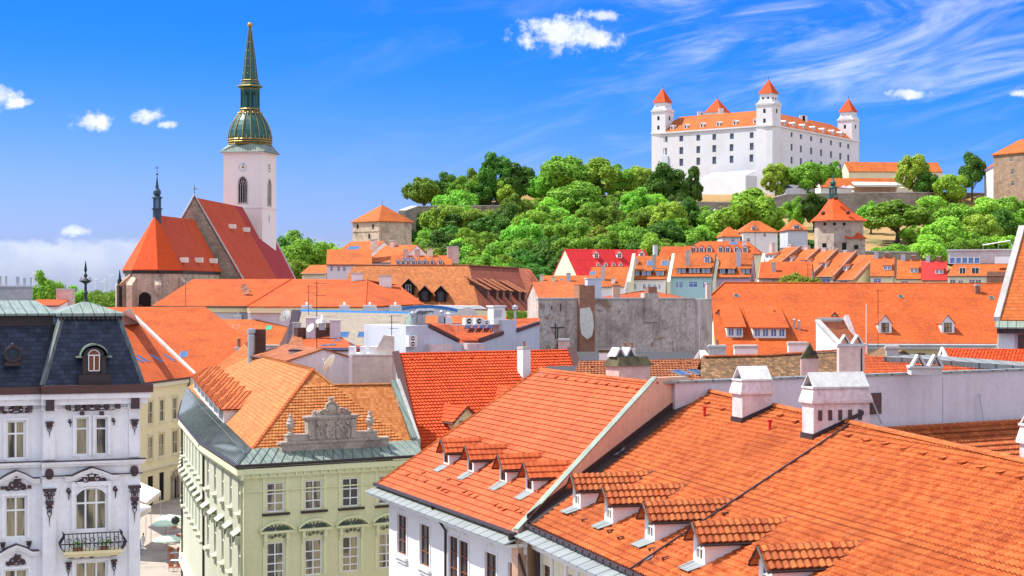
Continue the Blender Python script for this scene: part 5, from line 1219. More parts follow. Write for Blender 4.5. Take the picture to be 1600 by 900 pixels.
    for s in (-1, 1): o.mark(); scroll(o, c0+s*.55, px(143, 866)[1], .16, 1.2, s, .5, -.1, .045); o.mark(); o.bx(c0+s*1.15-.16, c0+s*1.15+.16, -.5, -.003, px(143, 869)[1], px(143, 862)[1])
    o.mark(); o.lathe([(.03, -.2), (.3, -.05), (.22, .12), (.03, .18)], (c0, -.1, px(143, 866)[1]), 8, 0, 1, .4)
    for s in (-1, 1): o.mark(); drop(o, c0+s*1.25, px(143, 880)[1], .8, -.06, .14)
    o.each('scroll_ornament', M['orn'], t)
    # balcony
    bz = px(143, 857)[1]; b = MB(fra.M); bw = 1.62
    b.bx(c0-bw, c0+bw, -.95, -.003, bz-.16, bz); b.bx(c0-bw+.15, c0+bw-.15, -.75, -.004, bz-.34, bz-.162); bal = b.build('balcony', M['cream'], t)
    r = MB(fra.M); hz = .98; bulge = lambda q: .22*math.sin(math.pi*min(1, q*1.25))
    def rail(x, y, nx, ny):
        r.tube([(x+nx*bulge(q/5), y+ny*bulge(q/5), bz+hz*q/5) for q in range(6)], .022, 4)
    n = 14
    for i in range(n+1): rail(c0-bw+.05+(2*bw-.1)*i/n, -.9, 0, -1)
    for s in (-1, 1):
        for j in range(4): rail(c0+s*(bw-.05), -.9+.22*j, s, 0)
    for z, oo in ((hz, .0), (.45, .22)): r.tube([(c0-bw+.05-oo, -.02, bz+z), (c0-bw+.05-oo, -.9-oo, bz+z), (c0+bw-.05+oo, -.9-oo, bz+z), (c0+bw-.05+oo, -.02, bz+z)], .032, 5)
    for i in range(7):
        x = c0-bw+.35+(2*bw-.7)*i/6; scroll(r, x-.1, bz+.62, .15, 1.4, 1, 0, -1.10, .016); scroll(r, x+.1, bz+.30, .15, 1.4, -1, 3, -1.10, .016)
    r.build('balcony_railing', M['iron'], bal)
    for dx in (-.85, .55): fb = MB(fra.M); fb.bx(c0+dx-.2, c0+dx+.3, -.8, -.6, bz+.005, bz+.2); fb.build('flower_box', M['pot'], bal)
    fl = MB(fra.M); rg = random.Random(2)
    for dx in (-.8, .6):
        for i in range(60): x, y_, z_ = c0+dx+rg.uniform(-.3, .35), -.7+rg.uniform(-.15, .15), bz+.2+rg.uniform(0, .3); fl.poly([(x, y_, z_), (x+.09, y_+.02, z_+.03), (x+.05, y_-.05, z_+.1)])
    fl.build('flowers', FOL[0], bal)
    # roof: brown gutter band, mansards, caps
    zb = zc+.30; gz = zb+.45
    g = MB(fra.M); g.bx(XL-.12, XR+.62, -.66, -.0, zb+.003, gz); g.bx(X0, XL-.13, -.3, .2, zb+.003, gz-.05); g.build('gutter', M['brownmet'], t)
    ins = 1.2; zt = px(120, 494, 1.2)[1]; a0, a1 = XL+.0, XR+.18; dd = 6.0; y0 = -.02
    rf = MB(fra.M); bq = [(a0, y0, gz), (a1, y0, gz), (a1, y0+dd, gz), (a0, y0+dd, gz)]; tq = [(a0+ins, y0+ins, zt), (a1-ins, y0+ins, zt), (a1-ins, y0+dd-ins, zt), (a0+ins, y0+dd-ins, zt)]
    rf.add(bq+tq, [(0,1,5,4), (1,2,6,5), (2,3,7,6), (3,0,4,7)])
    ym = .5; zlt = px(30, 508, ym+1.4)[1]; rf.add([(X0, ym, gz-.1), (a0+.6, ym, gz-.1), (a0+.6, ym+1.3, zlt), (X0, ym+1.3, zlt)], [(0,1,2,3)])
    rf.add([(X0, ym+1.3, zlt), (a0+1.5, ym+1.3, zlt), (a0+4, 30, zlt), (X0, 30, zlt)], [(0,1,2,3)])
    rr = rf.build('roof', M['slate'], t)
    h = MB(fra.M); h.tube([bq[0], tq[0]], .17, 4); h.tube([bq[1], tq[1]], .12, 4); h.tube([(a0+ins, y0+ins, zt-.1), (a1-ins, y0+ins, zt-.1)], .1, 4); h.build('hip_flashing', M['copperg'], rr)
    cp = MB(fra.M); e = .28; ct = [(a0+ins-e, y0+ins-e, zt), (a1-ins+e, y0+ins-e, zt), (a1-ins+e, y0+dd-ins+e, zt), (a0+ins-e, y0+dd-ins+e, zt)]; ctu = [(x, y, z+.16) for x, y, z in ct]
    xm = (a0+a1)/2; yc = y0+dd/2; apx = (xm, yc, zt+.85); cp.add(ct+ctu+[apx], [(0,1,5,4), (1,2,6,5), (2,3,7,6), (3,0,4,7), (0,3,2,1), (4,5,8), (5,6,8), (6,7,8), (7,4,8)]); cap = cp.build('copper_cap', M['copper'], rr)
    cb = MB(fra.M)
    for i in range(14): x = ct[0][0]+.15+(ct[1][0]-ct[0][0]-.3)*i/13; cb.bx(x-.05, x+.05, y0+ins-e+.02, y0+ins-.02, zt-.2, zt-.005)
    cb.each('cap_bracket', M['gutter'], rr)
    fn = MB(fra.M); fn.lathe([(.22, -.1), (.10, .1), (.08, .35), (.16, .45), (.08, .55), (.07, .95), (.30, 1.15), (.05, 1.3), (.12, 1.45), (.03, 1.6), (.09, 1.75), (.01, 2.3)], apx, 8)
    for k_ in range(4): g_ = k_*math.pi/2; fn.tube([(apx[0]+.1*math.cos(g_), apx[1]+.1*math.sin(g_), apx[2]+1.0), (apx[0]+.35*math.cos(g_), apx[1]+.35*math.sin(g_), apx[2]+1.15), (apx[0]+.2*math.cos(g_), apx[1]+.2*math.sin(g_), apx[2]+1.35)], .025, 4)
    fn.build('finial', M['iron'], cap)
    lc = MB(fra.M); z5 = zlt+.0; zc2 = px(30, 489, 1.5)[1]; lc.bx(X0, a0+.8, 1.75, 1.9, zlt-.05, zc2-.1); lc.build('frieze_band', M['gutter'], rr)
    lc = MB(fra.M); lc.ext([(X0, 1.35, zc2-.15), (a0+1.1, 1.35, zc2-.15), (a0+.3, 6, zc2+.55), (X0, 6, zc2+.55)], (0, 0, .12)); lc.build('copper_cap', M['copper'], rr)
    # arched dormer
    dx = px(146, 560, .2)[0]; dz0 = px(146, 592, .1)[1]; d = MB(fra.M); w = .62; z1_ = px(146, 560, .1)[1]; ya = -.0
    win = (dx-.32, dx+.32, px(146, 580, .0)[1], z1_+.18)
    wall(d, dx-w, dx+w, gz-.02, z1_+.1, [win], .12, y=.0)
    ap = arch_pts(dx, 2*w, z1_+.1, .52, 12); wi = arch_pts(dx, .64, win[3], .3, 12)
    for a, b_ in zip(ap, ap[1:]): d.poly([(a[0], 0, z1_+.1), (b_[0], 0, z1_+.1), (b_[0], 0, b_[1]), (a[0], 0, a[1])]) ; 
    for s in (-1, 1): d.poly([(dx+s*w, 0, gz), (dx+s*w, 2, gz), (dx+s*w, 2, z1_+.1), (dx+s*w, 0, z1_+.1)]); d.bx(dx+s*.52-.12, dx+s*.52+.12, -.12, -.004, gz, z1_+.1)
    d.bx(dx-w-.25, dx+w+.25, -.25, .5, gz-.01, px(146, 585)[1]); dm = d.build('dormer', M['gutter'], t)
    c = MB(fra.M); ap = arch_pts(dx, 2*w+.3, z1_+.12, .62, 14)
    for a, b_ in zip(ap, ap[1:]): c.ext([(a[0], -.25, a[1]), (b_[0], -.25, b_[1]), (b_[0], -.25, b_[1]+.1), (a[0], -.25, a[1]+.1)], (0, 2.2, 0))
    for s in (-1, 1): c.bx(dx+s*(w+.2)-.14, dx+s*(w+.2)+.14, -.25, 1, z1_+.05, z1_+.14)
    c.build('dormer_roof', M['copper'], dm)
    g = MB(fra.M); g.poly([(win[0], -.006, win[2]), (win[1], -.006, win[2]), (win[1], -.006, win[3])]+[(a[0], -.006, a[1]) for a in wi[::-1]]); g.build('window', M['bframe'], dm)
    f = MB(fra.M)
    for q in ((win[0], win[0]+.05, win[2], win[3]), (win[1]-.05, win[1], win[2], win[3]), (dx-.03, dx+.03, win[2], win[3]), (win[0], win[1], win[2], win[2]+.05), (win[0], win[1], win[3]-.03, win[3]+.03)): f.bx(q[0], q[1], -.04, -.01, q[2], q[3])
    f.tube([(a[0], -.02, a[1]) for a in wi], .03, 4); f.build('window_frame', M['wframe'], dm)
    # ox-eye dormer on the left slope
    ox, oz = px(19, 553, .9); e = MB(fra.M); 
    ringp = [(math.cos(2*math.pi*i/16), math.sin(2*math.pi*i/16)) for i in range(17)]
    e.tube([(ox+.42*a, .55, oz+.42*b_) for a, b_ in ringp], .10, 6)
    e.add([(ox+.42*a, .6, oz+.42*b_) for a, b_ in ringp[:16]]+[(ox+.42*a, 1.8, oz+.42*b_) for a, b_ in ringp[:16]], [(i, (i+1) % 16, 16+(i+1) % 16, 16+i) for i in range(16)]); e.ball((ox, .55, oz+.5), .12)
    e.bx(ox-.45, ox+.45, .5, .9, oz-.66, oz-.45)
    dn = e.build('oxeye_dormer', M['gutter'], t); e = MB(fra.M); e.poly([(ox+.4*a, .66, oz+.4*b_) for a, b_ in ringp[:16]]); e.build('window', M['glass'], dn)
    # chimney block behind
    fb_ = Fr(P(-60, 0, 112), P(50, 0, 113)); pz = zat(478, 112)
    ch = MB(fb_.M); ch.bx(0, fb_.L, 0, 1.6, pz-4, zat(449, 112)); cb = ch.build('chimney', M['concrete'], t); cb['label'] = 'wide grey chimney block with short pipes'
    ch = MB(fb_.M); ch.bx(-.05, fb_.L+.08, -.08, 1.7, zat(449, 112)+.003, zat(446.5, 112)); ch.build('chimney_cap', M['capc'], cb)
    ch = MB(fb_.M)
    for u, w_, v in ((0, 2.5, 431), (9, 2.5, 431), (27, 5, 432), (38, 4, 434), (48, 2.5, 433)): x = fb_.px(u, 440)[0]; zz = zat(v, 112); ch.bx(x-w_*.02, x+w_*.02, .5, .9, zat(446.5, 112), zz)
    ch.each('chimney_pot', M['steel'], cb)
build_white()
# ================================================================ generic free roofs given by pixels and depths
def slab(m, pts, t=.14): m.ext(pts, (0, 0, t))
def roofthing(name, label, polys, mat, walls=(), zb=0., cat='house', group=None, base_=None, ridge=None):
    """polys: list of world polygons forming the roof; walls: list of ((p,q), matkey) roof-edge segments dropped to zb"""
    c = base_ or polys[0][0]; t = thing(name, label, cat, (c[0], c[1], zb), group)
    m = MB()
    for p in polys: slab(m, p)
    r = m.build('roof', T.get(mat) or M[mat], t)
    by = {}
    for (p, q, mk) in walls: by.setdefault(mk, MB()).poly([(p[0], p[1], zb), (q[0], q[1], zb), (q[0], q[1], q[2]-.02), (p[0], p[1], p[2]-.02)])
    for k, w in by.items(): w.build('wall', M[k], t)
    if ridge: ridge_mesh(ridge[0]+Vector((0, 0, .15)), ridge[1]+Vector((0, 0, .15)), T['mid'], r, .16, .5)
    return t, r
V3 = Vector
# ---- cream building with orange roofs down the street (b5)
def build_b5():
    zl = 17.0; EL = Q(231, 598, zl); ER = Q(297.5, 589.5, zl); f = Fr(EL, ER); L = f.L
    t = thing('cream_house', 'cream yellow house closing the street, orange roof with four skylights', 'house', (EL.x, EL.y, 0))
    R1 = [(231,628,239,662),(249,625,256.5,658),(269,622,277,655)]; R2 = [(231,683,239,717),(248,678,256.5,713),(269,673,278,708)]
    R3 = [(231,744,239.5,790),(249,738,256.5,782)]
    ops = [f.box(b) for b in R1+R2+R3]; m = MB(f.M); wall(m, -8, L+3, 0, zl-.2, ops, .25)
    m.poly([(L+3, 0, 0), (L+3, 10, 0), (L+3, 10, zl), (L+3, 0, zl)]); m.build('wall', M['cream'], t)
    for i, o in enumerate(ops): window(t, f.M, *o, y=.15, fr='pale' if i < 6 else 'dark', gl='glassc' if i < 6 else 'dark', rows=(.5,), name='window' if i < 6 else 'shop_door')
    k = MB(f.M)
    for o in ops[:6]: k.bx(o[0]-.3, o[1]+.3, -.25, -.004, o[3]+.3, o[3]+.45); k.bx(o[0]-.25, o[1]+.25, -.2, -.004, o[2]-.25, o[2]-.08); k.bx(o[0]-.22, o[0]-.02, -.06, -.004, o[2], o[3]+.2); k.bx(o[1]+.02, o[1]+.22, -.06, -.004, o[2], o[3]+.2)
    z = f.px(255, 727)[1]; k.bx(-8, L+3, -.3, -.004, z-.15, z+.15); k.bx(-8, L+3, -.35, -.004, zl-.7, zl-.21); k.build('mouldings', M['pale'], t)
    x, z = f.px(272, 755); pm = MB(f.M); ap = arch_pts(x, 1.5, z+.3, .6, 10); pm.poly([(x-.75, -.01, 0), (x+.75, -.01, 0), (x+.75, -.01, z+.3)]+[(a[0], -.01, a[1]) for a in ap[::-1]]+[(x-.75, -.01, z+.3)]); pm.build('arched_door', M['dark'], t)
    pm = MB(f.M)
    for s in (-1, 1): pm.bx(x+s*1.0-.2, x+s*1.0+.2, -.4, -.01, 0, z+1.0); scroll(pm, x+s*.5, z+1.6, .35, 1.2, s, 0, -.2, .08)
    pm.bx(x-1.3, x+1.3, -.4, -.01, z+1.0, z+1.2); pm.build('portal', M['sandst'], t)
    # lower slope: to the pixel line (189,510)-(218,507)
    tr = Q(218, 507, 24.4); pl = Pl(f.w(-8, -.4, zl), f.w(L, -.4, zl), tr); tl = pl.at(150, 513); a = f.w(-8, -.4, zl); b = f.w(L+.5, -.4, zl)
    m = MB(); slab(m, [a, b, tr, tl]); r = m.build('roof', T['mid'], t)
    for (u, v) in ((213, 562), (222, 561.5), (244, 561), (264, 560.5)): skylight(t, pl, u, v, .9, 1.9)
    pr = MB(); n = Vector((0, 0, .55)); d = (b-tr).normalized(); s = d.cross(Vector((0, 0, 1))).normalized()*.45
    if s.x < 0: s = -s
    p0 = tr-d*2.2; pr.ext([p0-s*.2, b-s*.2, b+s, p0+s], n); pr.build('party_parapet', M['concrete'], t)
    gb = MB(); A1 = pl.at(189, 509); gb.poly([A1, tr, Q(205, 481, 27.5), A1+Vector((0,0,2))]); gb.build('gable_wall', M['lav'], t)
    g = MB(f.M); g.tube([(-8, -.5, zl), (L+.5, -.5, zl)], .12, 6); g.tube([(L-1.2, -.4, zl-.2), (L-1.2, -.15, zl-1.5), (L-1.2, -.15, 0)], .12, 6); g.build('gutter', M['gutter'], t)
    # higher roof behind
    A = P(300, 582, 262); B = P(388, 585, 262); z_ = A.z
    T0 = P(203, 480.5, 284); T1 = P(320.5, 480.5, 284)
    pl2_ = Pl(A, B, T1); R_ = pl2_.at(420, 560)
    t2, r2 = roofthing('orange_roofed_house', 'wide plain orange roof with one small skylight behind the street house', [[pl2_.at(175, 590), pl2_.at(300, 590), pl2_.at(430, 590), pl2_.at(388, 533), pl2_.at(320.5, 480.5), pl2_.at(203, 481)]], 'mid')
    skylight(t2, pl2_, 287, 555, 1.0, 2.0); guards_mesh(pl2_, [(215, 487, 325, 488, 18), (300, 534, 380, 534, 12)], T['mid'], r2, w=.25)
    bw = MB(); q0, q1 = pl2_.at(175, 590), pl2_.at(430, 590); bw.poly([(q0.x, q0.y, 0), (q1.x, q1.y, 0), q1, q0]); q2, q3 = pl2_.at(203, 481), pl2_.at(320.5, 480.5); bw.poly([(q2.x, q2.y+1, 0), (q3.x, q3.y+1, 0), q3, q2]); bw.build('wall', M['cream'], t2)
    return t
build_b5()
house('low_roofed_house', 'pale house with a flat reddish roof just behind the iron finial', 100, 212, 300, 300, 496, 481, 18, 'gable', wallm='lav', roofm='mid')
house('red_sheet_house', 'small red roof strip between the grey chimney block and finial', 45, 92, 200, 200, 478, 470, 8, 'gable', wallm='white', roofm='church2', chim=((100, 470, 1.8, 1.2, 'pink'),))

# ---- lavender and blotched walls right behind the sandy roof, with the cluttered dark roof
def box_building(name, label, u0, u1, D0, D1, v0, depth, mat, cat='building', top='concrete', parapet=.12, zb=0., group=None):
    D1 = min(D1, D0+.05*(u1-u0)*D0/F); A = P(u0, 0, D0); B = P(u1, 0, D1); f = Fr(A, B); z = zat(v0, (D0+D1)/2); t = thing(name, label, cat, (A.x, A.y, zb), group)
    m = MB(f.M); m.bx(0, f.L, 0, depth, zb, z); m.build('wall', M[mat], t); c = MB(f.M); c.bx(-.08, f.L+.08, -.08, depth+.08, z+.003, z+parapet); c.build('coping', M[top], t)
    return t, f, z
t_, f_, z_ = box_building('blank_party_wall', 'smooth lavender grey blank wall behind the sandy hip roof', 452, 543, 156, 156, 549, 6, 'lav', 'wall', 'gutter')
t_, f_, z_ = box_building('blotched_wall', 'cream white wall with a big grey stain beside the bright red roof', 545, 613, 147, 147, 556, 5, 'blotch', 'wall', 'capc')
for (u, w) in ((549, .5), (566, .45), (584, .8)): x = f_.px(u, 550)[0]; q = MB(f_.M); q.bx(x-w/2, x+w/2, .4, 1.6, z_-.3, z_+.75); q.build('wall_pier', M['white'], t_)
q = MB(f_.M); x = f_.px(548, 575)[0]; q.bx(x-.15, x+.15, -.15, -.003, 10, z_); q.build('pilaster', M['white'], t_)
q = MB(f_.M); x0 = f_.px(588, 560)[0]; x1 = f_.px(613, 560)[0]; q.ext([(x0-.2, .3, z_+.2), (x1+.1, .3, z_-2.3), (x1+.1, .3, z_+1.6), (x0+.6, .3, z_+1.7)], (0, .8, 0)); q.build('sloping_gable', M['blotch'], t_)
def clutter():
    # brown brick parapet with pots and the orange patch roof below it
    A = P(455, 0, 182); B = P(528, 0, 186); f = Fr(A, B); t = thing('dark_roofed_house', 'cluttered dark brick roof ridge with steel chimneys and a ventilator', 'house', (A.x, A.y, 0))
    zt = zat(511, 184); zb = zat(531, 184); m = MB(f.M); m.bx(.8, f.L, 0, .8, zb-1, zt-.05); m.bx(f.L-.9, f.L, -.1, .9, zt-.04, zt+.4); m.build('brick_parapet', M['darkbrick'], t)
    p = [P(470, 531, 183), P(531, 527, 185), P(563, 549, 174), P(478, 552, 172)]; r = MB(); slab(r, [p[3], p[2], p[1], p[0]]); rf = r.build('roof', T['mid'], t)
    pl = Pl(p[0], p[1], p[3])
    for (u, v) in ((507, 542), (519, 541), (527, 534)): skylight(t, pl, u, v, .5, 1.1)
    r = MB(); slab(r, [P(447, 548, 174), P(480, 552, 173), P(471, 528, 183), P(457, 524, 184)]); r.build('roof', T['rust'], t)
    r = MB(); slab(r, [P(528, 531, 185), P(532, 531, 185), P(566, 550, 174), P(558, 550, 174)], .3); r.build('verge_sheet', M['brownmet'], t)
    w = MB(); w.poly([(p[3].x-3, p[3].y, 0), (p[2].x, p[2].y, 0), (p[2].x, p[2].y, p[2].z-.1), (p[3].x-3, p[3].y, p[3].z-.1)]); w.build('wall', M['lav'], t)
    for (u, v, w_, h, k) in ((463, 530, .8, 1.6, 'concrete'), (485, 512, .9, .9, 'lav'), (523, 511, 1.0, .6, 'lav')): c = P(u, v, 183); q = MB(); q.bx(c.x-w_/2, c.x+w_/2, c.y, c.y+w_, c.z-1.2, c.z+h); q.bx(c.x-w_/2-.08, c.x+w_/2+.08, c.y-.08, c.y+w_+.08, c.z+h+.003, c.z+h+.12); q.build('chimney', M[k], t)
    c = P(503, 511, 183); q = MB(); q.lathe([(.35, -.3), (.35, .35), (.6, .4), (.25, .65), (.08, .8)], c, 12); q.build('ventilator', M['steel'], t)
    c = P(393, 530, 164); q = MB(); q.lathe([(.35, -2.5), (.35, .3), (.25, .5), (.42, .55), (.42, .9), (.1, 1.0)], c, 12); q.build('flue', M['steel'], t)
    c = P(405, 530, 164); q = MB(); q.bx(c.x-.5, c.x+.5, c.y, c.y+.8, c.z-2.5, c.z+.9); q.build('flue', M['darkbrick'], t)
    house('pink_chimney_house', 'low orange roof strip with a blunt rendered stack beyond the sandy ridge', 398, 452, 164, 152, 560, 543, 6, 'gable', wallm='lav', roofm='rust', chim=())
    t_, f_, z_ = box_building('chimney_stack', 'blunt pinkish white chimney stack with a blue sheet at its foot', 408, 434, 172, 172, 541, 1.2, 'dirtyw', 'chimney', 'concrete', .1, zb=18)
    q = MB(); q.ext([P(386, 552, 171), P(396, 558, 171), P(408, 568, 171), P(404, 570, 171)], (0, .6, 0)); q.build('tarpaulin', M['blue'], t_)
    t_, f_, z_ = box_building('chimney_stack', 'slim white chimney on the left end of the sandy ridge', 367.5, 377.5, 188, 188.3, 545, .8, 'dirtyw', 'chimney', 'capc', .15, zb=20)
    q = MB(f_.M); q.lathe([(.2, .1), (.2, 1.0), (.26, 1.05), (.05, 1.15)], (f_.L/2, .4, z_), 8); q.build('chimney_pots', M['pot'], t_)
clutter()
antenna(495, 549, 154, 6.0, 'tall thin aerial with two dishes rising behind the sandy roof', dishes=2)
p = P(505, 577, 150); dd = thing('satellite_dish', 'large cream satellite dish seen edge on at the lavender wall', 'satellite dish', p); dish(dd, p+Vector((.6, 0, .5)), .8, 'canvas', -1.9); m = MB(); m.tube([p+Vector((0, 0, -2)), p+Vector((.5, .1, .5))], .04, 5); m.build('pole', M['steel'], dd)

# ---- orange roof with green skylights (b9) and grey beige roof (b8)
a = [P(330, 560, 274), P(428, 560, 274), P(458, 501, 288), P(335, 500, 288)]
t, r = roofthing('orange_roofed_house', 'orange roof with two bright green skylights left of the beige roof', [a], 'mid2', [(a[0], a[1], 'lav'), (a[1], a[2], 'lav'), (a[2], a[3], 'lav')])
pl = Pl(a[0], a[1], a[2]); skylight(t, pl, 368.5, 512, .9, 1.5, 'skyg'); skylight(t, pl, 420, 513.5, .9, 1.5, 'skyg'); guards_mesh(pl, [(352, 506, 450, 506, 13)], T['mid2'], r, w=.22)
skylight(t, pl, 400, 536, .8, 1.4)
v = MB(); v.ext([a[1], a[1]+V3((1.2, 0, 0)), a[2]+V3((1.2, 0, 0)), a[2]], (0, 0, .5)); v.build('verge_sheet', M['brownmet'], t)
a = [P(450, 542, 214), P(628, 541, 214), P(645, 492, 226), P(467, 488.5, 226)]
t, r = roofthing('beige_roofed_house', 'long grey beige tiled roof with four slanted skylights and copper sheet edges', [a], 'beige', [(a[0], a[1], 'lav'), (a[1], a[2], 'lav'), (a[2], a[3], 'lav')])
pl = Pl(a[0], a[1], a[2])
for i, u in enumerate((537, 567, 596, 619)): skylight(t, pl, u, 524.5, 1.1, 1.9, 'skylt' if i != 3 else 'capc')
guards_mesh(pl, [(468, 496, 632, 497.5, 15)], M['gutter'], r, w=.3)
v = MB(); v.ext([a[0]-V3((.2, 0, 0)), a[0]+V3((.5, 0, 0)), a[3]+V3((.2, 0, 0)), a[3]-V3((.9, 0, 0))], (0, 0, .35)); v.build('verge_sheet', M['gutter'], t)
v = MB(); v.ext([a[1]-V3((.6, 0, 0)), a[1]+V3((.3, 0, 0)), a[2]+V3((.3, 0, 0)), a[2]-V3((.6, 0, 0))], (0, 0, .25)); v.build('verge_sheet', M['copper'], t)
v = MB(); v.ext([a[3], a[2], a[2]+V3((0, .9, .25)), a[3]+V3((0, .9, .25))], (0, 0, .12)); v.build('ridge_sheet', M['blue'], t)
house('eave_strip_house', 'narrow orange roof strip with one skylight under the beige roof', 540, 636, 200, 203, 556, 541, 7, 'gable', wallm='lav', roofm='mid2', sk=((576, 545, 1.0, 1.8),))
for i, (u, w) in enumerate(((478, 1.7), (537, 1.6), (577, 2.2), (617, 2.0), (371, 1.6))):
    D = 232 if i < 4 else 291; c = P(u, 486 if i < 4 else 499, D); t = thing('roof_hatch', 'white boxy roof hatch, ' + ['first above the left end of the beige roof', 'second above the beige roof', 'third above the beige roof, the widest', 'fourth above the beige roof beside the blue arch', 'alone behind the green skylights'][i], 'roof hatch', (c.x, c.y, c.z-1), 'white hatches on the roofs')
    m = MB(); q = w/2; zz = c.z; m.add([(c.x-q, c.y, zz-1), (c.x+q, c.y, zz-1), (c.x+q, c.y+2, zz-1), (c.x-q, c.y+2, zz-1), (c.x-q*.75, c.y+.3, zz+.6), (c.x+q*.75, c.y+.3, zz+.6), (c.x+q*.75, c.y+1.7, zz+.6), (c.x-q*.75, c.y+1.7, zz+.6)], [(0,1,5,4),(1,2,6,5),(2,3,7,6),(3,0,4,7),(4,5,6,7)]); m.build('hatch_body', M['capc'], t)
    m = MB(); m.bx(c.x-q*.72, c.x+q*.72, c.y+.35, c.y+1.65, zz+.603, zz+.75); m.lathe([(.12, .75), (.12, 1.0), (.2, 1.02), (.05, 1.15)], (c.x, c.y+1, zz), 8); m.build('hatch_lid', M['acw'], t)
antenna(482, 505, 225, 4.8, 'tall spidery aerial in front of the long orange roof')
t = thing('satellite_dish', 'pair of white dishes by the dark wall left of the beige roof', 'satellite dish', P(447, 498, 236)); dish(t, P(446, 494, 236), .9, 'acw', -2.2); dish(t, P(459, 493, 236), .7, 'acw', -2.0); m = MB(); m.tube([P(446, 494, 236), P(447, 504, 236)], .06, 5); m.tube([P(459, 493, 236), P(459, 504, 236)], .06, 5); m.build('pole', M['steel'], t)

# ---- blue edged arched glass roof
def blue_arch():
    D = 236; t = thing('arched_roof', 'curved blue edged roof arch with a white barrel end', 'roof', P(640, 500, D)); m = MB(); g = MB()
    pts = [(590+i*5, 490-13.5*math.sin(math.pi*(i*5)/150)**.9 if 0 < i < 30 else 490) for i in range(26)]
    for a, b in zip(pts, pts[1:]): m.ext([P(a[0], a[1], D), P(b[0], b[1], D), P(b[0], b[1]+5, D), P(a[0], a[1]+5, D)], (0, .4, 0)); g.ext([P(a[0], a[1]+5.2, D)+V3((0,.1,0)), P(b[0], b[1]+5.2, D)+V3((0,.1,0)), P(b[0], 499, D)+V3((0,.1,0)), P(a[0], 499, D)+V3((0,.1,0))], (0, .2, 0))
    m.build('blue_fascia', M['blue'], t); g.build('arch_glazing', M['bluewhite'], t)
    c = MB(); 
    for i in range(8):
        a0 = math.pi*i/8; a1 = math.pi*(i+1)/8; f = lambda a, y: P(731-15*math.cos(a), 494-14*math.sin(a), D-3+y); c.add([f(a0, 0), f(a1, 0), f(a1, 8), f(a0, 8)], [(0, 1, 2, 3)])
    c.poly([P(731-15*math.cos(math.pi*i/8), 494-14*math.sin(math.pi*i/8), D-3) for i in range(9)]); c.poly([P(716, 494, D-3), P(746, 494, D-3), P(746, 500, D-3), P(716, 500, D-3)]); c.build('barrel_vault', M['capc'], t)
    m = MB(); m.ext([P(668, 477, D+4), P(750, 478, D+4), P(760, 483, D+4), P(668, 484, D+4)], (0, 3, 0)); m.build('white_roof', M['acw'], t)
    b = MB(); b.bx(P(590, 0, D).x, P(760, 0, D).x, D+.5, D+12, 0, zat(499, D)); b.build('wall', M['concrete'], t)
blue_arch()
house('flat_orange_house', 'pale orange roof strip behind the row of air conditioners', 655, 842, 218, 222, 506, 495, 10, 'gable', wallm='pale', roofm='far')
for i, (u, v, h) in enumerate(((661, 508, 14), (700, 508, 12), (645, 505, 12), (690, 505, 10), (805, 495, 12))):
    D = 165; c = P(u, v, D); t = thing('vent_stack', ['bent steel ducts on the white block', 'small white vent stack on the hipped orange roof', 'thin steel pipe left of the ducts', 'short white box beside the vent stack', 'silver ventilator above the white stack'][i], 'vent', c); m = MB()
    if i == 0:
        for k in range(3): m.tube([c+V3((-.8+.4*k, .2*k, -.6)), c+V3((-.8+.4*k, .2*k, 1.0)), c+V3((-.4+.45*k, .2*k, 1.35)), c+V3((.2+.4*k, .2*k, 1.3))], .2, 8)
    elif i in (1, 3): m.bx(c.x-.35, c.x+.35, c.y, c.y+.7, c.z-.8, c.z+.7); m.ext([(c.x-.6, c.y-.1, c.z-.8), (c.x+.6, c.y-.1, c.z-.8), (c.x+.3, c.y-.1, c.z-.3), (c.x-.3, c.y-.1, c.z-.3)], (0, .9, 0)); m.lathe([(.15, .7), (.15, 1.0), (.25, 1.05), (.05, 1.2)], (c.x, c.y+.3, c.z), 8)
    else: m.lathe([(.12, -1), (.12, .6), (.3, .7), (.3, .95), (.08, 1.1)], c, 8)
    m.build('duct' if i == 0 else 'vent_body', M['steel'] if i != 1 else M['white'], t)

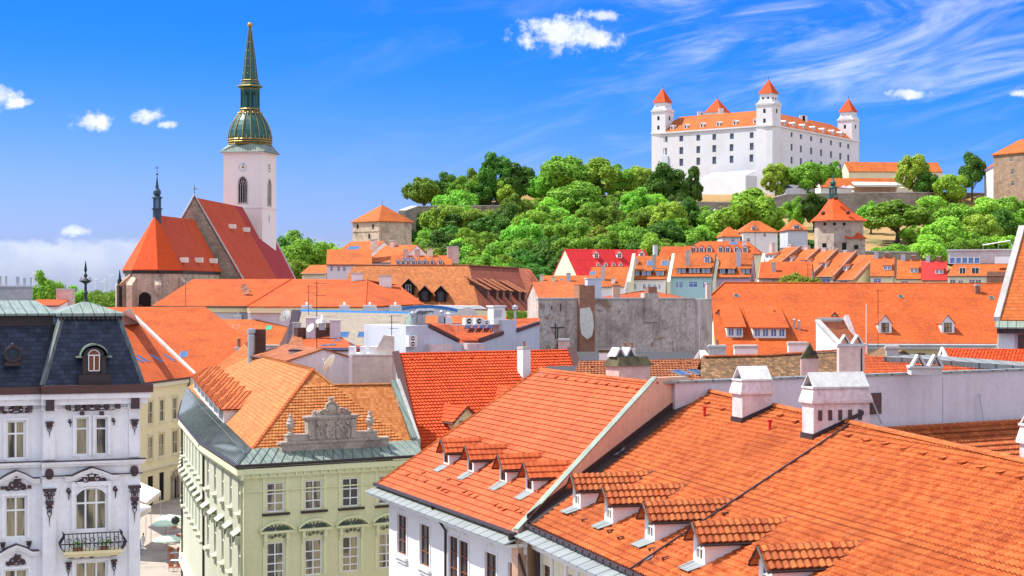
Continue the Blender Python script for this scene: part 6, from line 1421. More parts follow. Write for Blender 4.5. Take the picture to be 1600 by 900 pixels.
# ---- white low building with butterfly gables and air conditioners
def white_block():
    A = P(634, 0, 152); B = P(843, 0, 160); f = Fr(A, B); L = f.L; t = thing('white_rendered_building', 'bluish white low building with a V shaped roof edge and orange roof', 'building', (A.x, A.y, 0))
    X = lambda u, v, y=0: f.px(u, v, y)
    zb = 0; out = [(0, 0)]+[X(u, v) for u, v in ((634, 509), (669, 508), (669, 512), (717, 536), (751, 536), (786, 524), (786, 500), (807, 500), (807, 520), (840, 508), (843, 509))]+[(L, 0)]
    m = MB(f.M); 
    # wall built in vertical strips so the outline stays exact
    top = out[1:-1]
    for (a, b) in zip(top, top[1:]):
        if b[0]-a[0] > .02: m.bx(a[0], b[0], 0, .35, 0, min(a[1], b[1])-.0) if abs(a[1]-b[1]) < .02 else m.ext([(a[0], 0, 0), (b[0], 0, 0), (b[0], 0, b[1]), (a[0], 0, a[1])], (0, .35, 0))
    a = X(634, 509); b = X(669, 508); m.bx(a[0], b[0], .36, 7, 0, a[1]-.01)
    a = X(786, 500); b = X(807, 500); m.bx(a[0], b[0], .36, 1.6, 0, a[1]-.01); m.build('wall', M['bluewhite'], t)
    c = MB(f.M); e = [X(669, 510), X(717, 534.5), X(751, 534.5), X(786, 522)]
    for p, q in ((e[0], e[1]), (e[2], e[3]), (X(807, 518.5), X(842, 507))): c.ext([(p[0], -.15, p[1]), (q[0], -.15, q[1]), (q[0], -.15, q[1]+.28), (p[0], -.15, p[1]+.28)], (0, .55, 0))
    c.each('verge_sheet', M['brownmet'], t)
    r = MB(f.M); b0 = X(669, 510, 8)[1]
    y = 7.5; v = lambda u, w, yy: (X(u, w, yy)[0], yy, X(u, w, yy)[1])
    slab(r, [v(669, 512, .36), v(717, 537, .36), v(706, 508, y), v(668, 507, y)], .1); slab(r, [v(717, 537, .36), v(751, 537, .36), v(790, 522, .36), v(790, 507, y), v(706, 508, y)], .1)
    slab(r, [v(807, 521, .36), v(843, 509, .36), v(843, 498, y), v(800, 500, y)], .1); r.build('roof', T['mid'], t)
    s = MB(f.M)
    for i in range(6): x0 = v(690+i*17, 520, 2)[0]
    for (u0, u1) in ((728, 737), (740, 748), (751, 760), (763, 772), (776, 784)):
        p0, p1 = v(u0-3, 518, 4.2), v(u1-3, 518, 4.2); q0, q1 = v(u0+2, 511, 6), v(u1+2, 511, 6); s.ext([(p0[0], p0[1], p0[2]+.25), (p1[0], p1[1], p1[2]+.25), (q1[0], q1[1], q1[2]+.3), (q0[0], q0[1], q0[2]+.3)], (0, 0, .06))
    s.each('roof_window', M['glass'], t)
    w = MB(f.M)
    for (u0, v0, u1, v1) in ((666, 537, 699, 552), (723, 536.5, 749, 552)): x0, z0 = X(u0, v1); x1, z1 = X(u1, v0); w.bx(x0, x1, -.7, -.01, z0-.5, z1)
    w.build('pink_stack', M['dirtyw'], t)
    pf = MB(f.M); x0, z = X(722, 507.5); x1, _ = X(787, 507.5); pf.bx(x0, x1, .5, 1.9, z-.08, z); 
    for k in range(6): xx = x0+(x1-x0)*k/5; pf.tube([(xx, .6, z-.9), (xx, .6, z)], .04, 4)
    pf.build('steel_platform', M['steel'], t)
    def ac(u0, v0, u1, v1, y, fans, lab, vert=False):
        xa, zb_ = X(u0, v1, y); xb, zt = X(u1, v0, y); a = thing('air_conditioner', lab, 'air conditioner', tuple(f.w(xa, y, zb_)), 'air conditioners on the white building')
        q = MB(f.M); q.bx(xa, xb, y, y+.45, zb_, zt); q.build('casing', M['acw'], a); d = MB(f.M)
        for i in range(fans):
            cx = (xa+xb)/2 if vert else xa+(xb-xa)*(i+.5)/fans*1.0; cz = zb_+(zt-zb_)*((i+.5)/fans if vert else .5); rr = min((xb-xa)/(1 if vert else fans), (zt-zb_)/(fans if vert else 1))*.38
            d.add([(cx+rr*math.cos(g*.4488), y-.02, cz+rr*math.sin(g*.4488)) for g in range(14)], [tuple(range(14))]); 
        d.build('fan_grille', M['dark'], a); h = MB(f.M)
        for i in range(fans):
            cx = (xa+xb)/2 if vert else xa+(xb-xa)*(i+.5)/fans; cz = zb_+(zt-zb_)*((i+.5)/fans if vert else .5); rr = .12; h.lathe([(rr, -.05), (rr, .05)], (cx, y-.04, cz), 8)
        h.build('fan_hub', M['acw'], a)
    ac(727, 496.5, 739, 507.3, .6, 1, 'single fan unit at the left end of the steel platform'); ac(743, 496.5, 754.5, 507.3, .6, 1, 'second fan unit from the left on the steel platform')
    ac(755.5, 500, 765.5, 507.3, .6, 1, 'smallest fan unit, on the platform beside the tall cabinet'); ac(638.5, 524, 652, 542, -.5, 2, 'unit with two stacked fans hanging on the white wall', True)
    xa, z0 = X(771, 507.3, .6); xb, z1 = X(789, 479.5, .6); a = thing('ventilation_cabinet', 'tall grey louvred cabinet on the right of the steel platform', 'cabinet', tuple(f.w(xa, .6, z0))); q = MB(f.M); q.bx(xa, xb, .6, 1.5, z0, z1); q.bx(xa-.1, xb+.1, .5, 1.6, z1+.003, z1+.12); q.build('casing', M['acw'], a); d = MB(f.M)
    for k in range(4): d.bx(xa+.12+k*.2, xa+.25+k*.2, .56, .596, z0+.65, z1-.25)
    d.build('louvres', M['steel'], a)
    q = thing('roof_plants', 'small green shrubs on the terrace behind the tall cabinet', 'plant', P(800, 500, 172)); m = MB(); rg = random.Random(3)
    for i in range(260): c = P(rg.uniform(790, 820), rg.uniform(489, 501), 172+rg.uniform(-1, 1)); m.poly([c, c+V3((.3, .1, .05)), c+V3((.15, .1, .3))])
    m.build('leaves', FOL[1], q)
white_block()
# ---- the stained grey firewall with brick stack
def grey_wall():
    A = P(841, 0, 176); B = P(1086, 0, 182); f = Fr(A, B); t = thing('stained_firewall', 'huge stained grey brown blank wall crossed by a crumbling brick chimney', 'wall', (A.x, A.y, 0)); X = f.px
    zt = X(960, 467.5)[1]; m = MB(f.M); m.bx(0, f.L, 0, .6, 0, zt); m.build('wall', M['greywall'], t)
    c = MB(f.M); c.bx(-.05, f.L+.05, -.1, .7, zt+.003, zt+.16); c.build('coping', M['concrete'], t)
    x0, z1 = X(902, 446); x1, _ = X(926, 446); b = MB(f.M); b.bx(x0, x1, -.55, .9, 0, z1); b.build('brick_stack', M['brick'], t)
    p = MB(f.M); rg = random.Random(3); y = -.565; cx = (x0+x1)/2
    pl = [(x0+.05, X(910, 482)[1]), (cx+.3, X(910, 480)[1]), (x1-.25, X(910, 490)[1]), (x1-.1, X(910, 510)[1]), (x1-.3, X(910, 525)[1]), (cx, X(910, 530)[1]), (x0+.2, X(910, 522)[1]), (x0+.05, X(910, 505)[1])]; p.ext([(a, y, b_) for a, b_ in pl], (0, .02, 0)); p.build('plaster_remnant', M['blotch'], t)
    x0, z1 = X(1006, 458); x1, _ = X(1028, 458); b = MB(f.M); b.bx(x0, x1, -.15, .75, zt-2.3, z1); b.build('chimney', M['greywall'], t); b = MB(f.M); b.bx(x0+.5, x1-.1, .0, .7, z1, X(1010, 448)[1]); b.build('chimney_cap', M['red'] if 0 else M['pot'], t)
    # short return wall on the right
    g = Fr(B, P(1113, 0, 190)); w = MB(g.M); w.bx(.01, g.L, 0, 9, 0, zt-.02); w.build('return_wall', M['greywall'], t); w = MB(g.M); w.bx(.4, .9, -.3, -.01, zt-8, zt+.0); w.build('pilaster', M['dirtyw'], t)
    s = MB(f.M)
    for (u, v0, v1) in ((862, 478, 484), (868, 505, 530), (980, 470, 471), (876, 474, 486)): x, za = X(u, v0); _, zb_ = X(u, v1); s.bx(x-.05, x+.05, -.03, -.002, zb_, za)
    x, za = X(860, 512); x2, _ = X(882, 512); s.bx(x, x2, -.05, -.002, za-.05, za+.05); s.bx((x+x2)/2-.05, (x+x2)/2+.05, -.05, -.002, za-3.4, za-.051); s.each('wall_iron', M['iron'], t)
grey_wall()
house('low_roofed_house', 'orange roof piece sitting behind the left end of the stained firewall', 843, 905, 185, 187, 466, 443, 14, 'gable', wallm='greywall', roofm='mid2')
house('low_roofed_house', 'hipped orange roof peeping above the stained firewall with a brick stack', 955, 1072, 196, 200, 467, 456, 9, 'gable', hipl=5, hipr=4, wallm='pale', roofm='mid')
box_building('chimney_stack', 'big square white chimney block right of the crumbling brick stack', 918, 940, 186, 186.5, 436, 3, 'bluewhite', 'chimney', 'capc')
box_building('chimney_stack', 'tall thin pink white chimney left of the wide orange roof', 1104.5, 1110, 200, 200.2, 443, 1, 'pink', 'chimney', 'capc', zb=20)
box_building('chimney_stack', 'brown stack on the hipped roof behind the stained wall', 958, 969, 195, 195.2, 447, 1, 'salmon', 'chimney', 'pot', zb=20)

# ---- the wide plain orange roof (b12)
def b12():
    DE, DR = 206, 219
    A = P(1113, 566, DE); B = P(1568, 566, DE)
    EL, ER = P(1110, 538, DE), P(1557, 538.5, DE); RL, RR = P(1132, 443.5, DR), P(1578, 445.5, DR); pl = Pl(EL, ER, RL); f = Fr(EL, ER)
    t = thing('wide_roofed_house', 'very wide plain orange roof with long shed dormers and two little pointed dormers', 'house', (EL.x, EL.y, 0))
    x1, z = f.px(1350, 556, 0); lo0 = pl.at(1118, 566); lo1 = pl.at(1356, 566); mid_ = pl.at(1356, 538); 
    r = MB(); slab(r, [lo0, lo1, mid_, pl.at(1356, 443.8), RL, pl.at(1112, 463)]); slab(r, [mid_, ER, pl.at(1572, 446), pl.at(1356, 443.8)]); rf = r.build('roof', T['mid'], t)
    r = MB(); slab(r, [RL+V3((0, .3, 0)), RR+V3((0, .3, 0)), RR+V3((0, 14, -8)), RL+V3((-5, 14, -8))]); r.build('back_slope', T['mid'], rf)
    ridge_mesh(RL+V3((0, 0, .15)), RR+V3((0, 0, .15)), T['mid'], rf, .17, .5); guards_mesh(pl, [(1140, 452, 1560, 453, 34)], T['mid'], rf, w=.25)
    w = MB(); w.poly([(mid_.x-14, DE+1.5, 0), (ER.x, DE+1.5, 0), (ER.x, DE+1.5, ER.z-.1), (mid_.x-14, DE+1.5, ER.z-.1)]); w.poly([(lo0.x, lo0.y+.5, 0), (lo1.x, lo1.y+.5, 0), (lo1.x, lo1.y+.5, lo1.z), (lo0.x, lo0.y+.5, lo0.z)]); w.poly([(lo0.x, lo0.y, 0), (lo0.x, lo0.y, lo0.z), RL, (RL.x-1, RL.y+12, RL.z-7), (RL.x-1, RL.y+12, 0)]); w.build('wall', M['cream'], t)
    ww = Fr((mid_.x-14, DE+1.5), (ER.x, DE+1.5)); o = ww.box((1432, 552, 1446, 562)); window(t, ww.M, *o, y=-.01, fr='bframe')
    g = MB(); g.tube([mid_+V3((0, -.2, -.05)), ER+V3((0, -.2, -.05))], .14, 6); g.ext([mid_+V3((0, -.1, -.5)), ER+V3((0, -.1, -.5)), ER+V3((0, -.1, -.2)), mid_+V3((0, -.1, -.2))], (0, 1.5, 0)); g.build('gutter', M['capc'], t)
    tp = slope_tan(pl); n = pl.n if pl.n.z > 0 else -pl.n
    for (u0, u1, v, k) in ((1136, 1161, 529, 1), (1177, 1228, 530, 2)):
        a = f.l(pl.at(u0, v)); b = f.l(pl.at(u1, v)); shed_dormer(t, f, a.x, b.x, a.y, a.z, tp, hw=1.35, tand=.34, wallm='white', n=k*2, gl='glassb', over=.35)
    for u in (1383, 1481): a = f.l(pl.at(u, 522)); dormer(t, f, a.x, a.y, a.z, tp, w=1.5, hw=1.35, hp=2.3, over=.15, roofm='mid', trim=None, wfrac=.6, gl='glassc', fr_m='bframe', sillflash=False)
    for (u, v) in ((1150.5, 463.5), (1407, 465), (1549, 467)): skylight(t, pl, u, v, .5, .55, 'glass', 'copper')
    for (u, v) in ((1123, 492), (1210, 493), (1304, 496)):
        p = f.l(pl.at(u, v)); dormer(t, f, p.x, p.y, p.z, tp, w=.7, hw=.3, hp=.7, over=.1, roofm='mid', wallm='pot', trim=None, wfrac=.5, sillflash=False)
    for (u, v) in ((1241, 515), (1249, 517)): p = pl.at(u, v); q = MB(); q.lathe([(.13, -.3), (.13, 1.1), (.2, 1.15), (.05, 1.3)], p, 8); q.build('vent_pipe', M['steel'], t)
    p = f.l(pl.at(1528, 461)); chimney(t, f, p.x-.3, p.x+.3, p.y, p.y+.5, p.z-.5, p.z+1.1, mat='brick', kind='flat', flare=.05)
    s = MB(); 
    v_ = MB(); a = pl.at(1112, 463); v_.tube([a+V3((0,0,.15)), RL+V3((0,0,.15))], .14, 5); v_.build('hip_tiles', T['mid'], rf)
b12()
antenna(1372, 546, 196, 6.6, 'tall black aerial mast before the left pointed dormer')
m = MB(); p = P(1353.5, 553, 200); m.tube([p, p+V3((0, 0, 5.6))], .05, 6); o = m.build('flagpole', M['white']); tag(o, 'thin white pole before the wide orange roof', 'pole')
# ---- steep roofed house cut by the right edge (b13)
def b13():
    z = zat(508, 132); EL = P(1560, 508, 132); ER = EL+V3((16, -4.5, 0)); f = Fr(EL, ER); t = thing('lilac_white_house', 'white house at the right edge, steep orange roof above a copper eave', 'house', (EL.x, EL.y, 0))
    o = [f.box((1590, 522, 1606, 549), .5), f.box((1626, 522, 1642, 549), .5)]; m = MB(f.M); wall(m, 0, 14, 0, z-.2, o, .2, y=.5); m.poly([(0, .5, 0), (0, 9, 0), (0, 9, z), (0, .5, z)]); m.build('wall', M['white'], t)
    for q in o: window(t, f.M, *q, y=.6, fr='bframe', ft=.09)
    k = MB(f.M); q = o[0]; k.bx(q[0]-.2, q[0]-.02, .44, .496, q[2]-.1, q[3]+.2); k.bx(q[0]-.02, q[1]+.2, .44, .496, q[3]+.02, q[3]+.2); k.build('window_surround', M['lilac'], t)
    c = MB(f.M); c.ext([(-.2, -.5, z-.25), (14, -.5, z-.25), (14, .5, z+.2), (-.2, .5, z+.2)], (0, 0, .1)); c.build('copper_eave', M['copper'], t); c = MB(f.M); c.bx(-.1, 14, -.3, .49, z-.6, z-.27); c.build('cornice', M['gutter'], t)
    x0, z0 = 0, z+.25; zr = z+7.2; r = MB(f.M); slab(r, [(.1, .5, z0), (14, .5, z0), (14, 6.5, zr), (1.9, 6.5, zr)]); rf = r.build('roof', T['mid2'], t)
    v = MB(f.M); v.ext([(-.35, .5, z0), (.1, .5, z0), (1.9, 6.5, zr), (1.45, 6.5, zr)], (0, 0, .35)); v.build('verge_sheet', M['concrete'], t); w = MB(f.M); w.poly([(-.3, .5, z0), (1.5, 6.5, zr), (1.5, 13, z0)]); w.build('gable_wall', M['white'], t)
b13()
# ---- mid right: rusty roof with two skylights, mossy chimney, white swept gable (b14)
def b14():
    D0 = 112; A = P(898, 600, D0-1); B = P(1120, 600, D0+5); f = Fr(A, B); EL = P(885, 612, D0-2); ER = P(1128, 612, D0+4); RL = P(905, 566, D0+6); RR = P(1093, 562, D0+12); pl = Pl(EL, ER, RL)
    t = thing('rusty_roofed_house', 'house with a brownish interlocking tile roof, two blue skylights and a white swept gable', 'house', (EL.x, EL.y, 0))
    rf = tile_mesh([[EL, pl.at(1128, 612), pl.at(1093, 562.5), pl.at(905, 566)]], 'roof', T['rust'], t, .26, .42, .03, .06, off=0, sub=4)
    ridge_mesh(pl.at(905, 566), pl.at(1093, 562.5), T['rust'], rf, .14, .4); guards_mesh(pl, [(925, 575, 960, 575, 3), (1020, 571, 1078, 569, 5)], T['rust'], rf)
    skylight(t, pl, 1063, 585.5, .8, 1.0); skylight(t, pl, 1089, 584.5, .8, 1.0)
    a, b = pl.at(1093, 560), pl.at(1126, 600); s = (pl.at(1100, 562)-pl.at(1093, 562)).normalized()*.5; g = MB(); g.ext([a-V3((0,0,.3)), b-V3((0,0,.5)), b+V3((0,0,.35)), a+V3((0,0,.55))], s); g.ext([a+s*0-V3((0,0,.3)), a+V3((0,0,.6)), a-s*1.6-V3((0,0,.3))], s*.9+V3((0,.3,0))); g.build('gable_parapet', M['white'], t)
    w = MB(); w.poly([(EL.x, EL.y, 0), (ER.x, ER.y, 0), ER, EL]); w.poly([(ER.x, ER.y, 0), (RR.x, RR.y, 0), pl.at(1093, 562), ER]); w.build('wall', M['pale'], t)
    b_ = MB(); c0, c1 = pl.at(905, 566), pl.at(1093, 562.5); slab(b_, [c0, c1, c1+V3((-1, 5, -3)), c0+V3((-1, 5, -3))], .1); b_.build('back_slope', T['rust'], rf)
    # mossy chimney
    q = f.l(P(990, 598, 104)); x0 = f.px(967, 580, q.y)[0]; x1 = f.px(1016, 580, q.y)[0]; zt = f.px(990, 572, q.y)[1]; c = chimney(t, f, x0, x1, q.y, q.y+1.3, 18, zt, mat='pink', kind='none', flare=.1, label='pink chimney with a mossy hood and two tile tents')
    k = MB(f.M); k.add([(x0-.12, q.y-.12, zt), (x1+.12, q.y-.12, zt), (x1+.12, q.y+1.42, zt), (x0-.12, q.y+1.42, zt), (x0+.12, q.y+.2, zt+.55), (x1-.12, q.y+.2, zt+.55), (x1-.12, q.y+1.1, zt+.55), (x0+.12, q.y+1.1, zt+.55)], [(0,1,5,4),(1,2,6,5),(2,3,7,6),(3,0,4,7),(4,5,6,7)]); k.build('mossy_hood', M['moss'], c)
    k = MB(f.M)
    for i in (0, 1):
        a = x0+.35+i*.75; z = zt+.56
        for s in (-1, 1): k.ext([(a+.28*s, q.y+.3, z), (a+.40*s, q.y+.3, z), (a+.06*s, q.y+.3, z+.52), (a-.06*s, q.y+.3, z+.52)], (0, .8, 0))
    k.build('tile_tents', M['capc'], c)
b14()
def b15():
    EL, ER = P(1095, 600, 116), P(1320, 600, 120); f = Fr(EL, ER); RL, RR = P(1095, 561, 119.5), P(1330, 552, 123); pl = Pl(EL, ER, RL)
    t = thing('lichened_roof_house', 'old roof of dark lichen covered stone tiles with an orange ridge', 'house', (EL.x, EL.y, 0)); r = MB(); slab(r, [EL, ER, pl.at(1330, 552), pl.at(1300, 553), pl.at(1200, 560), pl.at(1095, 561)]); rf = r.build('roof', T['mossy'], t)
    for a, b in (((1100, 561), (1200, 559)), ((1200, 559), (1315, 551))): ridge_mesh(pl.at(*a)+V3((0,0,.15)), pl.at(*b)+V3((0,0,.15)), T['old'], rf, .17, .4)
    w = MB(); w.poly([(EL.x, EL.y, 0), (ER.x, ER.y, 0), ER, EL]); w.poly([(EL.x, EL.y, 0), (RL.x, RL.y, 0), pl.at(1095, 561), EL]); w.build('wall', M['greywall'], t)
    b_ = MB(); c0, c1 = pl.at(1095, 561), pl.at(1330, 552); slab(b_, [c0, c1, c1+V3((-1, 5, -4)), c0+V3((-1, 5, -4))], .1); b_.build('back_slope', T['old'], rf)
b15()
def stack(u0, u1, v0, v1, D, mat, kind, label, name='chimney', **k):
    A = P(u0, 0, D); B = P(u1, 0, D-.1); f = Fr(A, B); zt = zat(v0, D); t = thing(name+'_stack', label, 'chimney', (A.x, A.y, zat(v1, D)), 'chimneys on the mid right roofs')
    chimney(t, f, 0, f.L, 0, f.L*.8, zat(v1, D), zt, mat=mat, kind=kind, name='shaft', **k); return t, f, zt
t, f, zt = stack(1252, 1279, 560, 592, 108, 'pink', 'none', 'narrow pink chimney with a round lichened hood on top'); k = MB(f.M); k.ext([(-.05, -.05, zt), (f.L+.05, -.05, zt), (f.L*.72, -.05, zt+.5), (f.L*.5, -.05, zt+.95), (f.L*.28, -.05, zt+.5)], (0, .9, 0)); k.build('hood', M['moss'], t)
k = MB(f.M); k.tube([(f.L*.75, -.3, zt+.35), (f.L*.75, .1, zt+.35)], .13, 8); k.build('flue_pipe', M['iron'], t)
stack(1311, 1351, 541, 592, 104, 'pink', 'tents', 'broad reddish plastered chimney with two tile tents', flare=.12, capmat='capc')
stack(1148, 1184, 544, 566, 128, 'white', 'flat', 'low white boxy chimney on the orange slope right of the stained wall', flare=.05)
stack(1232, 1262, 539, 556, 128, 'white', 'flat', 'second low white boxy chimney, nearer the pink chimney', flare=.05)
stack(936, 968, 551, 571, 126, 'white', 'flat', 'white flat topped chimney at the foot of the stained wall', flare=.05, capmat='moss')
stack(970, 992, 549, 566, 128, 'bluewhite', 'flat', 'bluish chimney with white pipes behind the mossy one', flare=.05, pots=2)
stack(872, 889, 533, 556, 152, 'pink', 'flat', 'pinkish chimney at the right end of the bright red roof', flare=.06)
stack(1108, 1134, 543, 560, 150, 'concrete', 'flat', 'rough dark rubble stack at the foot of the wide roof', pots=1)
stack(1385, 1404, 545, 560, 118, 'concrete', 'flat', 'grey round capped stack left of the gable with lichened tiles', flare=.1)
t, f, zt = stack(1424, 1472, 572, 586, 102, 'capc', 'none', 'low weathered stack with two leaning tile tents'); k = MB(f.M)
for x in (.15, 1.1):
    for s in (-1, 1): k.ext([(x+.3+.30*s, .0, zt), (x+.3+.44*s, .0, zt), (x+.3+.06*s, .0, zt+.66), (x+.3-.06*s, .0, zt+.66)], (0, .8, 0))
k.bx(-.1, f.L+.1, -.1, 1.2, zt-.12, zt); k.build('tile_tents', M['capc'], t)
m = MB(); p = P(1010, 560, 125); m.tube([P(926+30, 553, 126), P(926+30, 540, 126), P(960, 536, 126)], .14, 6); 
def b16():
    a = [P(1300, 600, 106), P(1470, 600, 108), P(1565, 580, 113), P(1400, 556, 118), P(1345, 556, 117)]
    EL, ER, RL = P(1290, 602, 106), P(1600, 602, 113), P(1345, 556, 116.5); pl = Pl(EL, ER, RL); f = Fr(EL, ER)
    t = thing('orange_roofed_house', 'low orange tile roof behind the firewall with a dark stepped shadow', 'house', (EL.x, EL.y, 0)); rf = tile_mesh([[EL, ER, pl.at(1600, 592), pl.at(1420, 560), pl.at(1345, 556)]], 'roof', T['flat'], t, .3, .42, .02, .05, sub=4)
    rr = MB(); rr.tube([pl.at(1305, 590)+V3((0,0,.1)), pl.at(1346, 562)+V3((0,0,.1))], .13, 6); rr.build('hip_tiles', T['old'], rf)
    w = MB(); w.poly([(EL.x, EL.y, 0), (ER.x, ER.y, 0), ER, EL]); w.build('wall', M['lav'], t)
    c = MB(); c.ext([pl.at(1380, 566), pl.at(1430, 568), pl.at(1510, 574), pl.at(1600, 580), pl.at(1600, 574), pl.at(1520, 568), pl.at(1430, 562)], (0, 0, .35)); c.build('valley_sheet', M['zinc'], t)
b16()
house('small_gabled_house', 'small orange roof with a lichened patch and pale gable edges', 1388, 1432, 122, 123, 563, 548, 5, 'gableF', wallm='greywall', roofm='mossy')
def b18():
    EL, ER = P(1489, 576, 122), P(1640, 580, 125); RL = P(1474, 546, 127); pl = Pl(EL, ER, RL); t = thing('red_pantile_house', 'red pantile roof with a white gable end near the right edge', 'house', (EL.x, EL.y, 0)); rf = tile_mesh([[EL, ER, pl.at(1640, 547.5), pl.at(1474, 546)]], 'roof', T['bright'], t, .3, .36, .035, .06, sub=4)
    ridge_mesh(pl.at(1474, 546), pl.at(1640, 547.5), T['bright'], rf, .15, .4); w = MB(); w.poly([pl.at(1474, 546), EL, P(1462, 572, 124), P(1463, 566, 125)]); w.poly([(EL.x, EL.y, 0), (ER.x, ER.y, 0), ER, EL]); w.poly([(EL.x, EL.y, 0), EL, P(1462, 572, 124), (P(1462, 572, 124).x, 124, 0)]); w.build('wall', M['white'], t)
    v = MB(); v.tube([pl.at(1474, 546)+V3((-.1,0,.1)), EL+V3((-.1,0,.1))], .12, 5); v.tube([pl.at(1474, 546)+V3((-.1,0,.1)), P(1461, 571, 124)], .1, 5); v.build('verge_sheet', M['concrete'], t)
b18()
def b17():   # small house: pale gable wall, tile slope on its right
    A = P(1275, 0, 150); B = P(1322, 0, 146); f = Fr(A, B); t = thing('lean_to_house', 'small pale gabled annex with a little orange roof before the wide roof', 'house', (A.x, A.y, 0)); X = f.px
    pts = [X(1275, 560), X(1278, 504)]; m = MB(f.M); z0 = 10; a = X(1275, 503); b = X(1322, 553)
    m.ext([(a[0], 0, z0), (b[0], 0, z0), (b[0], 0, b[1]), (a[0], 0, a[1])], (0, .3, 0)); m.build('wall', M['white'], t)
    r = MB(f.M); y = 6; q = [(a[0], .31, a[1]), (b[0], .31, b[1]), (X(1345, 540, y)[0], y, X(1345, 540, y)[1]), (X(1315, 503, y)[0], y, X(1315, 503, y)[1])]; slab(r, q, .12); r.build('roof', T['old'], t)
    k = MB(f.M); k.ext([(a[0], -.1, a[1]), (b[0], -.1, b[1]), (b[0], -.1, b[1]+.2), (a[0], -.1, a[1]+.2)], (0, .5, 0)); k.tube([(a[0], .31, a[1]+.2), (q[3][0], y, q[3][2]+.2)], .2, 6); k.build('ridge_sheet', M['concrete'], t)
    c = MB(f.M); c.ext([(X(1312, 505, y)[0], y, X(1312, 510, y)[1]), (X(1332, 520, y)[0], y, X(1332, 524, y)[1]), (X(1320, 492, y)[0], y, X(1320, 492, y)[1])], (0, .4, 0)); c.build('gable_parapet', M['dirtyw'], t)
b17()
def low_yard():
    t = thing('flat_roof', 'dark flat roof yard at the foot of the stained wall', 'roof', P(960, 590, 150)); m = MB(); m.bx(P(850, 0, 150).x, P(1120, 0, 150).x, 132, 175, 0, zat(566, 150)); m.build('wall', M['asph'], t)
low_yard()
for i, (u0, u1, D, ztop, lab) in enumerate(((840, 1130, 195, 22, 'rear block behind the stained firewall'), (640, 850, 185, 20, 'low flat block between the white building and the brown hall'), (455, 650, 165, 20, 'low flat block below the beige roof'), (1120, 1640, 140, 18, 'low flat block in front of the wide orange roof'), (300, 460, 200, 17, 'low flat block below the green skylights'))):
    m = MB(); a = P(u0, 0, D); b = P(u1, 0, D); m.bx(a.x, b.x, D, D+14, 0, ztop); t = thing('flat_roofed_block', lab, 'building', (a.x, a.y, 0)); m.build('wall', M['greywall'], t)
# ================================================================ mid distance: long orange roofs and the brown hall
def b6():
    E0, E1 = P(237, 479, 292), P(388, 479.5, 292); R0, R1 = P(302, 437.5, 304), P(456, 437, 304)
    t = thing('long_roofed_house', 'long plain orange hip roof in front of the cathedral choir', 'house', (E0.x, E0.y, 0)); pl = Pl(E0, E1, R0)
    m = MB(); slab(m, [E0, P(400, 479.5, 292), R1, R0]); slab(m, [E0+V3((-1, 20, 0)), E0, R0]); slab(m, [R0, R1, R1+V3((0, 13, -4)), R0+V3((-6, 13, -4))]); r = m.build('roof', T['mid'], t)
    w = MB(); w.poly([(E0.x+.6, 292.6, 0), (E1.x+3, 292.6, 0), (E1.x+3, 292.6, E0.z-.7), (E0.x+.6, 292.6, E0.z-.7)]); w.build('wall', M['lav'], t); w = MB(); w.bx(E0.x+.3, E1.x+3, 292.2, 292.58, E0.z-.9, E0.z-.05); w.build('frieze', M['cream'], t)
    g = MB(); g.tube([E0+V3((0, -.1, 0)), E1+V3((0, -.1, 0))], .13, 5); g.build('gutter', M['gutter'], t)
    guards_mesh(pl, [(272, 465, 400, 465, 5), (317, 455, 363, 455, 2)], M['gutter'], r, w=.35)
    for (u, v) in ((383, 454), (386, 460)): dish(t, pl.at(u, v)+V3((0, -.5, .5)), .7, 'pot', -.5)
    E2, E3, E4 = P(386, 480, 288), P(571, 480.5, 278), P(662, 476, 290); R2, R3 = P(456, 437, 302), P(573.5, 438.5, 298); R4 = P(622, 446, 302)
    t = thing('long_roofed_house', 'second long orange hip roof carrying two white chimneys', 'house', (E2.x, E2.y, 0)); m = MB(); slab(m, [E2, E3, R3, R2]); slab(m, [E3, E4, R4, P(586, 446, 300), R3]); slab(m, [R2, R3, R4, R4+V3((0, 14, -5)), R2+V3((0, 14, -5))])
    r = m.build('roof', T['mid'], t); w = MB(); w.poly([(E2.x, E2.y+.8, 0), (E3.x, E3.y+.8, 0), (E3.x, E3.y+.8, E3.z-.1), (E2.x, E2.y+.8, E2.z-.1)]); w.poly([(E3.x, E3.y+.8, 0), (E4.x, E4.y+.8, 0), (E4.x, E4.y+.8, E4.z-.1), (E3.x, E3.y+.8, E3.z-.1)]); w.build('wall', M['lav'], t)
    w = MB(); d = (E3-E2).normalized(); w.ext([E2+V3((0, .2, -.9)), E3+V3((0, .2, -.9)), E3+V3((0, .2, -.1)), E2+V3((0, .2, -.1))], (0, .5, 0)); w.build('frieze', M['cream'], t)
    h = MB(); h.tube([E3+V3((0,0,.15)), R3+V3((0,0,.15))], .13, 5); h.tube([E2+V3((0,0,.15)), R2+V3((0,0,.15))], .13, 5); h.each('hip_tiles', T['church2'], r)
    pl = Pl(E2, E3, R3); guards_mesh(pl, [(440, 466.5, 515, 466.5, 3)], M['gutter'], r, w=.4); pr = Pl(E3, E4, R3); guards_mesh(pr, [(590, 467, 635, 467, 2)], M['gutter'], r, w=.4)
    f = Fr((0, 0), (1, 0))
    for (u0, u1, v0, v1, D) in ((550, 567, 428, 443, 299), (593, 612, 432, 452, 300)): a, b = P(u0, 0, D), P(u1, 0, D); chimney(t, f, a.x, b.x, D-1, D+.4, zat(v1, D)-.5, zat(v0, D), mat='white', kind='hood' if 0 else 'flat', flare=.15)
b6()
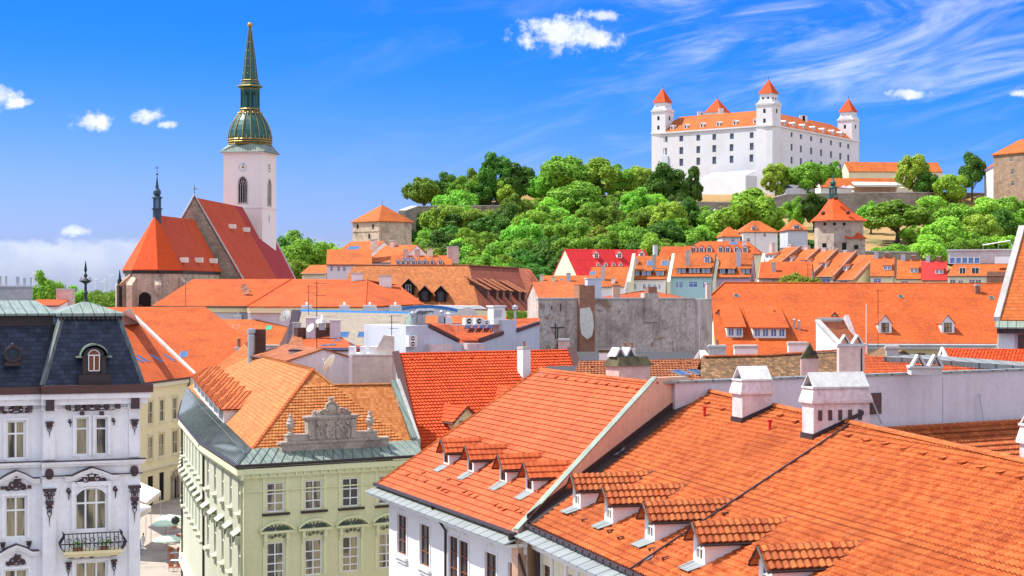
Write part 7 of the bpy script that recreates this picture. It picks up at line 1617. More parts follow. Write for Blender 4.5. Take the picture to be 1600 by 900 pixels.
def brown_hall():
    D = 300; E = lambda u, v, d=0: P(u, v, D+d)
    t = thing('brown_roofed_hall', 'huge steep speckled brown roof with a comb of slanting wooden dormers', 'hall', E(540, 480))
    pl = Pl(E(545, 484), E(750, 484), E(554, 416, 14)); r0 = pl.at(554, 416); r1 = pl.at(732, 416)
    m = MB(); slab(m, [pl.at(538, 450), pl.at(640, 482), pl.at(750, 482), r1, r0, pl.at(545, 428)]); rf = m.build('roof', T['brown'], t)
    plb = Pl(pl.at(750, 482), r1, P(835, 486, 322)); a = plb.at(750, 484); c = plb.at(834, 486); d = plb.at(808, 420)
    m = MB(); slab(m, [a, c, d, r1]); e = P(846, 446, 330); slab(m, [c, P(846, 486, 329), e, P(828, 421, 334), d]); slab(m, [r0, r1, d, d+V3((0, 16, -12)), r0+V3((0, 20, -12))]); m.build('roof', T['dbrown'], t)
    w = MB(); w.poly([(E(540, 0).x, D, 0), (a.x, a.y+.5, 0), a-V3((0,0,.1)), pl.at(540, 482)]); w.poly([(a.x, a.y+.5, 0), (c.x, c.y+.5, 0), c-V3((0,0,.1)), a-V3((0,0,.1))]); w.poly([(c.x, c.y, 0), (c.x+4, c.y+8, 0), (c.x+4, c.y+8, c.z), c]); w.build('wall', M['cream'], t)
    ridge_mesh(r0+V3((0,0,.1)), r1+V3((0,0,.1)), T['dbrown'], rf, .25, .8); ridge_mesh(r1+V3((0,0,.1)), d+V3((0,0,.1)), T['dbrown'], rf, .25, .8)
    f = Fr(pl.at(545, 482), pl.at(750, 482)); tp = slope_tan(pl)
    for u in (663.5, 688.5): q = f.l(pl.at(u, 473)); dormer(t, f, q.x, q.y, q.z, tp, w=1.9, hw=1.9, hp=2.9, over=.3, roofm='brown', wallm='dark', trim='brownmet', wfrac=.5, fr_m='bframe', sillflash=False, rows=())
    q = f.l(pl.at(638, 462)); dormer(t, f, q.x, q.y, q.z, tp, w=1.9, hw=1.9, hp=2.9, over=.3, roofm='brown', wallm='dark', trim='brownmet', wfrac=.5, sillflash=False)
    # comb of long shed dormers on the right slope
    f = Fr(a, c); tp = slope_tan(plb)
    for i, (u, v) in enumerate(((763, 470), (777, 471), (787, 471), (798, 472), (812, 473), (821, 474))):
        q = f.l(plb.at(u, v)); w_ = 1.15; hw = 2.0; tl = tp*.5; L = hw/(tp-tl)
        m = MB(f.M @ Matrix.Translation((q.x, q.y, q.z))); m.bx(-w_/2, w_/2, 0, .15, -.2, hw)
        for s in (-w_/2, w_/2): m.ext([(s, .15, -.1), (s, .15, hw), (s, L, hw+L*tl), (s, L, L*tp)], (.06, 0, 0))
        dd = m.build('dormer', M['brownmet'], t); m = MB(m.M); m.ext([(-w_/2-.25, -.3, hw-.3*tl), (w_/2+.3, -.3, hw-.3*tl), (w_/2+.3, L+.3, hw+(L+.3)*tl), (-w_/2-.25, L+.3, hw+(L+.3)*tl)], (0, 0, .12)); m.build('dormer_roof', T['rust'], dd)
        m = MB(m.M); m.bx(-.3, .3, -.03, -.003, .4, 1.7); m.build('window', M['pot'], dd)
brown_hall()
house('low_wine_roof', 'low dark red metal roof between the cathedral and the brown hall', 480, 546, 345, 345, 437, 427, 9, 'gable', cat='house', wallm='cream', roofm='wine')
house('white_gabled_house', 'white house with orange roof and three small windows left of the brown hall', 511, 580, 330, 345, 413, 391, 12, 'gable', wallm='white', roofm='mid2', wins=((516,416,520,424),(527,416,531,424),(536,416,540,424)))
house('small_tiled_house', 'small orange house with a pale gable just right of the cathedral roof', 472, 510, 340, 338, 427, 415, 7, 'gable', wallm='pale', roofm='far')
house('skylight_house', 'orange roofed house with white skylight under the square grey tower', 522, 575, 400, 395, 400, 378, 12, 'gable', wallm='white', roofm='far', sk=((552, 389, 3, 2.0),), wins=((527,403,531,409),))
house('steep_gable_house', 'salmon roofed house with a white pointed gable left of the castle woods', 573, 622, 385, 380, 409, 384, 13, 'gable', wallm='white', roofm='far', wins=(), chim=((582, 386, 1.2, 1.6, 'pink'), (612, 388, 1.2, 1.6, 'pink')))
house('long_low_house', 'long low orange roofed house with tiny dormers behind the hall', 612, 706, 372, 376, 416, 400, 12, 'gable', wallm='lav', roofm='far', chim=((634, 402, 1.1, 1.5, 'pink'), (652, 402, 1.1, 1.5, 'pink'), (672, 402, 1.2, 1.6, 'pale'), (708, 404, 2.4, 2.4, 'pink')), sk=((632, 406, 1.0, 1.6), (638, 406, 1.0, 1.6), (645, 406, 1.0, 1.6)), dor=tuple((u, 413.5, 1.0, .8, 1.4) for u in (622, 630, 638, 646, 655, 664, 675, 688)))
# square grey tower (water tower) with pyramid roof
def water_tower():
    A = P(551, 0, 470); B = P(592, 0, 462); f = Fr(A, B); z0 = terr(A.x, 466)-6; ze = zat(347, 466); L = f.L; t = thing('stone_tower', 'square weathered grey stone tower with orange pyramid roof left of the woods', 'tower', (A.x, A.y, z0))
    m = MB(f.M); m.bx(0, L, 0, L, z0, ze); m.bx(-.1, L+.1, -.12, -.01, zat(361, 466)-.2, zat(361, 466)+.2); m.build('wall', M['church'], t); r = MB(f.M); o = .5; zr = zat(320.5, 469); c = (L/2, L/2, zr)
    q = [(-o, -o, ze), (L+o, -o, ze), (L+o, L+o, ze), (-o, L+o, ze)]
    for i in range(4): r.ext([q[i], q[(i+1) % 4], c], (0, 0, .15))
    r.build('roof', T['far'], t); g = MB(f.M); g.tube([c, (c[0], c[1], zr+1.6)], .08, 5, .03); g.build('finial', M['iron'], t)
    w = MB(f.M)
    for (u, v) in ((577, 369), (559, 354), (583, 354)): x, z = f.px(u, v); w.bx(x-.35, x+.35, -.03, -.003, z-.6, z+.6)
    w.each('loophole', M['dark'], t)
    g = Fr(P(597, 0, 478), P(640, 0, 500)); h = thing('stone_wall', 'low crenellated stone wall running right from the square tower', 'wall', (g.A.x, g.A.y, terr(g.A.x, 478)-3)); m = MB(g.M); zz = zat(342, 490); m.bx(0, g.L, 0, 1, terr(g.A.x, 480)-6, zz); m.build('wall', M['fort'], h); m = MB(g.M); m.ext([(-.1, -.3, zz), (g.L, -.3, zz), (g.L, .5, zz+.7), (-.1, .5, zz+.7)], (0, .3, 0)); m.build('coping', M['pot'], h)
water_tower()
# ---- coloured row below the woods
COLR = 'houses of the row below the castle woods'
house('red_roofed_block', 'cream block with a crimson sheet roof and small white dormers below the woods', 904, 1030, 395, 404, 436, 390.5, 13, 'gable', group=COLR, free=True, wallm='pale', roofm='crim', dor=((932, 404, 1.3, 1.2, 1.9, 'crim'), (968, 404, 1.3, 1.2, 1.9, 'crim'), (1003, 403, 1.3, 1.2, 1.9, 'crim'), (935, 417, .9, .8, 1.2, 'crim'), (947, 417, .9, .8, 1.2, 'crim'), (959, 417, .9, .8, 1.2, 'crim'), (970, 417, .9, .8, 1.2, 'crim')), chim=((1025, 395, .9, 1.6, 'bluewhite'),))
house('narrow_orange_house', 'narrow orange roof with a grey flue before the crimson roof', 918, 975, 355, 357, 447, 418, 11, 'gable', group=COLR, wallm='white', roofm='mid2', chim=((942, 440, .7, 3.0, 'concrete'), (958, 444, .7, 1.0, 'white')), sk=((926, 428, 1.0, 1.2),))
house('low_orange_house', 'two low orange roofs with pale chimneys beside the dark shed', 845, 925, 340, 342, 445, 431.5, 9, 'gable', group=COLR, wallm='white', roofm='mid2', chim=((846, 440, .7, 1.2, 'pale'), (865, 441, .6, .9, 'pale'), (888, 441, .7, 1.6, 'bluewhite')), sk=((877, 438, .5, .5),))
house('white_terrace_house', 'white terraced house with four windows and an orange roof with blue dormer strip', 984, 1040, 350, 352, 435, 401, 11, 'gable', group=COLR, wallm='white', roofm='mid2', wins=((988,443,994,452),(1004,444,1009,452),(1012,444,1017,452),(1020,444,1025,452),(1028,444,1032,452)), chim=((1022, 425, .7, 3.2, 'concrete'), (993, 415, .9, 1.2, 'pink')), sk=((1018, 412, 1.6, 1.5), (1039, 412, 1.2, 1.5)), shed=((988, 1000, 432, 1.1, 1, .2, 'iron'), (1002, 1018, 432, 1.1, 2, .2, 'iron'), (1025, 1038, 432, 1.1, 2, .2, 'iron')), gl='glassb')
house('turquoise_terrace_house', 'turquoise terraced house with wide windows and a dark dormer strip', 1046, 1112, 346, 349, 431, 398, 11, 'gable', group=COLR, wallm='cyan', roofm='mid2', wins=((1055,440,1060,450),(1061,440,1067,450),(1076,440,1090,449),(1098,440,1103,450)), chim=((1074, 420, .7, 3.4, 'concrete'),), shed=((1058, 1072, 428, 1.1, 2, .2, 'iron'), (1076, 1094, 428, 1.1, 3, .2, 'iron'), (1096, 1110, 428, 1.1, 2, .2, 'iron')), dor=((1105, 411, 1.3, 1.2, 1.7),), gl='glassb')
house('lilac_terrace_house', 'lilac terraced house with a dark dormer strip, right of the turquoise one', 1117, 1172, 346, 349, 432, 397, 11, 'gable', group=COLR, wallm='lilac', roofm='mid2', wins=((1122,441,1128,449),), chim=((1154, 418, .8, 3.4, 'bluewhite'),), shed=((1124, 1134, 429, 1.1, 1, .2, 'iron'), (1137, 1148, 429, 1.1, 2, .2, 'iron'), (1158, 1172, 429, 1.1, 2, .2, 'iron')), gl='glassb')
house('plain_orange_house', 'plain orange roof with a thin dark flue left of the round tree', 1186, 1266, 343, 345, 434, 410, 11, 'gable', group=COLR, wallm='greywall', roofm='mid', chim=((1209, 426, .8, 1.8, 'concrete'),))
for i, u in enumerate((980, 1042, 1113, 1183)):
    D = 345; m = MB(); a = P(u, 440, D-1); b = P(u+8, 396, D+6.5); o = V3((.6, 0, 0)); m.ext([a-V3((0, 0, 8)), a, b, b-V3((0, 0, 12))], o); t = tag(m.build('party_wall', M['pale']), 'pale slanting party wall ' + ['left of the white terraced house', 'between the white and turquoise houses', 'between the turquoise and lilac houses', 'right of the lilac house'][i], 'wall', 'slanting walls between the terraced roofs')
house('long_dormer_house', 'long orange roof with a row of tiny dormers behind the terraced row', 1060, 1186, 392, 396, 397, 378, 13, 'gable', hipl=4, hipr=3, group=COLR, wallm='pale', roofm='mid', dor=tuple((u, 395, 1.2, 1.1, 1.7, 'mid') for u in (1073, 1084, 1096, 1108, 1126, 1137, 1151, 1164)), sk=((1146, 381, 1.6, 1.6),), chim=((1163, 388, .9, 1.4),))
house('gable_annex_house', 'plain orange roof left of the long roof with tiny dormers', 1030, 1075, 385, 387, 402, 386, 9, 'gable', group=COLR, wallm='pale', roofm='mid')
tree_at(P(1240, 0, 336).x, 336, zat(444, 336)-3.2, 6.6, 7, 1, 3, 'round yellow green tree in front of the terraced roofs', 'trees among the roofs')
tree_at(P(1268, 0, 335).x, 335, zat(448, 335)-2, 4, 5, 0, 3, 'small shrubby tree right of the round tree among the roofs', 'trees among the roofs')
# ---- terraced houses stepping along the chapel foot
TERR = 'stepped terraced houses below the chapel'
lab = ['first stepped terraced house from the left, beside the plain roof', 'second stepped terraced house with twin dormer windows', 'third stepped terraced house, dormer with a wide light frame', 'fourth stepped terraced house with a dark grey wall', 'fifth stepped terraced house with a pale right gable wall', ]
bx = [(1192, 1224, 419, 387.5), (1221, 1256, 423, 390), (1247, 1285, 428, 392), (1275, 1316, 432, 395.5), (1308, 1349, 437, 399.5)]
for i, (u0, u1, ve, vr) in enumerate(bx):
    D0 = 372-i*4; t, f, pl, q = house('terraced_house', lab[i], u0-4, u1-14, D0+3, D0-1, ve, vr, 13, 'gable', group=TERR, wallm='greywall' if i == 3 else ('pale' if i != 2 else 'white'), roofm='mid2', over=.2, wins=((1283,432,1297,442),) if i == 3 else ((1312,436,1324,444),) if i == 4 else (), chim=((u0+12, vr+2, 1.0, 1.2, 'pink'),), shed=((u0+4, u0+15, ve-13, 1.1, 2, .18),), gl='glassb')
    w = MB(f.M); o = .35
    w.ext([(q['L']-.0, -.3, q['ze']-.6), (q['L']+.0, 6.7, q['zr']-.2), (q['L'], 6.7, q['zr']+.45), (q['L'], -.3, q['ze']+.3)], (.55, 0, 0)); w.build('party_parapet', M['pot'], t)
for i, (u0, u1, ve, vr, rm, wm, nm, lab_) in enumerate(((1360, 1396, 431, 403, 'mid2', 'pale', 'terraced_house', 'pale terraced house with a wide white window right of the stepped five'), (1402, 1438, 435, 407, 'far', 'pale', 'terraced_house', 'terraced house with a dark band dormer left of the red roof'), (1441, 1479, 437, 409, 'red', 'salmon', 'terraced_house', 'house with a glossy red sheet roof'))):
    house(nm, lab_, u0, u1, 352-3*i, 351-3*i, ve, vr, 11, 'gable', group=TERR, wallm=wm, roofm=rm, wins=((u0+5, ve+4, u0+17, ve+12),), shed=((u0+20, u0+33, ve-8, 1.0, 2, .2),), chim=((u0+9, vr+2, .8, 1.3, 'bluewhite'), (u0+26, vr+2, .8, 1.2, 'pot')), gl='glassb')
def glass_house():
    t, f, pl, q = house('penthouse_block', 'long house with a blue glazed loft and flat grey roof terrace', 1481, 1583, 338, 333, 431, 402, 11, 'shed', wallm='pale', roofm='mid2', wins=((1484,437,1493,444),(1497,438,1505,444),(1514,437,1523,444),(1524,437,1533,444)), shed=(), sk=())
    X = f.px; y = 6.5; m = MB(f.M); x0, z0 = X(1481, 404, y); x1, z1 = X(1586, 391, y); m.bx(x0, x1, y, y+6, z0-1, z1); m.bx(x0-.2, x1+.2, y-.4, y+6.2, z1+.003, z1+.25); m.build('flat_roof', M['capc'], t)
    for i in range(5): a = X(1484+i*9.6, 412, 3.2); b = X(1492.6+i*9.6, 402, 3.2); window(t, f.M, a[0], b[0], a[1], b[1], y=3.2, gl='glassb', cols=1, rows=())
    for (u0, u1) in ((1499, 1509), (1518, 1530)): a = X(u0, 428, 1); b = X(u1, 418, 1); window(t, f.M, a[0], b[0], a[1], b[1], y=1.0, gl='glass', cols=2, rows=())
    a = X(1555, 412, 3); b = X(1584, 401, 3); m = MB(f.M); m.bx(a[0], b[0], 2.5, 4, a[1], b[1]); m.build('awning', M['white'], t)
    m = MB(f.M)
    for u in (1536, 1560, 1585): x, z = X(u, 391, y); m.tube([(x, y, z), (x, y, z+1.2)], .05, 4)
    x, z = X(1536, 383, y); x2, z2 = X(1578, 376, y); m.tube([(x, y, z), (x2, y, z2), (x2+.6, y, z2-1.5)], .12, 5); m.build('railing', M['steel'], t)
    a = MB(f.M); p = X(1542, 446, -.3); q_ = X(1578, 424, -.3); a.bx(p[0], q_[0], -.3, -.05, p[1]-5, q_[1]); a.build('brick_patch', M['brick'], t)
glass_house()
# ---- houses on the slope, chapel, walls, cafe
def slope_house(nm, lab, u0, u1, D, ve, vr, depth, **k):
    house(nm, lab, u0, u1, D, D+2, ve, vr, depth, 'gable', group='houses on the castle slope', zb=terr((u0-800)*D/F, D)-4, roofm='far', **k)
slope_house('hillside_house', 'white hillside house with a wide orange hip roof and skylight window', 1161, 1215, 455, 362, 346, 11, hipl=3.5, hipr=3.5, wallm='white', wins=((1167,372,1172,378),(1193,364,1197,370)), dor=((1178, 360, 1.3, .9, 1.4),))
slope_house('hillside_house', 'smallest hillside house with an orange tent roof', 1129, 1157, 456, 369, 355, 7, hipl=2.0, hipr=2.0, wallm='bluewhite', wins=((1143,372,1148,378),))
slope_house('hillside_house', 'bluish white hillside house left of the chapel with a twin window dormer', 1231, 1262, 457, 359, 344, 9, hipl=2.3, hipr=2.3, wallm='bluewhite', dor=((1245, 358, 1.9, .9, 1.3),))
def chapel():
    D = 420; cx = P(1313, 0, D).x; z0 = 18; t = thing('hillside_chapel', 'stone hillside chapel with a tall orange faceted roof and green lantern', 'chapel', (cx, D, z0)); ze = zat(344, D); R = 7.1*.9
    hx = lambda k, r, z, ox=0: V3((cx+ox+r*math.cos(math.radians(-112.5+45*k)), D+2+r*1.1*math.sin(math.radians(-112.5+45*k)), z))
    m = MB()
    for k in range(8): m.poly([hx(k, R*.9, z0), hx(k+1, R*.9, z0), hx(k+1, R*.9, ze), hx(k, R*.9, ze)])
    m.build('wall', M['sandst'], t); r = MB(); ap = V3((P(1304, 0, D).x, D+2, zat(303, D)))
    for k in range(8):
        a0, a1 = hx(k, R*1.08, ze-.2), hx(k+1, R*1.08, ze-.2); b0, b1 = a0.lerp(ap, .35)-V3((0,0,.55)), a1.lerp(ap, .35)-V3((0,0,.55)); c0, c1 = a0.lerp(ap, .96), a1.lerp(ap, .96); r.add([a0, a1, b1, b0, c1, c0], [(0,1,2,3), (3,2,4,5)])
    rf = r.build('roof', T['church2'], t)
    f = Fr(P(1322, 0, D-4), P(1352, 0, D-3)); w = MB(f.M); L = f.L; zz = zat(373, D-3.5); w.bx(0, L, 0, 6, z0, zz); w.build('annex', M['sandst'], t); w = MB(f.M); w.ext([(-.3, -.4, zz), (L+.3, -.4, zz), (.8, 3, zat(350, D)), (-.3, 3, zat(350, D))], (0, 0, .1)); w.ext([(L+.3, -.4, zz), (L+.3, 6, zz), (.8, 3, zat(350, D))], (0, 0, .1)); w.build('annex_roof', T['church'], t)
    l = MB(); o = (ap.x, ap.y, ap.z-.8); l.lathe([(1.1, -.2), (1.1, .7), (.3, .75)], o, 8)
    for k in range(8): g = k*math.pi/4; l.tube([(o[0]+.8*math.cos(g), o[1]+.8*math.sin(g), o[2]+.7), (o[0]+.8*math.cos(g), o[1]+.8*math.sin(g), o[2]+2.3)], .11, 4)
    l.lathe([(1.2, 2.3), (1.1, 2.55), (.5, 2.8), (.75, 3.2), (.7, 3.7), (.25, 4.1), (.12, 4.6), (.22, 4.8), (.03, 5.6)], o, 10); l.build('lantern', M['spirecu'], t)
    q = MB(); 
    for (u, v) in ((1289, 350), (1304, 350), (1319, 350)): p = P(u, v, D-5.4); q.lathe([(.42, -.05), (.42, .05)], p, 10) if 0 else q.add([p+V3((.4*math.cos(g*.628), 0, .4*math.sin(g*.628))) for g in range(10)], [tuple(range(10))])
    for (u, v0, v1, w_) in ((1288, 380, 392, .5), (1319, 379, 393, .5)): a = P(u, v0, D-5.6); b = P(u, v1, D-5.6); q.bx(a.x-w_, a.x+w_, a.y-.1, a.y, b.z, a.z)
    a = P(1338, 386, D-4.3); q.bx(a.x-.5, a.x+.5, a.y-.05, a.y, a.z-.5, a.z+.5); q.each('opening', M['dark'], t)
    d = MB()
    for (u, v) in ((1286, 333), (1306, 309), (1325, 332)): p = P(u, v, D-4 if v > 320 else D-1); d.ball(p, .55)
    d.each('roof_vent', M['brownmet'], rf)
chapel()
def fort(pts, name, label, thick=2, mat='fort', down=8, cap=None):
    a = pts[0]; A = P(a[0], a[1], a[2]); t = thing(name, label, 'wall', (A.x, A.y, A.z-down), 'old castle walls'); m = MB(); c = MB()
    for p, q in zip(pts, pts[1:]):
        A, B = P(*p), P(*q); g = min(terr(A.x, A.y), terr(B.x, B.y), A.z-3)-3; i = Vector((-(B-A).y, (B-A).x, 0)).normalized()*thick; m.ext([(A.x, A.y, g), (B.x, B.y, g), B, A], i); c.ext([A-i*.1, B-i*.1, B+i*1.1, A+i*1.1], (0, 0, .3))
    w = m.build('wall', M[mat], t); c.build('coping', M['concrete'], t); return t
fort([(633, 330, 560), (652, 323, 590), (785, 322, 625)], 'fortress_wall', 'stone fortress wall below the trees at the left end of the hill')
fort([(930, 318, 600), (1098, 316, 612)], 'fortress_wall', 'stone fortress wall between the trees below the castle corner')
fort([(1098, 316, 612), (1175, 318, 625), (1230, 304, 628), (1420, 301, 632), (1485, 302, 640), (1620, 303, 655)], 'fortress_wall', 'long high grey fortress wall below the cafe terrace')
fort([(1335, 393, 478), (1475, 396, 482)], 'retaining_wall', 'low stone retaining wall right of the chapel', down=5)
house('cafe_pavilion', 'long low orange roofed cafe on the terrace behind the white marquee', 1282, 1402, 662, 664, 292, 279, 8, 'gable', zb=58, wallm='white', roofm='far')
house('stable_block', 'long orange roofed building right of the castle', 1326, 1472, 705, 712, 268, 254, 12, 'gable', zb=60, wallm='pale', roofm='far')
def marquee():
    A, B = P(1335, 0, 650), P(1405, 0, 652); f = Fr(A, B); z = zat(302, 650); t = thing('marquee', 'long white open sided marquee on the castle terrace', 'tent', (A.x, A.y, z)); m = MB(f.M); L = f.L; m.ext([(-.3, -.3, z+3.0), (L+.3, -.3, z+3.0), (L, 3.5, z+4.2), (0, 3.5, z+4.2)], (0, 0, .15)); m.bx(-.3, L+.3, -.35, -.28, z+2.4, z+3.0); m.build('canopy', M['white'], t); m = MB(f.M)
    for i in range(7): m.tube([(L*i/6, 0, z-1), (L*i/6, 0, z+3)], .07, 4)
    m.each('post', M['steel'], t); m = MB(f.M); m.bx(0, L, 3, 3.2, z-1, z+2.6); m.build('back_wall', M['salmon'], t)
marquee()
cols_ = ['blue', 'canvas', 'red', 'lilac', 'canvas', 'cream']
pos_ = ['under the trees left of the lantern', 'just left of the chapel lantern', 'beside the chapel lantern', 'just right of the chapel lantern', 'left of the marquee', 'right of the marquee']
for i, u in enumerate((1232, 1252, 1272, 1318, 1328, 1412)):
    c = P(u, 300, 640); t = thing('cafe_umbrella', '%s cafe umbrella on the terrace, %s' % (['blue', 'off white', 'red', 'lilac', 'sand coloured', 'cream'][i], pos_[i]), 'umbrella', (c.x, c.y, 63), 'umbrellas on the castle terrace'); m = MB(); m.tube([(c.x, c.y, 62), (c.x, c.y, 66.6)], .05, 4); m.build('pole', M['steel'], t); m = MB(); m.lathe([(1.9, 65.7-c.z), (.05, 66.7-c.z)], c, 8); m.build('canopy', M[cols_[i]], t)
def right_house():
    A = P(1552, 0, 600); B = P(1590, 0, 590); f = Fr(A, B); z0 = 50; ze = zat(240, 595); t = thing('bastion_house', 'tall brown stone house with an orange roof at the right edge of the hill', 'house', (A.x, A.y, z0)); L = f.L+12
    o = [f.box(b) for b in ((1578,246,1583,252),(1580,264,1585,272),(1580,283,1585,290))]; m = MB(f.M); wall(m, 0, L, z0, ze, o, .3); m.poly([(0, 0, z0), (0, 20, z0), (0, 20, ze), (0, 0, ze)]); m.build('wall', M['brownst'], t)
    for q in o: window(t, f.M, *q, y=.2, gl='glass')
    r = MB(f.M); zr = zat(227, 605); slab(r, [(-.5, -.5, ze-.3), (L, -.5, ze-.3), (L, 8, zr+1.2), (4, 8, zr+1.2)], .3); slab(r, [(-.5, 20, ze-.3), (-.5, -.5, ze-.3), (4, 8, zr+1.2)], .3); r.build('roof', T['far'], t)
    g = Fr(P(1538, 0, 640), P(1562, 0, 600)); m = MB(g.M); m.bx(0, g.L, 0, 8, z0, zat(262, 620)); m.build('wing', M['white'], t); m = MB(g.M); zz = zat(262, 620); slab(m, [(-1, -.5, zz), (g.L+.0, -.5, zz), (g.L, 6, zz+4.5), (-1, 6, zz+4.5)], .3); m.build('wing_roof', T['far'], t)
right_house()
for i, (u, v, h) in enumerate(((1345, 375, 7), (1333, 322, 6), (1353, 352, 6), (1108, 345, 5), (1117, 345, 5))):
    q = ground_hit(u, v, 1); x, y = q if q else (P(u, v, 560).x, 560); b = V3((x, y, terr(x, y))); t = thing('street_lamp', ['park lamp beside the chapel annex', 'lamp before the fortress wall right of the chapel', 'tall lamp on the dry grass right of the chapel', 'left lamp of the pair by the fortress wall', 'right lamp of the pair by the fortress wall'][i], 'lamp', b, 'lamps of the castle park')
    m = MB(); m.tube([b, b+V3((0, 0, h*.8))], .1, 5); m.build('pole', M['steel'], t); m = MB(); m.ball(b+V3((0, 0, h*.8+.4)), .45); m.build('globe', M['white'], t)
for i, (u, v) in enumerate(((1248, 339), (1240, 339.5))):
    x, y = ground_hit(u, v, .8) or (0, 0); c = V3((x, y, terr(x, y))); t = thing('parked_car', ['small blue parked car under the trees left of the chapel', 'dark blue parked car beside the other blue car'][i], 'car', c, 'cars parked in the castle park'); m = MB(); m.ext([(c.x-2, c.y, c.z+.4), (c.x+2, c.y, c.z+.4), (c.x+2, c.y, c.z+.9), (c.x+1.2, c.y, c.z+1.0), (c.x+.6, c.y, c.z+1.5), (c.x-1, c.y, c.z+1.5), (c.x-1.7, c.y, c.z+.95), (c.x-2, c.y, c.z+.9)], (0, 1.7, 0)); m.build('body', M['blue'], t); m = MB(); m.ext([(c.x-1.5, c.y-.01, c.z+1.0), (c.x+1.1, c.y-.01, c.z+1.0), (c.x+.5, c.y-.01, c.z+1.42), (c.x-.9, c.y-.01, c.z+1.42)], (0, 1.72, 0)); m.build('windows', M['glass'], t)
    for s in (-1.2, 1.2): m = MB(); m.tube([(c.x+s, c.y-.02, c.z+.35), (c.x+s, c.y+.25, c.z+.35)], .35, 10); m.build('wheel', M['iron'], t)
# ================================================================ castle
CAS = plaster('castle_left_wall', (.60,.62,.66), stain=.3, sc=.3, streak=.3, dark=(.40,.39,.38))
def castle():
    zc = 93.0; zb = 62
    C = P(1207, 0, 690); Lp = P(1020, 0, 729); Rp = P(1340, 0, 767)
    t = thing('hilltop_castle', 'big white square castle with orange roofs and four pointed corner towers', 'castle', (C.x, C.y, zb))
    fl = Fr(Lp, C); fr_ = Fr(C, Rp); zl = fl.px(1100, 203)[1]; zr_ = zc
    v_l = lambda u, v: fl.px(u, v); v_r = lambda u, v: fr_.px(u, v)
    wl = []
    for v0, v1, us in ((212, 220.5, (1040, 1064.5, 1091, 1116, 1143.5, 1174.5)), (230, 240.5, (1039, 1064.5, 1091, 1116, 1143, 1174.5)), (248, 259, (1064.5, 1091, 1116, 1143, 1174))):
        for u in us: k = (u-1040)/134*-6.5 if v0 < 225 else (u-1040)/134*-8; wl.append(fl.box((u-3, v0+k+1.3, u+3, v1+k+1.7)))
    wl.append(fl.box((1192, 202, 1196.5, 208.5)))
    wr = []
    for v0, v1, sl_ in ((203, 210.5, 22/107), (221.5, 232, 20/107), (242, 253, 17/107)):
        for u in (1218.7, 1237, 1251.5, 1267.5, 1283, 1298.5, 1313, 1325.5): k = (u-1218.7)*sl_; wr.append(fr_.box((u-1.6, v0+k, u+1.6, v1+k)))
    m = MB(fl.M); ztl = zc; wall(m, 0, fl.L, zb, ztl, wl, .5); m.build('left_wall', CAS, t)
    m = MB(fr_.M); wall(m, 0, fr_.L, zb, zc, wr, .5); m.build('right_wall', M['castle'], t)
    for o in wl: window(t, fl.M, *o, y=.3, gl='glassk', fr='gutter', ft=.13)
    for o in wr: window(t, fr_.M, *o, y=.3, gl='glassk', fr='gutter', ft=.12)
    # far walls
    D_ = fl.w(0, 0, 0)+fl.i*fr_.L; m = MB(); Lw, Rw = V3((Lp.x, Lp.y, 0)), V3((Rp.x, Rp.y, 0)); B_ = Lw+(Rw-V3((C.x, C.y, 0))); up = lambda p, z: V3((p.x, p.y, z))
    m.poly([up(Lw, zb), up(B_, zb), up(B_, zc), up(Lw, zc)]); m.poly([up(Rw, zb), up(B_, zb), up(B_, zc), up(Rw, zc)]); m.build('rear_wall', M['castle'], t)
    k = MB(fl.M); k.bx(0, fl.L+.3, -.5, -.01, zc-.6, zc); k.build('cornice', CAS, t); k = MB(fr_.M); k.bx(-.3, fr_.L, -.5, -.01, zc-.6, zc); k.build('cornice', M['castle'], t)
    # roof ring: outer slopes to a ridge 8 m in
    cc = [up(Lw, zc), up(V3((C.x, C.y, 0)), zc), up(Rw, zc), up(B_, zc)]; ctr = sum(cc, V3())/4; hgt = 6.6
    inn = []
    for i in range(4):
        p = cc[i]; a = (cc[(i+1) % 4]-p).normalized(); b = (cc[i-1]-p).normalized(); inn.append(p+a*9+b*9+V3((0, 0, hgt)))
    inn2 = [p+(ctr-p).normalized()*12*V3((1, 1, 0)).length*.75 for p in inn]
    m = MB()
    for i in range(4): j = (i+1) % 4; m.ext([cc[i]-V3((0,0,.1)), cc[j]-V3((0,0,.1)), inn[j], inn[i]], (0, 0, .2)); q0 = V3((inn2[i].x, inn2[i].y, zc)); q1 = V3((inn2[j].x, inn2[j].y, zc)); m.ext([inn[i], inn[j], q1, q0], (0, 0, .2))
    rf = m.build('roof', T['far'], t)
    # dormers
    def dm(f, us, base_v, slope):
        for u in us:
            x, z = f.px(u, base_v+(u-us[0])*slope, 0); y = 1.2; zz = zc+y*hgt/9; m = MB(f.M @ Matrix.Translation((x, y, zz)) @ Matrix.Scale(.72, 4)); wall(m, -1.1, 1.1, -.2, 2.0, [(-.55, .55, .3, 1.7)], .2); 
            for s in (-1.1, 1.1): m.poly([(s, 0, -.2), (s, 0, 2.0), (s, 3, 2.0)])
            d = m.build('dormer', M['castle'], t); q = MB(m.M); ap = arch_pts(0, 2.7, 1.95, .75, 8)
            for a, b in zip(ap, ap[1:]): q.ext([(a[0], -.3, a[1]), (b[0], -.3, b[1]), (b[0], -.3, b[1]+.15), (a[0], -.3, a[1]+.15)], (0, 3.8, 0))
            q.add([(a[0], -.0, a[1]) for a in ap], [tuple(range(len(ap)))]); q.build('dormer_roof', M['castle'], d); g = MB(m.M); g.bx(-.55, .55, .12, .2, .3, 1.7); g.build('window', M['dark'], d)
    dm(fl, (1047, 1068, 1093.5, 1119, 1145, 1177), 206, -.09); dm(fr_, (1232, 1246, 1261.5, 1277.5, 1292, 1307, 1320), 198, .2)
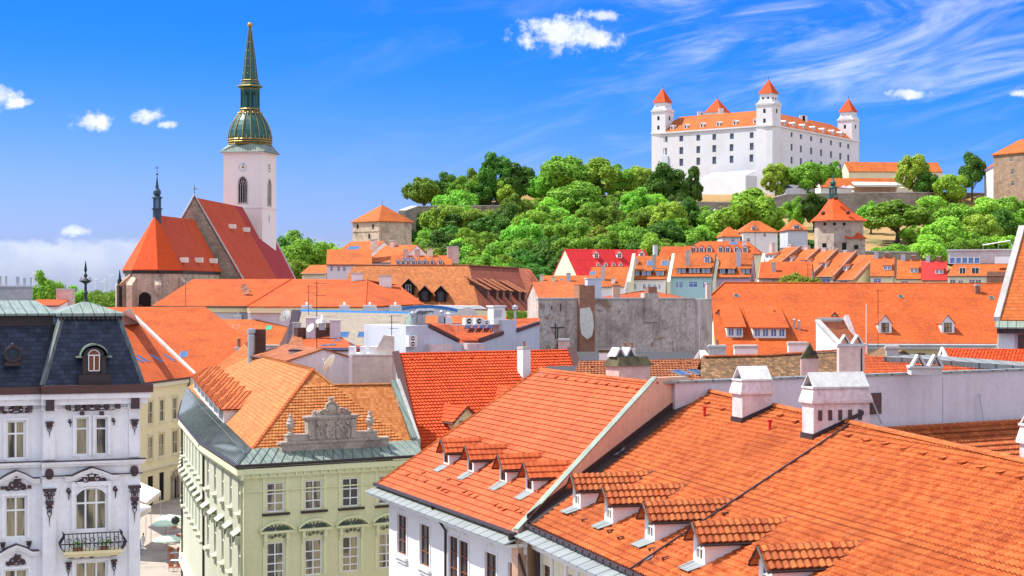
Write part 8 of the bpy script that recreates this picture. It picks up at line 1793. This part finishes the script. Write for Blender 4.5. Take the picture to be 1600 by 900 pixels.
    def tower(p, s, z0, zsh, zb2, ztop, s2, lab, rot):
        R = Matrix.Translation(p) @ Matrix.Rotation(rot, 4, 'Z'); a = s/2; m = MB(R); m.bx(-a, a, -a, a, z0, zsh); k = s2/2
        m.bx(-a-.25, a+.25, -a-.25, a+.25, zc-.4, zc+.3); m.bx(-a-.3, a+.3, -a-.3, a+.3, zsh+.003, zsh+.4)
        m.add([(-a, -a, zsh+.41), (a, -a, zsh+.41), (a, a, zsh+.41), (-a, a, zsh+.41), (-k, -k, zsh+2.2), (k, -k, zsh+2.2), (k, k, zsh+2.2), (-k, k, zsh+2.2)], [(0,1,5,4),(1,2,6,5),(2,3,7,6),(3,0,4,7)])
        for sx, sy in ((0, -1), (-1, 0), (1, 0)):   # little pediments
            pass
        m.bx(-k, k, -k, k, zsh+2.2, zb2); m.bx(-k-.2, k+.2, -k-.2, k+.2, zb2-.3, zb2); tw = m.build('corner_tower', M['castle'], t); tw['label'] = lab
        r = MB(R); o = .5; q = [(-k-o, -k-o, zb2+.003), (k+o, -k-o, zb2+.003), (k+o, k+o, zb2+.003), (-k-o, k+o, zb2+.003)]; ap = (0, 0, ztop)
        for i in range(4): r.ext([q[i], q[(i+1) % 4], ap], (0, 0, .1))
        r.build('tower_roof', T['church2'], tw); g = MB(R); g.tube([ap, (0, 0, ztop+1.3)], .1, 4); g.build('finial', M['iron'], tw)
        w = MB(R)
        for sd in range(2):
            for (x, zz, ww, hh) in ((0, (zc+zsh)/2+1.6, .5, .8), (0, (zc+zsh)/2-2.2, .5, .8), (-k*.45, zb2-1.9, .4, .4), (k*.45, zb2-1.9, .4, .4)):
                if sd == 0: w.bx(x-ww, x+ww, (-a if zz < zsh else -k)-.03, (-a if zz < zsh else -k)-.005, zz-hh, zz+hh)
                else: w.bx((-a if zz < zsh else -k)-.03, (-a if zz < zsh else -k)-.005, x-ww, x+ww, zz-hh, zz+hh)
            for x in (0,): pass
        for x in (-k*.45, k*.45): w.bx(k+.005, k+.03, x-.4, x+.4, zb2-2.3, zb2-1.5)
        w.bx(a+.005, a+.03, -.5, .5, (zc+zsh)/2+.8, (zc+zsh)/2+2.4); w.each('tower_window', M['dark'], tw)
        pd = MB(R)
        for d_ in range(4):
            RR = Matrix.Rotation(d_*math.pi/2, 4, 'Z'); pts = [RR @ V3(q_) for q_ in ((-a-.3, -a-.35, zsh+.4), (a+.3, -a-.35, zsh+.4), (0, -a-.35, zsh+2.0))]; pd.ext(pts, RR @ V3((0, .5, 0)))
        pd.each('pediment', M['castle'], tw)
    ang = math.atan2(fl.d.y, fl.d.x)
    i_ = lambda p, a, b, q: p+(a-p).normalized()*q+(b-p).normalized()*q
    c2 = [V3((p.x, p.y, 0)) for p in cc]
    DC = 690; tower(i_(c2[1], c2[0], c2[2], 3.4), 6.9, zb, zat(163, DC), zat(144.5, DC), zat(124.5, DC+5), 5.0, 'tallest corner tower facing the viewer', ang+.1)
    tower(i_(c2[0], c2[1], c2[3], 3.2), 6.5, zb, zat(176, 731), zat(161.5, 731), zat(140, 735), 5.0, 'corner tower at the left end', ang+.1)
    tower(i_(c2[2], c2[1], c2[3], 3.2), 6.7, zb, zat(189.5, 767), zat(175.5, 767), zat(155.5, 770), 5.2, 'corner tower at the right end', ang+.1)
    tower(V3((P(1121, 0, 790).x, 790, 0)), 7, zb, zc+2, zat(176, 790), zat(154.5, 790), 7.4, 'rear tower, only its roof showing', ang+.1)
    ch = MB()
    for (u, v, D) in ((1094, 174, 745), (1100, 176, 745), (1127, 169, 770), (1254, 180, 735), (1258, 181, 735)): p = P(u, v, D); ch.bx(p.x-1, p.x+1, p.y, p.y+1.5, p.z-5, p.z)
    ch.each('chimney', M['castle'], rf)
    pt = MB(fl.M); a = fl.box((1185, 202, 1196, 231)); pt.bx(a[0], a[1]-.01, -.04, -.006, a[2], a[3]); pt.build('bare_stone_patch', M['capc'], t)
    a = fl.box((1035, 243.5, 1044.5, 263)); pt = MB(fl.M); pt.bx(a[0], a[1], -.5, -.02, a[2], a[3]); dd = pt.build('bay_portal', M['bluewhite'], t); pt = MB(fl.M); pt.bx(a[0]+.4, a[1]-.4, -.56, -.51, a[2]+.5, a[3]-2.2); pt.build('portal_glass', M['cyan'], dd)
    # sloping white base ahead of the left wall
    g = Fr(P(1095, 0, 700), P(1165, 0, 680)); b = MB(g.M); b.ext([(0, 0, 60), (g.L, 0, 60), (g.L, 0, zat(277, 690)), (0, 0, zat(277, 690))], (0, 6, 0)); b.ext([(0, 0, zat(277, 690)), (g.L, 0, zat(277, 690)), (g.L, 6, zat(268, 690)), (0, 6, zat(268, 690))], (0, 0, .2)); b.build('terrace_base', CAS, t)
castle()
# ================================================================ cathedral
def cathedral():
    t = thing('cathedral', 'gothic cathedral with steep red roofs, pale tower and green and gold copper spire', 'church', P(300, 450, 350).xy.to_3d())
    ze = 33.1
    ap = P(242.3, 337, 322); rr = P(303.5, 344.6, 345)
    ev = [V3((-56.4, 345, ze)), V3((-59.0, 319.5, ze)), V3((-62.3, 315, ze)), V3((-66.5, 315, ze)), V3((-69.2, 320, ze)), V3((-69.5, 345, ze))]
    f = Fr((0, 0), (1, 0))
    m = MB(); sh = [v+(v-ap)*V3((0, 0, 0)).length for v in ev]
    for a, b in zip(ev, ev[1:]):
        m.poly([(a.x, a.y, 0), (b.x, b.y, 0), b, a])
    # buttresses and cornice
    for v in ev[1:5]:
        o = V3((v.x-ap.x, v.y-ap.y, 0)).normalized(); s = V3((-o.y, o.x, 0))*.55; m.ext([V3((v.x, v.y, 0))+s, V3((v.x, v.y, 0))-s, V3((v.x, v.y, ze-2.6))-s, V3((v.x, v.y, ze-2.6))+s], o*1.5); m.ext([v-V3((0,0,2.6))+s, v-V3((0,0,2.6))+s+o*1.5, v-V3((0,0,1.2))+s], -s*2)
    for x in (326, 333): v = V3((-59.0+(x-319.5)/25.5*2.6, x, 0)); m.ext([v+V3((0, -.5, 0)), v+V3((0, .5, 0)), v+V3((0, .5, ze-2)), v+V3((0, -.5, ze-2))], (1.6, 0, 0))
    m.build('choir_wall', M['church'], t)
    c = MB()
    for a, b in zip(ev, ev[1:]):
        o = V3(((a.x+b.x)/2-ap.x+.2, (a.y+b.y)/2-ap.y-4, 0)).normalized()
        c.tube([a+V3((0,0,-.25)), b+V3((0,0,-.25))], .38, 5)
    c.build('choir_cornice', M['iron'], t)
    r = MB(); out = [V3((v.x+(v.x+64)*.07, v.y-.4 if v.y < 330 else v.y, ze)) for v in ev]
    names = []
    r.ext([out[0], out[1], ap, rr], (0, 0, .15)); r.ext([out[5], out[4], ap, rr], (0, 0, .15)); r.build('choir_roof', T['church'], t)
    r = MB()
    for i in (1, 2, 3): r.ext([out[i], out[i+1], ap], (0, 0, .15))
    r.build('apse_roof', T['church2'], t)  # sunlit facets: their brightness is put into a brighter tile colour
    w = MB(); 
    wa = P(226, 478, 314.7); pts = arch_pts(wa.x, 2.1, zat(468, 314.7), 1.3, 8); w.poly([(pts[0][0], 314.85, 22), (pts[-1][0], 314.85, 22)]+[(a[0], 314.85, a[1]) for a in pts[::-1]]); w.build('choir_window', M['dark'], t)
    w = MB(); w.tube([(wa.x-.7, 314.7, 27), (wa.x+.3, 314.7, 25.5)], .12, 5); w.build('window_tracery', M['brick'], t)
    pb = MB(); p = P(187, 441, 318); pb.tube([(p.x, p.y, 20), (p.x, p.y, p.z+.5)], .6, 4, .4); pb.tube([(p.x, p.y, p.z), (p.x, p.y, p.z+2.2)], .35, 5, .05); pb.build('pinnacle', M['iron'], t)
    fb = MB(); fb.tube([P(187, 446, 318), P(205, 430, 316)], .35, 4); fb.build('flying_buttress', M['church'], t)
    for (u, v) in ((284.5, 411), (307.5, 411), (330, 412)):
        pl = Pl(out[0], out[1], ap); p = pl.at(u, v); b = MB(); b.bx(p.x-.3, p.x+1.1, p.y-.6, p.y+.6, p.z+.1, p.z+1.0); b.build('roof_hatch', M['canvas'], t)
    # turret
    o = (ap.x+.3, ap.y+.3, ap.z-.8); l = MB(); l.lathe([(.75, -.6), (.8, 1.9), (1.0, 2.0), (1.0, 2.15), (.3, 2.2)], o, 8)
    for k in range(8): g = k*math.pi/4; l.tube([(o[0]+.62*math.cos(g), o[1]+.62*math.sin(g), o[2]+2.1), (o[0]+.62*math.cos(g), o[1]+.62*math.sin(g), o[2]+3.9)], .1, 4)
    l.lathe([(1.0, 3.9), (.95, 4.1), (.5, 4.4), (.72, 4.8), (.68, 5.25), (.35, 5.7), (.22, 6.6), (.06, 7.9), (.05, 8.1)], o, 10); l.ball((o[0], o[1], o[2]+8.3), .22); l.tube([(o[0], o[1], o[2]+8.3), (o[0], o[1], o[2]+9.8)], .05, 4); l.tube([(o[0]-.35, o[1], o[2]+9.4), (o[0]+.35, o[1], o[2]+9.4)], .05, 4); tr = l.build('ridge_turret', MATS['turret_cu'], t)
    # nave
    R0 = P(304, 310, 346); R1 = P(379, 325, 386); zn = 26.0; hw = (435-310)/F*346
    br = P(375.6, 435, 346); k = (R0.z-zn)/(R0.z-br.z); xr = R0.x+(br.x-R0.x)*k; xl = R0.x-(br.x-R0.x)*k
    g0 = V3((xr, 346, zn)); g1 = V3((xl, 346, zn)); d = (R1-R0); d = V3((d.x, d.y, 0)); d2 = d.normalized()
    m = MB(); m.ext([g1, g0, R0+V3((0, 0, .5))], (0, .9, 0)); m.poly([(xl, 346, 0), (xr, 346, 0), g0, g1]); m.poly([(xr, 346, 0), (xr+d.x*1.3, 346+d.y*1.3, 0), (xr+d.x*1.3, 346+d.y*1.3, zn), g0]); m.build('nave_gable', M['stone'], t)
    bd = MB(); bd.tube([g1+V3((0,-.2,.4)), R0+V3((0,-.2,.7)), g0+V3((.3,-.2,.4))], .22, 4); bd.build('gable_coping', M['concrete'], t)
    cr = MB(); cr.tube([R0+V3((0,0,.4)), R0+V3((0,0,2.6))], .09, 4); cr.tube([R0+V3((-.6,0,1.9)), R0+V3((.6,0,1.9))], .09, 4); cr.build('gable_cross', M['copper'], t)
    r = MB(); s0 = R0.lerp(R1, .82); r.ext([g0, g0+d*.82, s0, R0], (0, 0, .2)); r.ext([g1, g1+d, R1, R0], (0, 0, .2)); r.build('nave_roof', T['church'], t)
    pl = Pl(g0, g0+d, R0); r = MB(); q = [pl.at(429.4, 375), pl.at(406, 375)]
    low = pl.at(460, 435); low2 = g0+d*.82
    lowe = low+(low-q[0])*.45
    r.ext([g0+d*.82, lowe, q[0], q[1], R1, s0], (0, 0, .2)); r.build('nave_roof_west', T['wine'], t)
    cp = MB(); cp.tube([lowe, q[0]+V3((0,0,.3))], .3, 4); cp.build('verge_sheet', M['capc'], t)
    hs = MB()
    for (u, v) in ((360, 358), (382, 363)): p = pl.at(u, v); hs.bx(p.x-.3, p.x+1.1, p.y-.6, p.y+.6, p.z+.1, p.z+1.0)
    hs.each('roof_hatch', M['canvas'], t)
    # tower
    Dt = 388; c = P(387, 450, Dt); th = math.radians(8.4-20.7); s = 4.4
    RR = Matrix.Translation((c.x, Dt+3.5, 0)) @ Matrix.Rotation(th, 4, 'Z'); zt = zat(238, Dt)
    m = MB(RR); ops = []; wall(m, -s, s, 0, zt, [(-.95, .95, zat(316, Dt), zat(292, Dt)), ], .5, y=-s)
    m.poly([(s, -s, 0), (s, s, 0), (s, s, zt), (s, -s, zt)]); m.poly([(-s, -s, 0), (-s, s, 0), (-s, s, zt), (-s, -s, zt)]); m.poly([(-s, s, 0), (s, s, 0), (s, s, zt), (-s, s, zt)])
    m.bx(-s-.35, s+.35, -s-.35, s+.35, zt-.35, zt); m.bx(-s-.12, s+.12, -s-.12, s+.12, zat(324.5, Dt)-.15, zat(324.5, Dt)+.12)
    # pointed head of the belfry window
    z0, z1 = zat(292, Dt), zat(276, Dt)
    tw = m.build('tower', M['towerw'], t)
    def lancet(x, y, side, w, zb, zs, zt_, dpt, par):
        hd = MB(RR); arcs = []
        for k_ in range(9): q_ = k_/8; arcs.append((-w+w*(1-math.cos(q_*math.pi/2)), zs+(zt_-zs)*math.sin(q_*math.pi/2)))
        prof_ = arcs+[(-a, b) for a, b in arcs[::-1][1:]]
        P_ = (lambda a, b, o: (x+a, y-o, b)) if side == 0 else (lambda a, b, o: (y+o, x+a, b))
        hd.poly([P_(-w, zb, .01), P_(w, zb, .01)]+[P_(a, b, .01) for a, b in prof_[::-1]]); d_ = hd.build('belfry_window', M['dark'], par)
        tr_ = MB(RR); tr_.tube([P_(-w, zb, .05)]+[P_(a, b, .05) for a, b in prof_]+[P_(w, zb, .05)], .16, 5)
        for a in (-w*.5, 0, w*.5): tr_.tube([P_(a, zb, .05), P_(a, zs+.2, .05)], .07, 4)
        for a, b, r_ in ((-w*.4, zs+.5, .3), (w*.4, zs+.5, .3), (0, zs+1.1, .32)): tr_.tube([P_(a+r_*math.cos(g*.785), b+r_*math.sin(g*.785), .05) for g in range(9)], .06, 4)
        tr_.tube([P_(-w-.2, zb, .05), P_(w+.2, zb, .05)], .14, 4); tr_.build('window_tracery', M['concrete'], d_)
    lancet(0, -s, 0, 1.05, zat(318, Dt), zat(290, Dt), zat(276, Dt), 0, tw); lancet(0, s, 1, 1.05, zat(321, Dt), zat(294, Dt), zat(279, Dt), 0, tw)
    def clock(side):
        w = MB(RR); h = 1.05; zc_ = zat(261.5, Dt)
        P_ = (lambda a, b, o: (a, -s-o, zc_+b)) if side == 0 else (lambda a, b, o: (s+o, a, zc_+b))
        w.poly([P_(-h, -h, .02), P_(h, -h, .02), P_(h, h, .02), P_(-h, h, .02)]); cf = w.build('clock_face', M['white'], tw)
        k_ = MB(RR)
        for i in range(12): g = i*math.pi/6; k_.tube([P_(.68*math.sin(g), .68*math.cos(g), .06), P_(.92*math.sin(g), .92*math.cos(g), .06)], .05, 4)
        k_.build('clock_numerals', M['iron'], cf); k_ = MB(RR); k_.tube([P_(0, 0, .09), P_(.15, .75, .09)], .07, 4); k_.tube([P_(0, 0, .09), P_(.5, -.15, .09)], .09, 4); k_.tube([P_(.2*math.cos(g*.785), .2*math.sin(g*.785), .09) for g in range(9)], .06, 4); k_.build('clock_hands', M['gold'], cf)
    clock(0); clock(1)
    o_ = MB(RR); zq = zat(341, Dt); o_.poly([(s+.02, .5*math.cos(g*.5236), zq+1.0*math.sin(g*.5236)) for g in range(12)]); o_.build('oval_window', M['concrete'], tw)
    # skirt, onion, lantern, spire: octagonal
    Z = lambda v: zat(v, Dt+3.5); px_ = (Dt+3.5)/F
    sk = MB(RR); e = s+.75; q = [(-e, -e), (e, -e), (e, e), (-e, e)]; zk = Z(236); z2 = Z(226); o8 = [(4.65*math.cos(math.radians(22.5+45*k_)), 4.65*math.sin(math.radians(22.5+45*k_))) for k_ in range(8)]
    V_ = [(x, y, zt+.003) for x, y in q]+[(x, y, z2) for x, y in o8]; idx = {'t': 4}
    quads = [(0, 4+4, 4+5), (0, 4+5, 4+6), (0, 1, 4+6) if 0 else (0, 1, 4+6, 4+5), (1, 4+6, 4+7), (1, 2, 4+0, 4+7), (2, 4+0, 4+1), (2, 3, 4+2, 4+1), (3, 4+2, 4+3), (3, 0, 4+4, 4+3)]
    sk.add(V_, quads); sk.build('spire_skirt', M['copper'], tw)
    r8 = math.radians(22.5)+th; base_ = (c.x, Dt+3.5, 0)
    on = MB(); on.lathe([(4.62, Z(226)), (4.72, Z(222)), (4.68, Z(214)), (4.45, Z(205)), (4.05, Z(197)), (3.5, Z(189)), (2.75, Z(181)), (2.05, Z(174.5))], base_, 16, r8); on.build('onion_dome', M['spirecu'], tw)
    gd = MB(); prf = [(4.74, Z(219)), (4.72, Z(214)), (4.5, Z(205)), (4.1, Z(197)), (3.55, Z(189)), (2.8, Z(181)), (2.1, Z(174.5))]
    for k_ in range(16): g = r8+k_*math.pi/8; gd.tube([(base_[0]+(r_+.05)*math.cos(g), base_[1]+(r_+.05)*math.sin(g), z_) for r_, z_ in prf], .07, 4)
    for v_, r_ in ((226, 4.75), (222.5, 4.85), (219, 4.85), (174.5, 2.15), (171, 2.2)):
        gd.tube([(base_[0]+r_*math.cos(r8+a_*math.pi/8), base_[1]+r_*math.sin(r8+a_*math.pi/8), Z(v_)) for a_ in range(17)], .13, 4)
    for k_ in range(16):
        g = r8+(k_+.5)*math.pi/8; gd.tube([(base_[0]+4.8*math.cos(g), base_[1]+4.8*math.sin(g), Z(219)), (base_[0]+4.85*math.cos(g), base_[1]+4.85*math.sin(g), Z(213))], .1, 4); gd.ball((base_[0]+2.6*math.cos(g), base_[1]+2.6*math.sin(g), Z(177.5)), .22)
    gd.build('gilt_ribs', M['gold'], tw)
    ln = MB(); ln.lathe([(2.15, Z(174)), (2.1, Z(168)), (1.1, Z(168))], base_, 8, r8)
    for k_ in range(8): g = r8+k_*math.pi/4; ln.tube([(base_[0]+1.85*math.cos(g), base_[1]+1.85*math.sin(g), Z(170)), (base_[0]+1.85*math.cos(g), base_[1]+1.85*math.sin(g), Z(137))], .26, 5)
    for k_ in range(8):
        g0_ = r8+k_*math.pi/4; g1_ = g0_+math.pi/4; A_, B_ = [V3((base_[0]+1.85*math.cos(g), base_[1]+1.85*math.sin(g), 0)) for g in (g0_, g1_)]; ln.tube([A_+V3((0,0,Z(148))), A_.lerp(B_, .5)+V3((0,0,Z(143.5))), B_+V3((0,0,Z(148)))], .16, 4); ln.tube([A_.lerp(B_, .5)+V3((0,0,Z(167))), A_.lerp(B_, .5)+V3((0,0,Z(144)))], .09, 4)
    ln.lathe([(1.0, Z(170)), (1.0, Z(138))], base_, 8, r8)
    ln.lathe([(1.95, Z(144)), (2.0, Z(139)), (2.75, Z(136)), (2.6, Z(134)), (1.95, Z(131)), (1.9, Z(126)), (1.72, Z(125)), (1.25, Z(95)), (.72, Z(66)), (.30, Z(45)), (.22, Z(42))], base_, 8, r8); ln.build('spire', M['spirecu'], tw)
    gd = MB()
    for v_, r_ in ((139, 2.1), (135, 2.72), (130, 2.0), (126, 1.95), (170, 2.0)): gd.tube([(base_[0]+r_*math.cos(r8+a_*math.pi/4), base_[1]+r_*math.sin(r8+a_*math.pi/4), Z(v_)) for a_ in range(9)], .10, 4)
    for k_ in range(8):
        g = r8+k_*math.pi/4
        gd.tube([(base_[0]+(r_+.03)*math.cos(g), base_[1]+(r_+.03)*math.sin(g), Z(v_)) for r_, v_ in ((1.75, 125), (1.28, 95), (.74, 66), (.33, 45))], .035, 4)
        for v_, r_ in ((115, 1.6), (104, 1.4), (92, 1.2), (80, .98), (66, .74)): gd.ball((base_[0]+(r_*.94)*math.cos(g+.39), base_[1]+(r_*.94)*math.sin(g+.39), Z(v_)), .09, 1, 5)
    gd.ball((base_[0], base_[1], Z(39)), .62, .9, 10); gd.lathe([(.35, Z(43)), (.45, Z(42)), (.3, Z(41))], base_, 8); gd.lathe([(.3, Z(36.5)), (.1, Z(35.5)), (.02, Z(34))], base_, 6); gd.build('gilt_trim', M['gold'], tw)


MATS['turret_cu'] = plaster('turret_dark_copper', (.03,.07,.10), rough=.4, stain=.4, dark=(.01,.02,.03))
cathedral()
# ================================================================ street life
def umbrella(u, v, D, r, lab):
    c = P(u, v, D); t = thing('market_umbrella', lab, 'umbrella', (c.x, c.y, 0.06), 'mint green umbrellas of the street cafe'); m = MB(); m.lathe([(r, -.45), (r*.5, -.14), (.03, 0)], c, 10, .3); m.lathe([(r, -.62), (r*.995, -.45)], c, 10, .3); m.build('canopy', M['parasol'], t)
    m = MB(); m.tube([(c.x, c.y, .06), (c.x, c.y, c.z-.05)], .035, 6); m.build('pole', M['wood'], t); m = MB(); m.bx(c.x-.3, c.x+.3, c.y-.3, c.y+.3, .06, .16); m.build('foot', M['concrete'], t)
umbrella(262.5, 836, 196, 1.7, 'nearest round mint green umbrella over the street tables'); umbrella(259, 812, 205, 1.6, 'middle mint green umbrella, partly hidden by the lamp globe'); umbrella(266, 804, 212, 1.7, 'farthest mint green umbrella behind the lamp globe')
def cafe_chair(x, y, rz, lab, mat='wood'):
    t = thing('cafe_chair', lab, 'chair', (x, y, .06), 'orange chairs of the street cafe'); R = Matrix.Translation((x, y, .06)) @ Matrix.Rotation(rz, 4, 'Z'); m = MB(R); m.bx(-.27, .27, -.27, .27, .42, .48); m.build('seat', M[mat], t); m = MB(R); m.bx(-.27, .27, .23, .28, .55, .95); m.build('backrest', M[mat], t)
    for a in (-1, 1):
        for b in (-1, 1): m = MB(R); m.tube([(a*.24, b*.25, 0), (a*.24, b*.25, .42 if b < 0 else .9)], .022, 4); m.build('leg', M['steel'], t)
def cafe_table(x, y, lab):
    t = thing('cafe_table', lab, 'table', (x, y, .06), 'tables of the street cafe'); m = MB(); m.bx(x-.55, x+.55, y-.4, y+.4, .78, .82); m.build('tabletop', M['white'], t); m = MB(); m.tube([(x, y, .06), (x, y, .78)], .05, 6); m.bx(x-.3, x+.3, y-.3, y+.3, .06, .1); m.build('pedestal', M['steel'], t)
gx = lambda u, v: Q(u, v, .06)
k = 0
for (u, v, rz, lab) in ((268, 893, 3.14, 'front left orange chair nearest the viewer on the street'), (281, 893, 3.14, 'front right orange chair nearest the viewer on the street'), (268, 880, 0, 'orange chair of the second row, left'), (281, 880, 0, 'orange chair of the second row, right'), (268, 868, 3.14, 'orange chair under the nearest umbrella, left'), (281, 868, 3.14, 'orange chair under the nearest umbrella, right'), (278, 848, 0, 'orange chair against the sage wall behind the nearest umbrella'), (272, 832, 0, 'orange chair under the middle umbrella')):
    p = gx(u, v); cafe_chair(p.x, p.y, rz, lab)
for (u, v, lab) in ((275, 886, 'white table between the two nearest rows of orange chairs'), (275, 874, 'white table just beyond the second row of chairs'), (262, 850, 'white table under the nearest umbrella')): p = gx(u, v); cafe_table(p.x, p.y, lab)
def awning(pts, lab):
    t = thing('awning', lab, 'awning', (pts[0].x, pts[0].y, 0), 'awnings over the street'); m = MB(); m.ext(pts, (0, 0, .06)); a, b = pts[0], pts[1]; m.ext([a, b, b-V3((0,0,.5)), a-V3((0,0,.5))], (0, .03, 0)); m.build('awning_canopy', M['canvas'], t); m = MB(); m.tube([(a.x, a.y, 0), tuple(a)], .04, 5); m.tube([(b.x, b.y, 0), tuple(b)], .04, 5); m.build('awning_pole', M['steel'], t)
awning([P(228, 786, 215), P(251, 768, 222), P(214, 752, 232), P(200, 775, 225)], 'large cream awning beside the white palace in the street'); awning([P(214, 806, 200), P(236, 792, 206), P(205, 783, 214), P(190, 800, 208)], 'smaller cream awning nearer the viewer behind the palace corner')
# street lamp globe seen against the umbrellas
p = P(274, 813, 170); t = thing('street_lamp', 'dark round street lamp hanging before the mint umbrellas', 'lamp', (p.x, p.y, p.z)); m = MB(); m.ball(p, .42, 1, 12); m.build('globe', M['iron'], t, smooth=True); m = MB(); m.tube([p, p+V3((.9, .2, .35)), p+V3((1.6, .3, .35))], .04, 5); m.build('bracket', M['iron'], t)
# people below the awnings
def person(x, y, lab, top, leg, rz=0., z=.06):
    t = thing('person', lab, 'person', (x, y, z), 'people in the street'); vs = [(0, 0, .95), (0, 0, 1.2), (0, .0, 1.45), (0, 0, 1.58), (0, .0, 1.70), (.20, 0, 1.42), (.27, .02, 1.15), (.26, -.12, .92), (-.20, 0, 1.42), (-.27, .02, 1.15), (-.26, -.10, .92), (.10, 0, .9), (.12, -.05, .5), (.12, 0, .06), (.12, -.16, .04), (-.10, 0, .9), (-.12, .12, .5), (-.12, .2, .08), (-.12, .06, .04)]
    ed = [(0,1),(1,2),(2,3),(3,4),(2,5),(5,6),(6,7),(2,8),(8,9),(9,10),(0,11),(11,12),(12,13),(13,14),(0,15),(15,16),(16,17),(17,18)]; rad = [.15,.14,.15,.06,.10,.06,.045,.035,.06,.045,.035,.09,.065,.045,.04,.09,.065,.045,.04]
    me = bpy.data.meshes.new('person_body'); me.from_pydata(vs, ed, []); o = bpy.data.objects.new('person_body', me); COL.objects.link(o); o.parent = t; o.rotation_euler = (0, 0, rz)
    sm = o.modifiers.new('skin', 'SKIN'); 
    for i, v in enumerate(me.skin_vertices[0].data if me.skin_vertices else []): v.radius = (rad[i], rad[i]*.8)
    o.modifiers.new('sub', 'SUBSURF').levels = 1; me.materials.append(M[top])
    h = MB(); h.ball((x, y, z+1.72), .11, 1.25, 8); h.build('hair', M['bark'], t)
for i, (u, v, top, lab) in enumerate(((212, 880, 'blue', 'person in a blue shirt by the palace corner'), (219, 868, 'blue', 'person in dark blue standing beneath the smaller awning'), (224, 858, 'white', 'person in white beyond the smaller awning'))):
    p = gx(u, v); person(p.x, p.y, lab, top, 'iron', i*1.3)
# ================================================================ extra small chimneys and aerials scattered on the middle roofs
for i, (u, v, D, h, lab) in enumerate(((612, 548, 150, 3, 'short aerial on the white block wall'), (1262, 455, 330, 5, 'thin aerial among the stepped houses'), (1180, 395, 350, 6, 'aerial behind the lilac house'), (1131, 392, 350, 7, 'aerial over the turquoise roof'), (290, 478, 255, 4, 'thin rod aerial before the choir wall'))): antenna(u, v, D, h, lab)
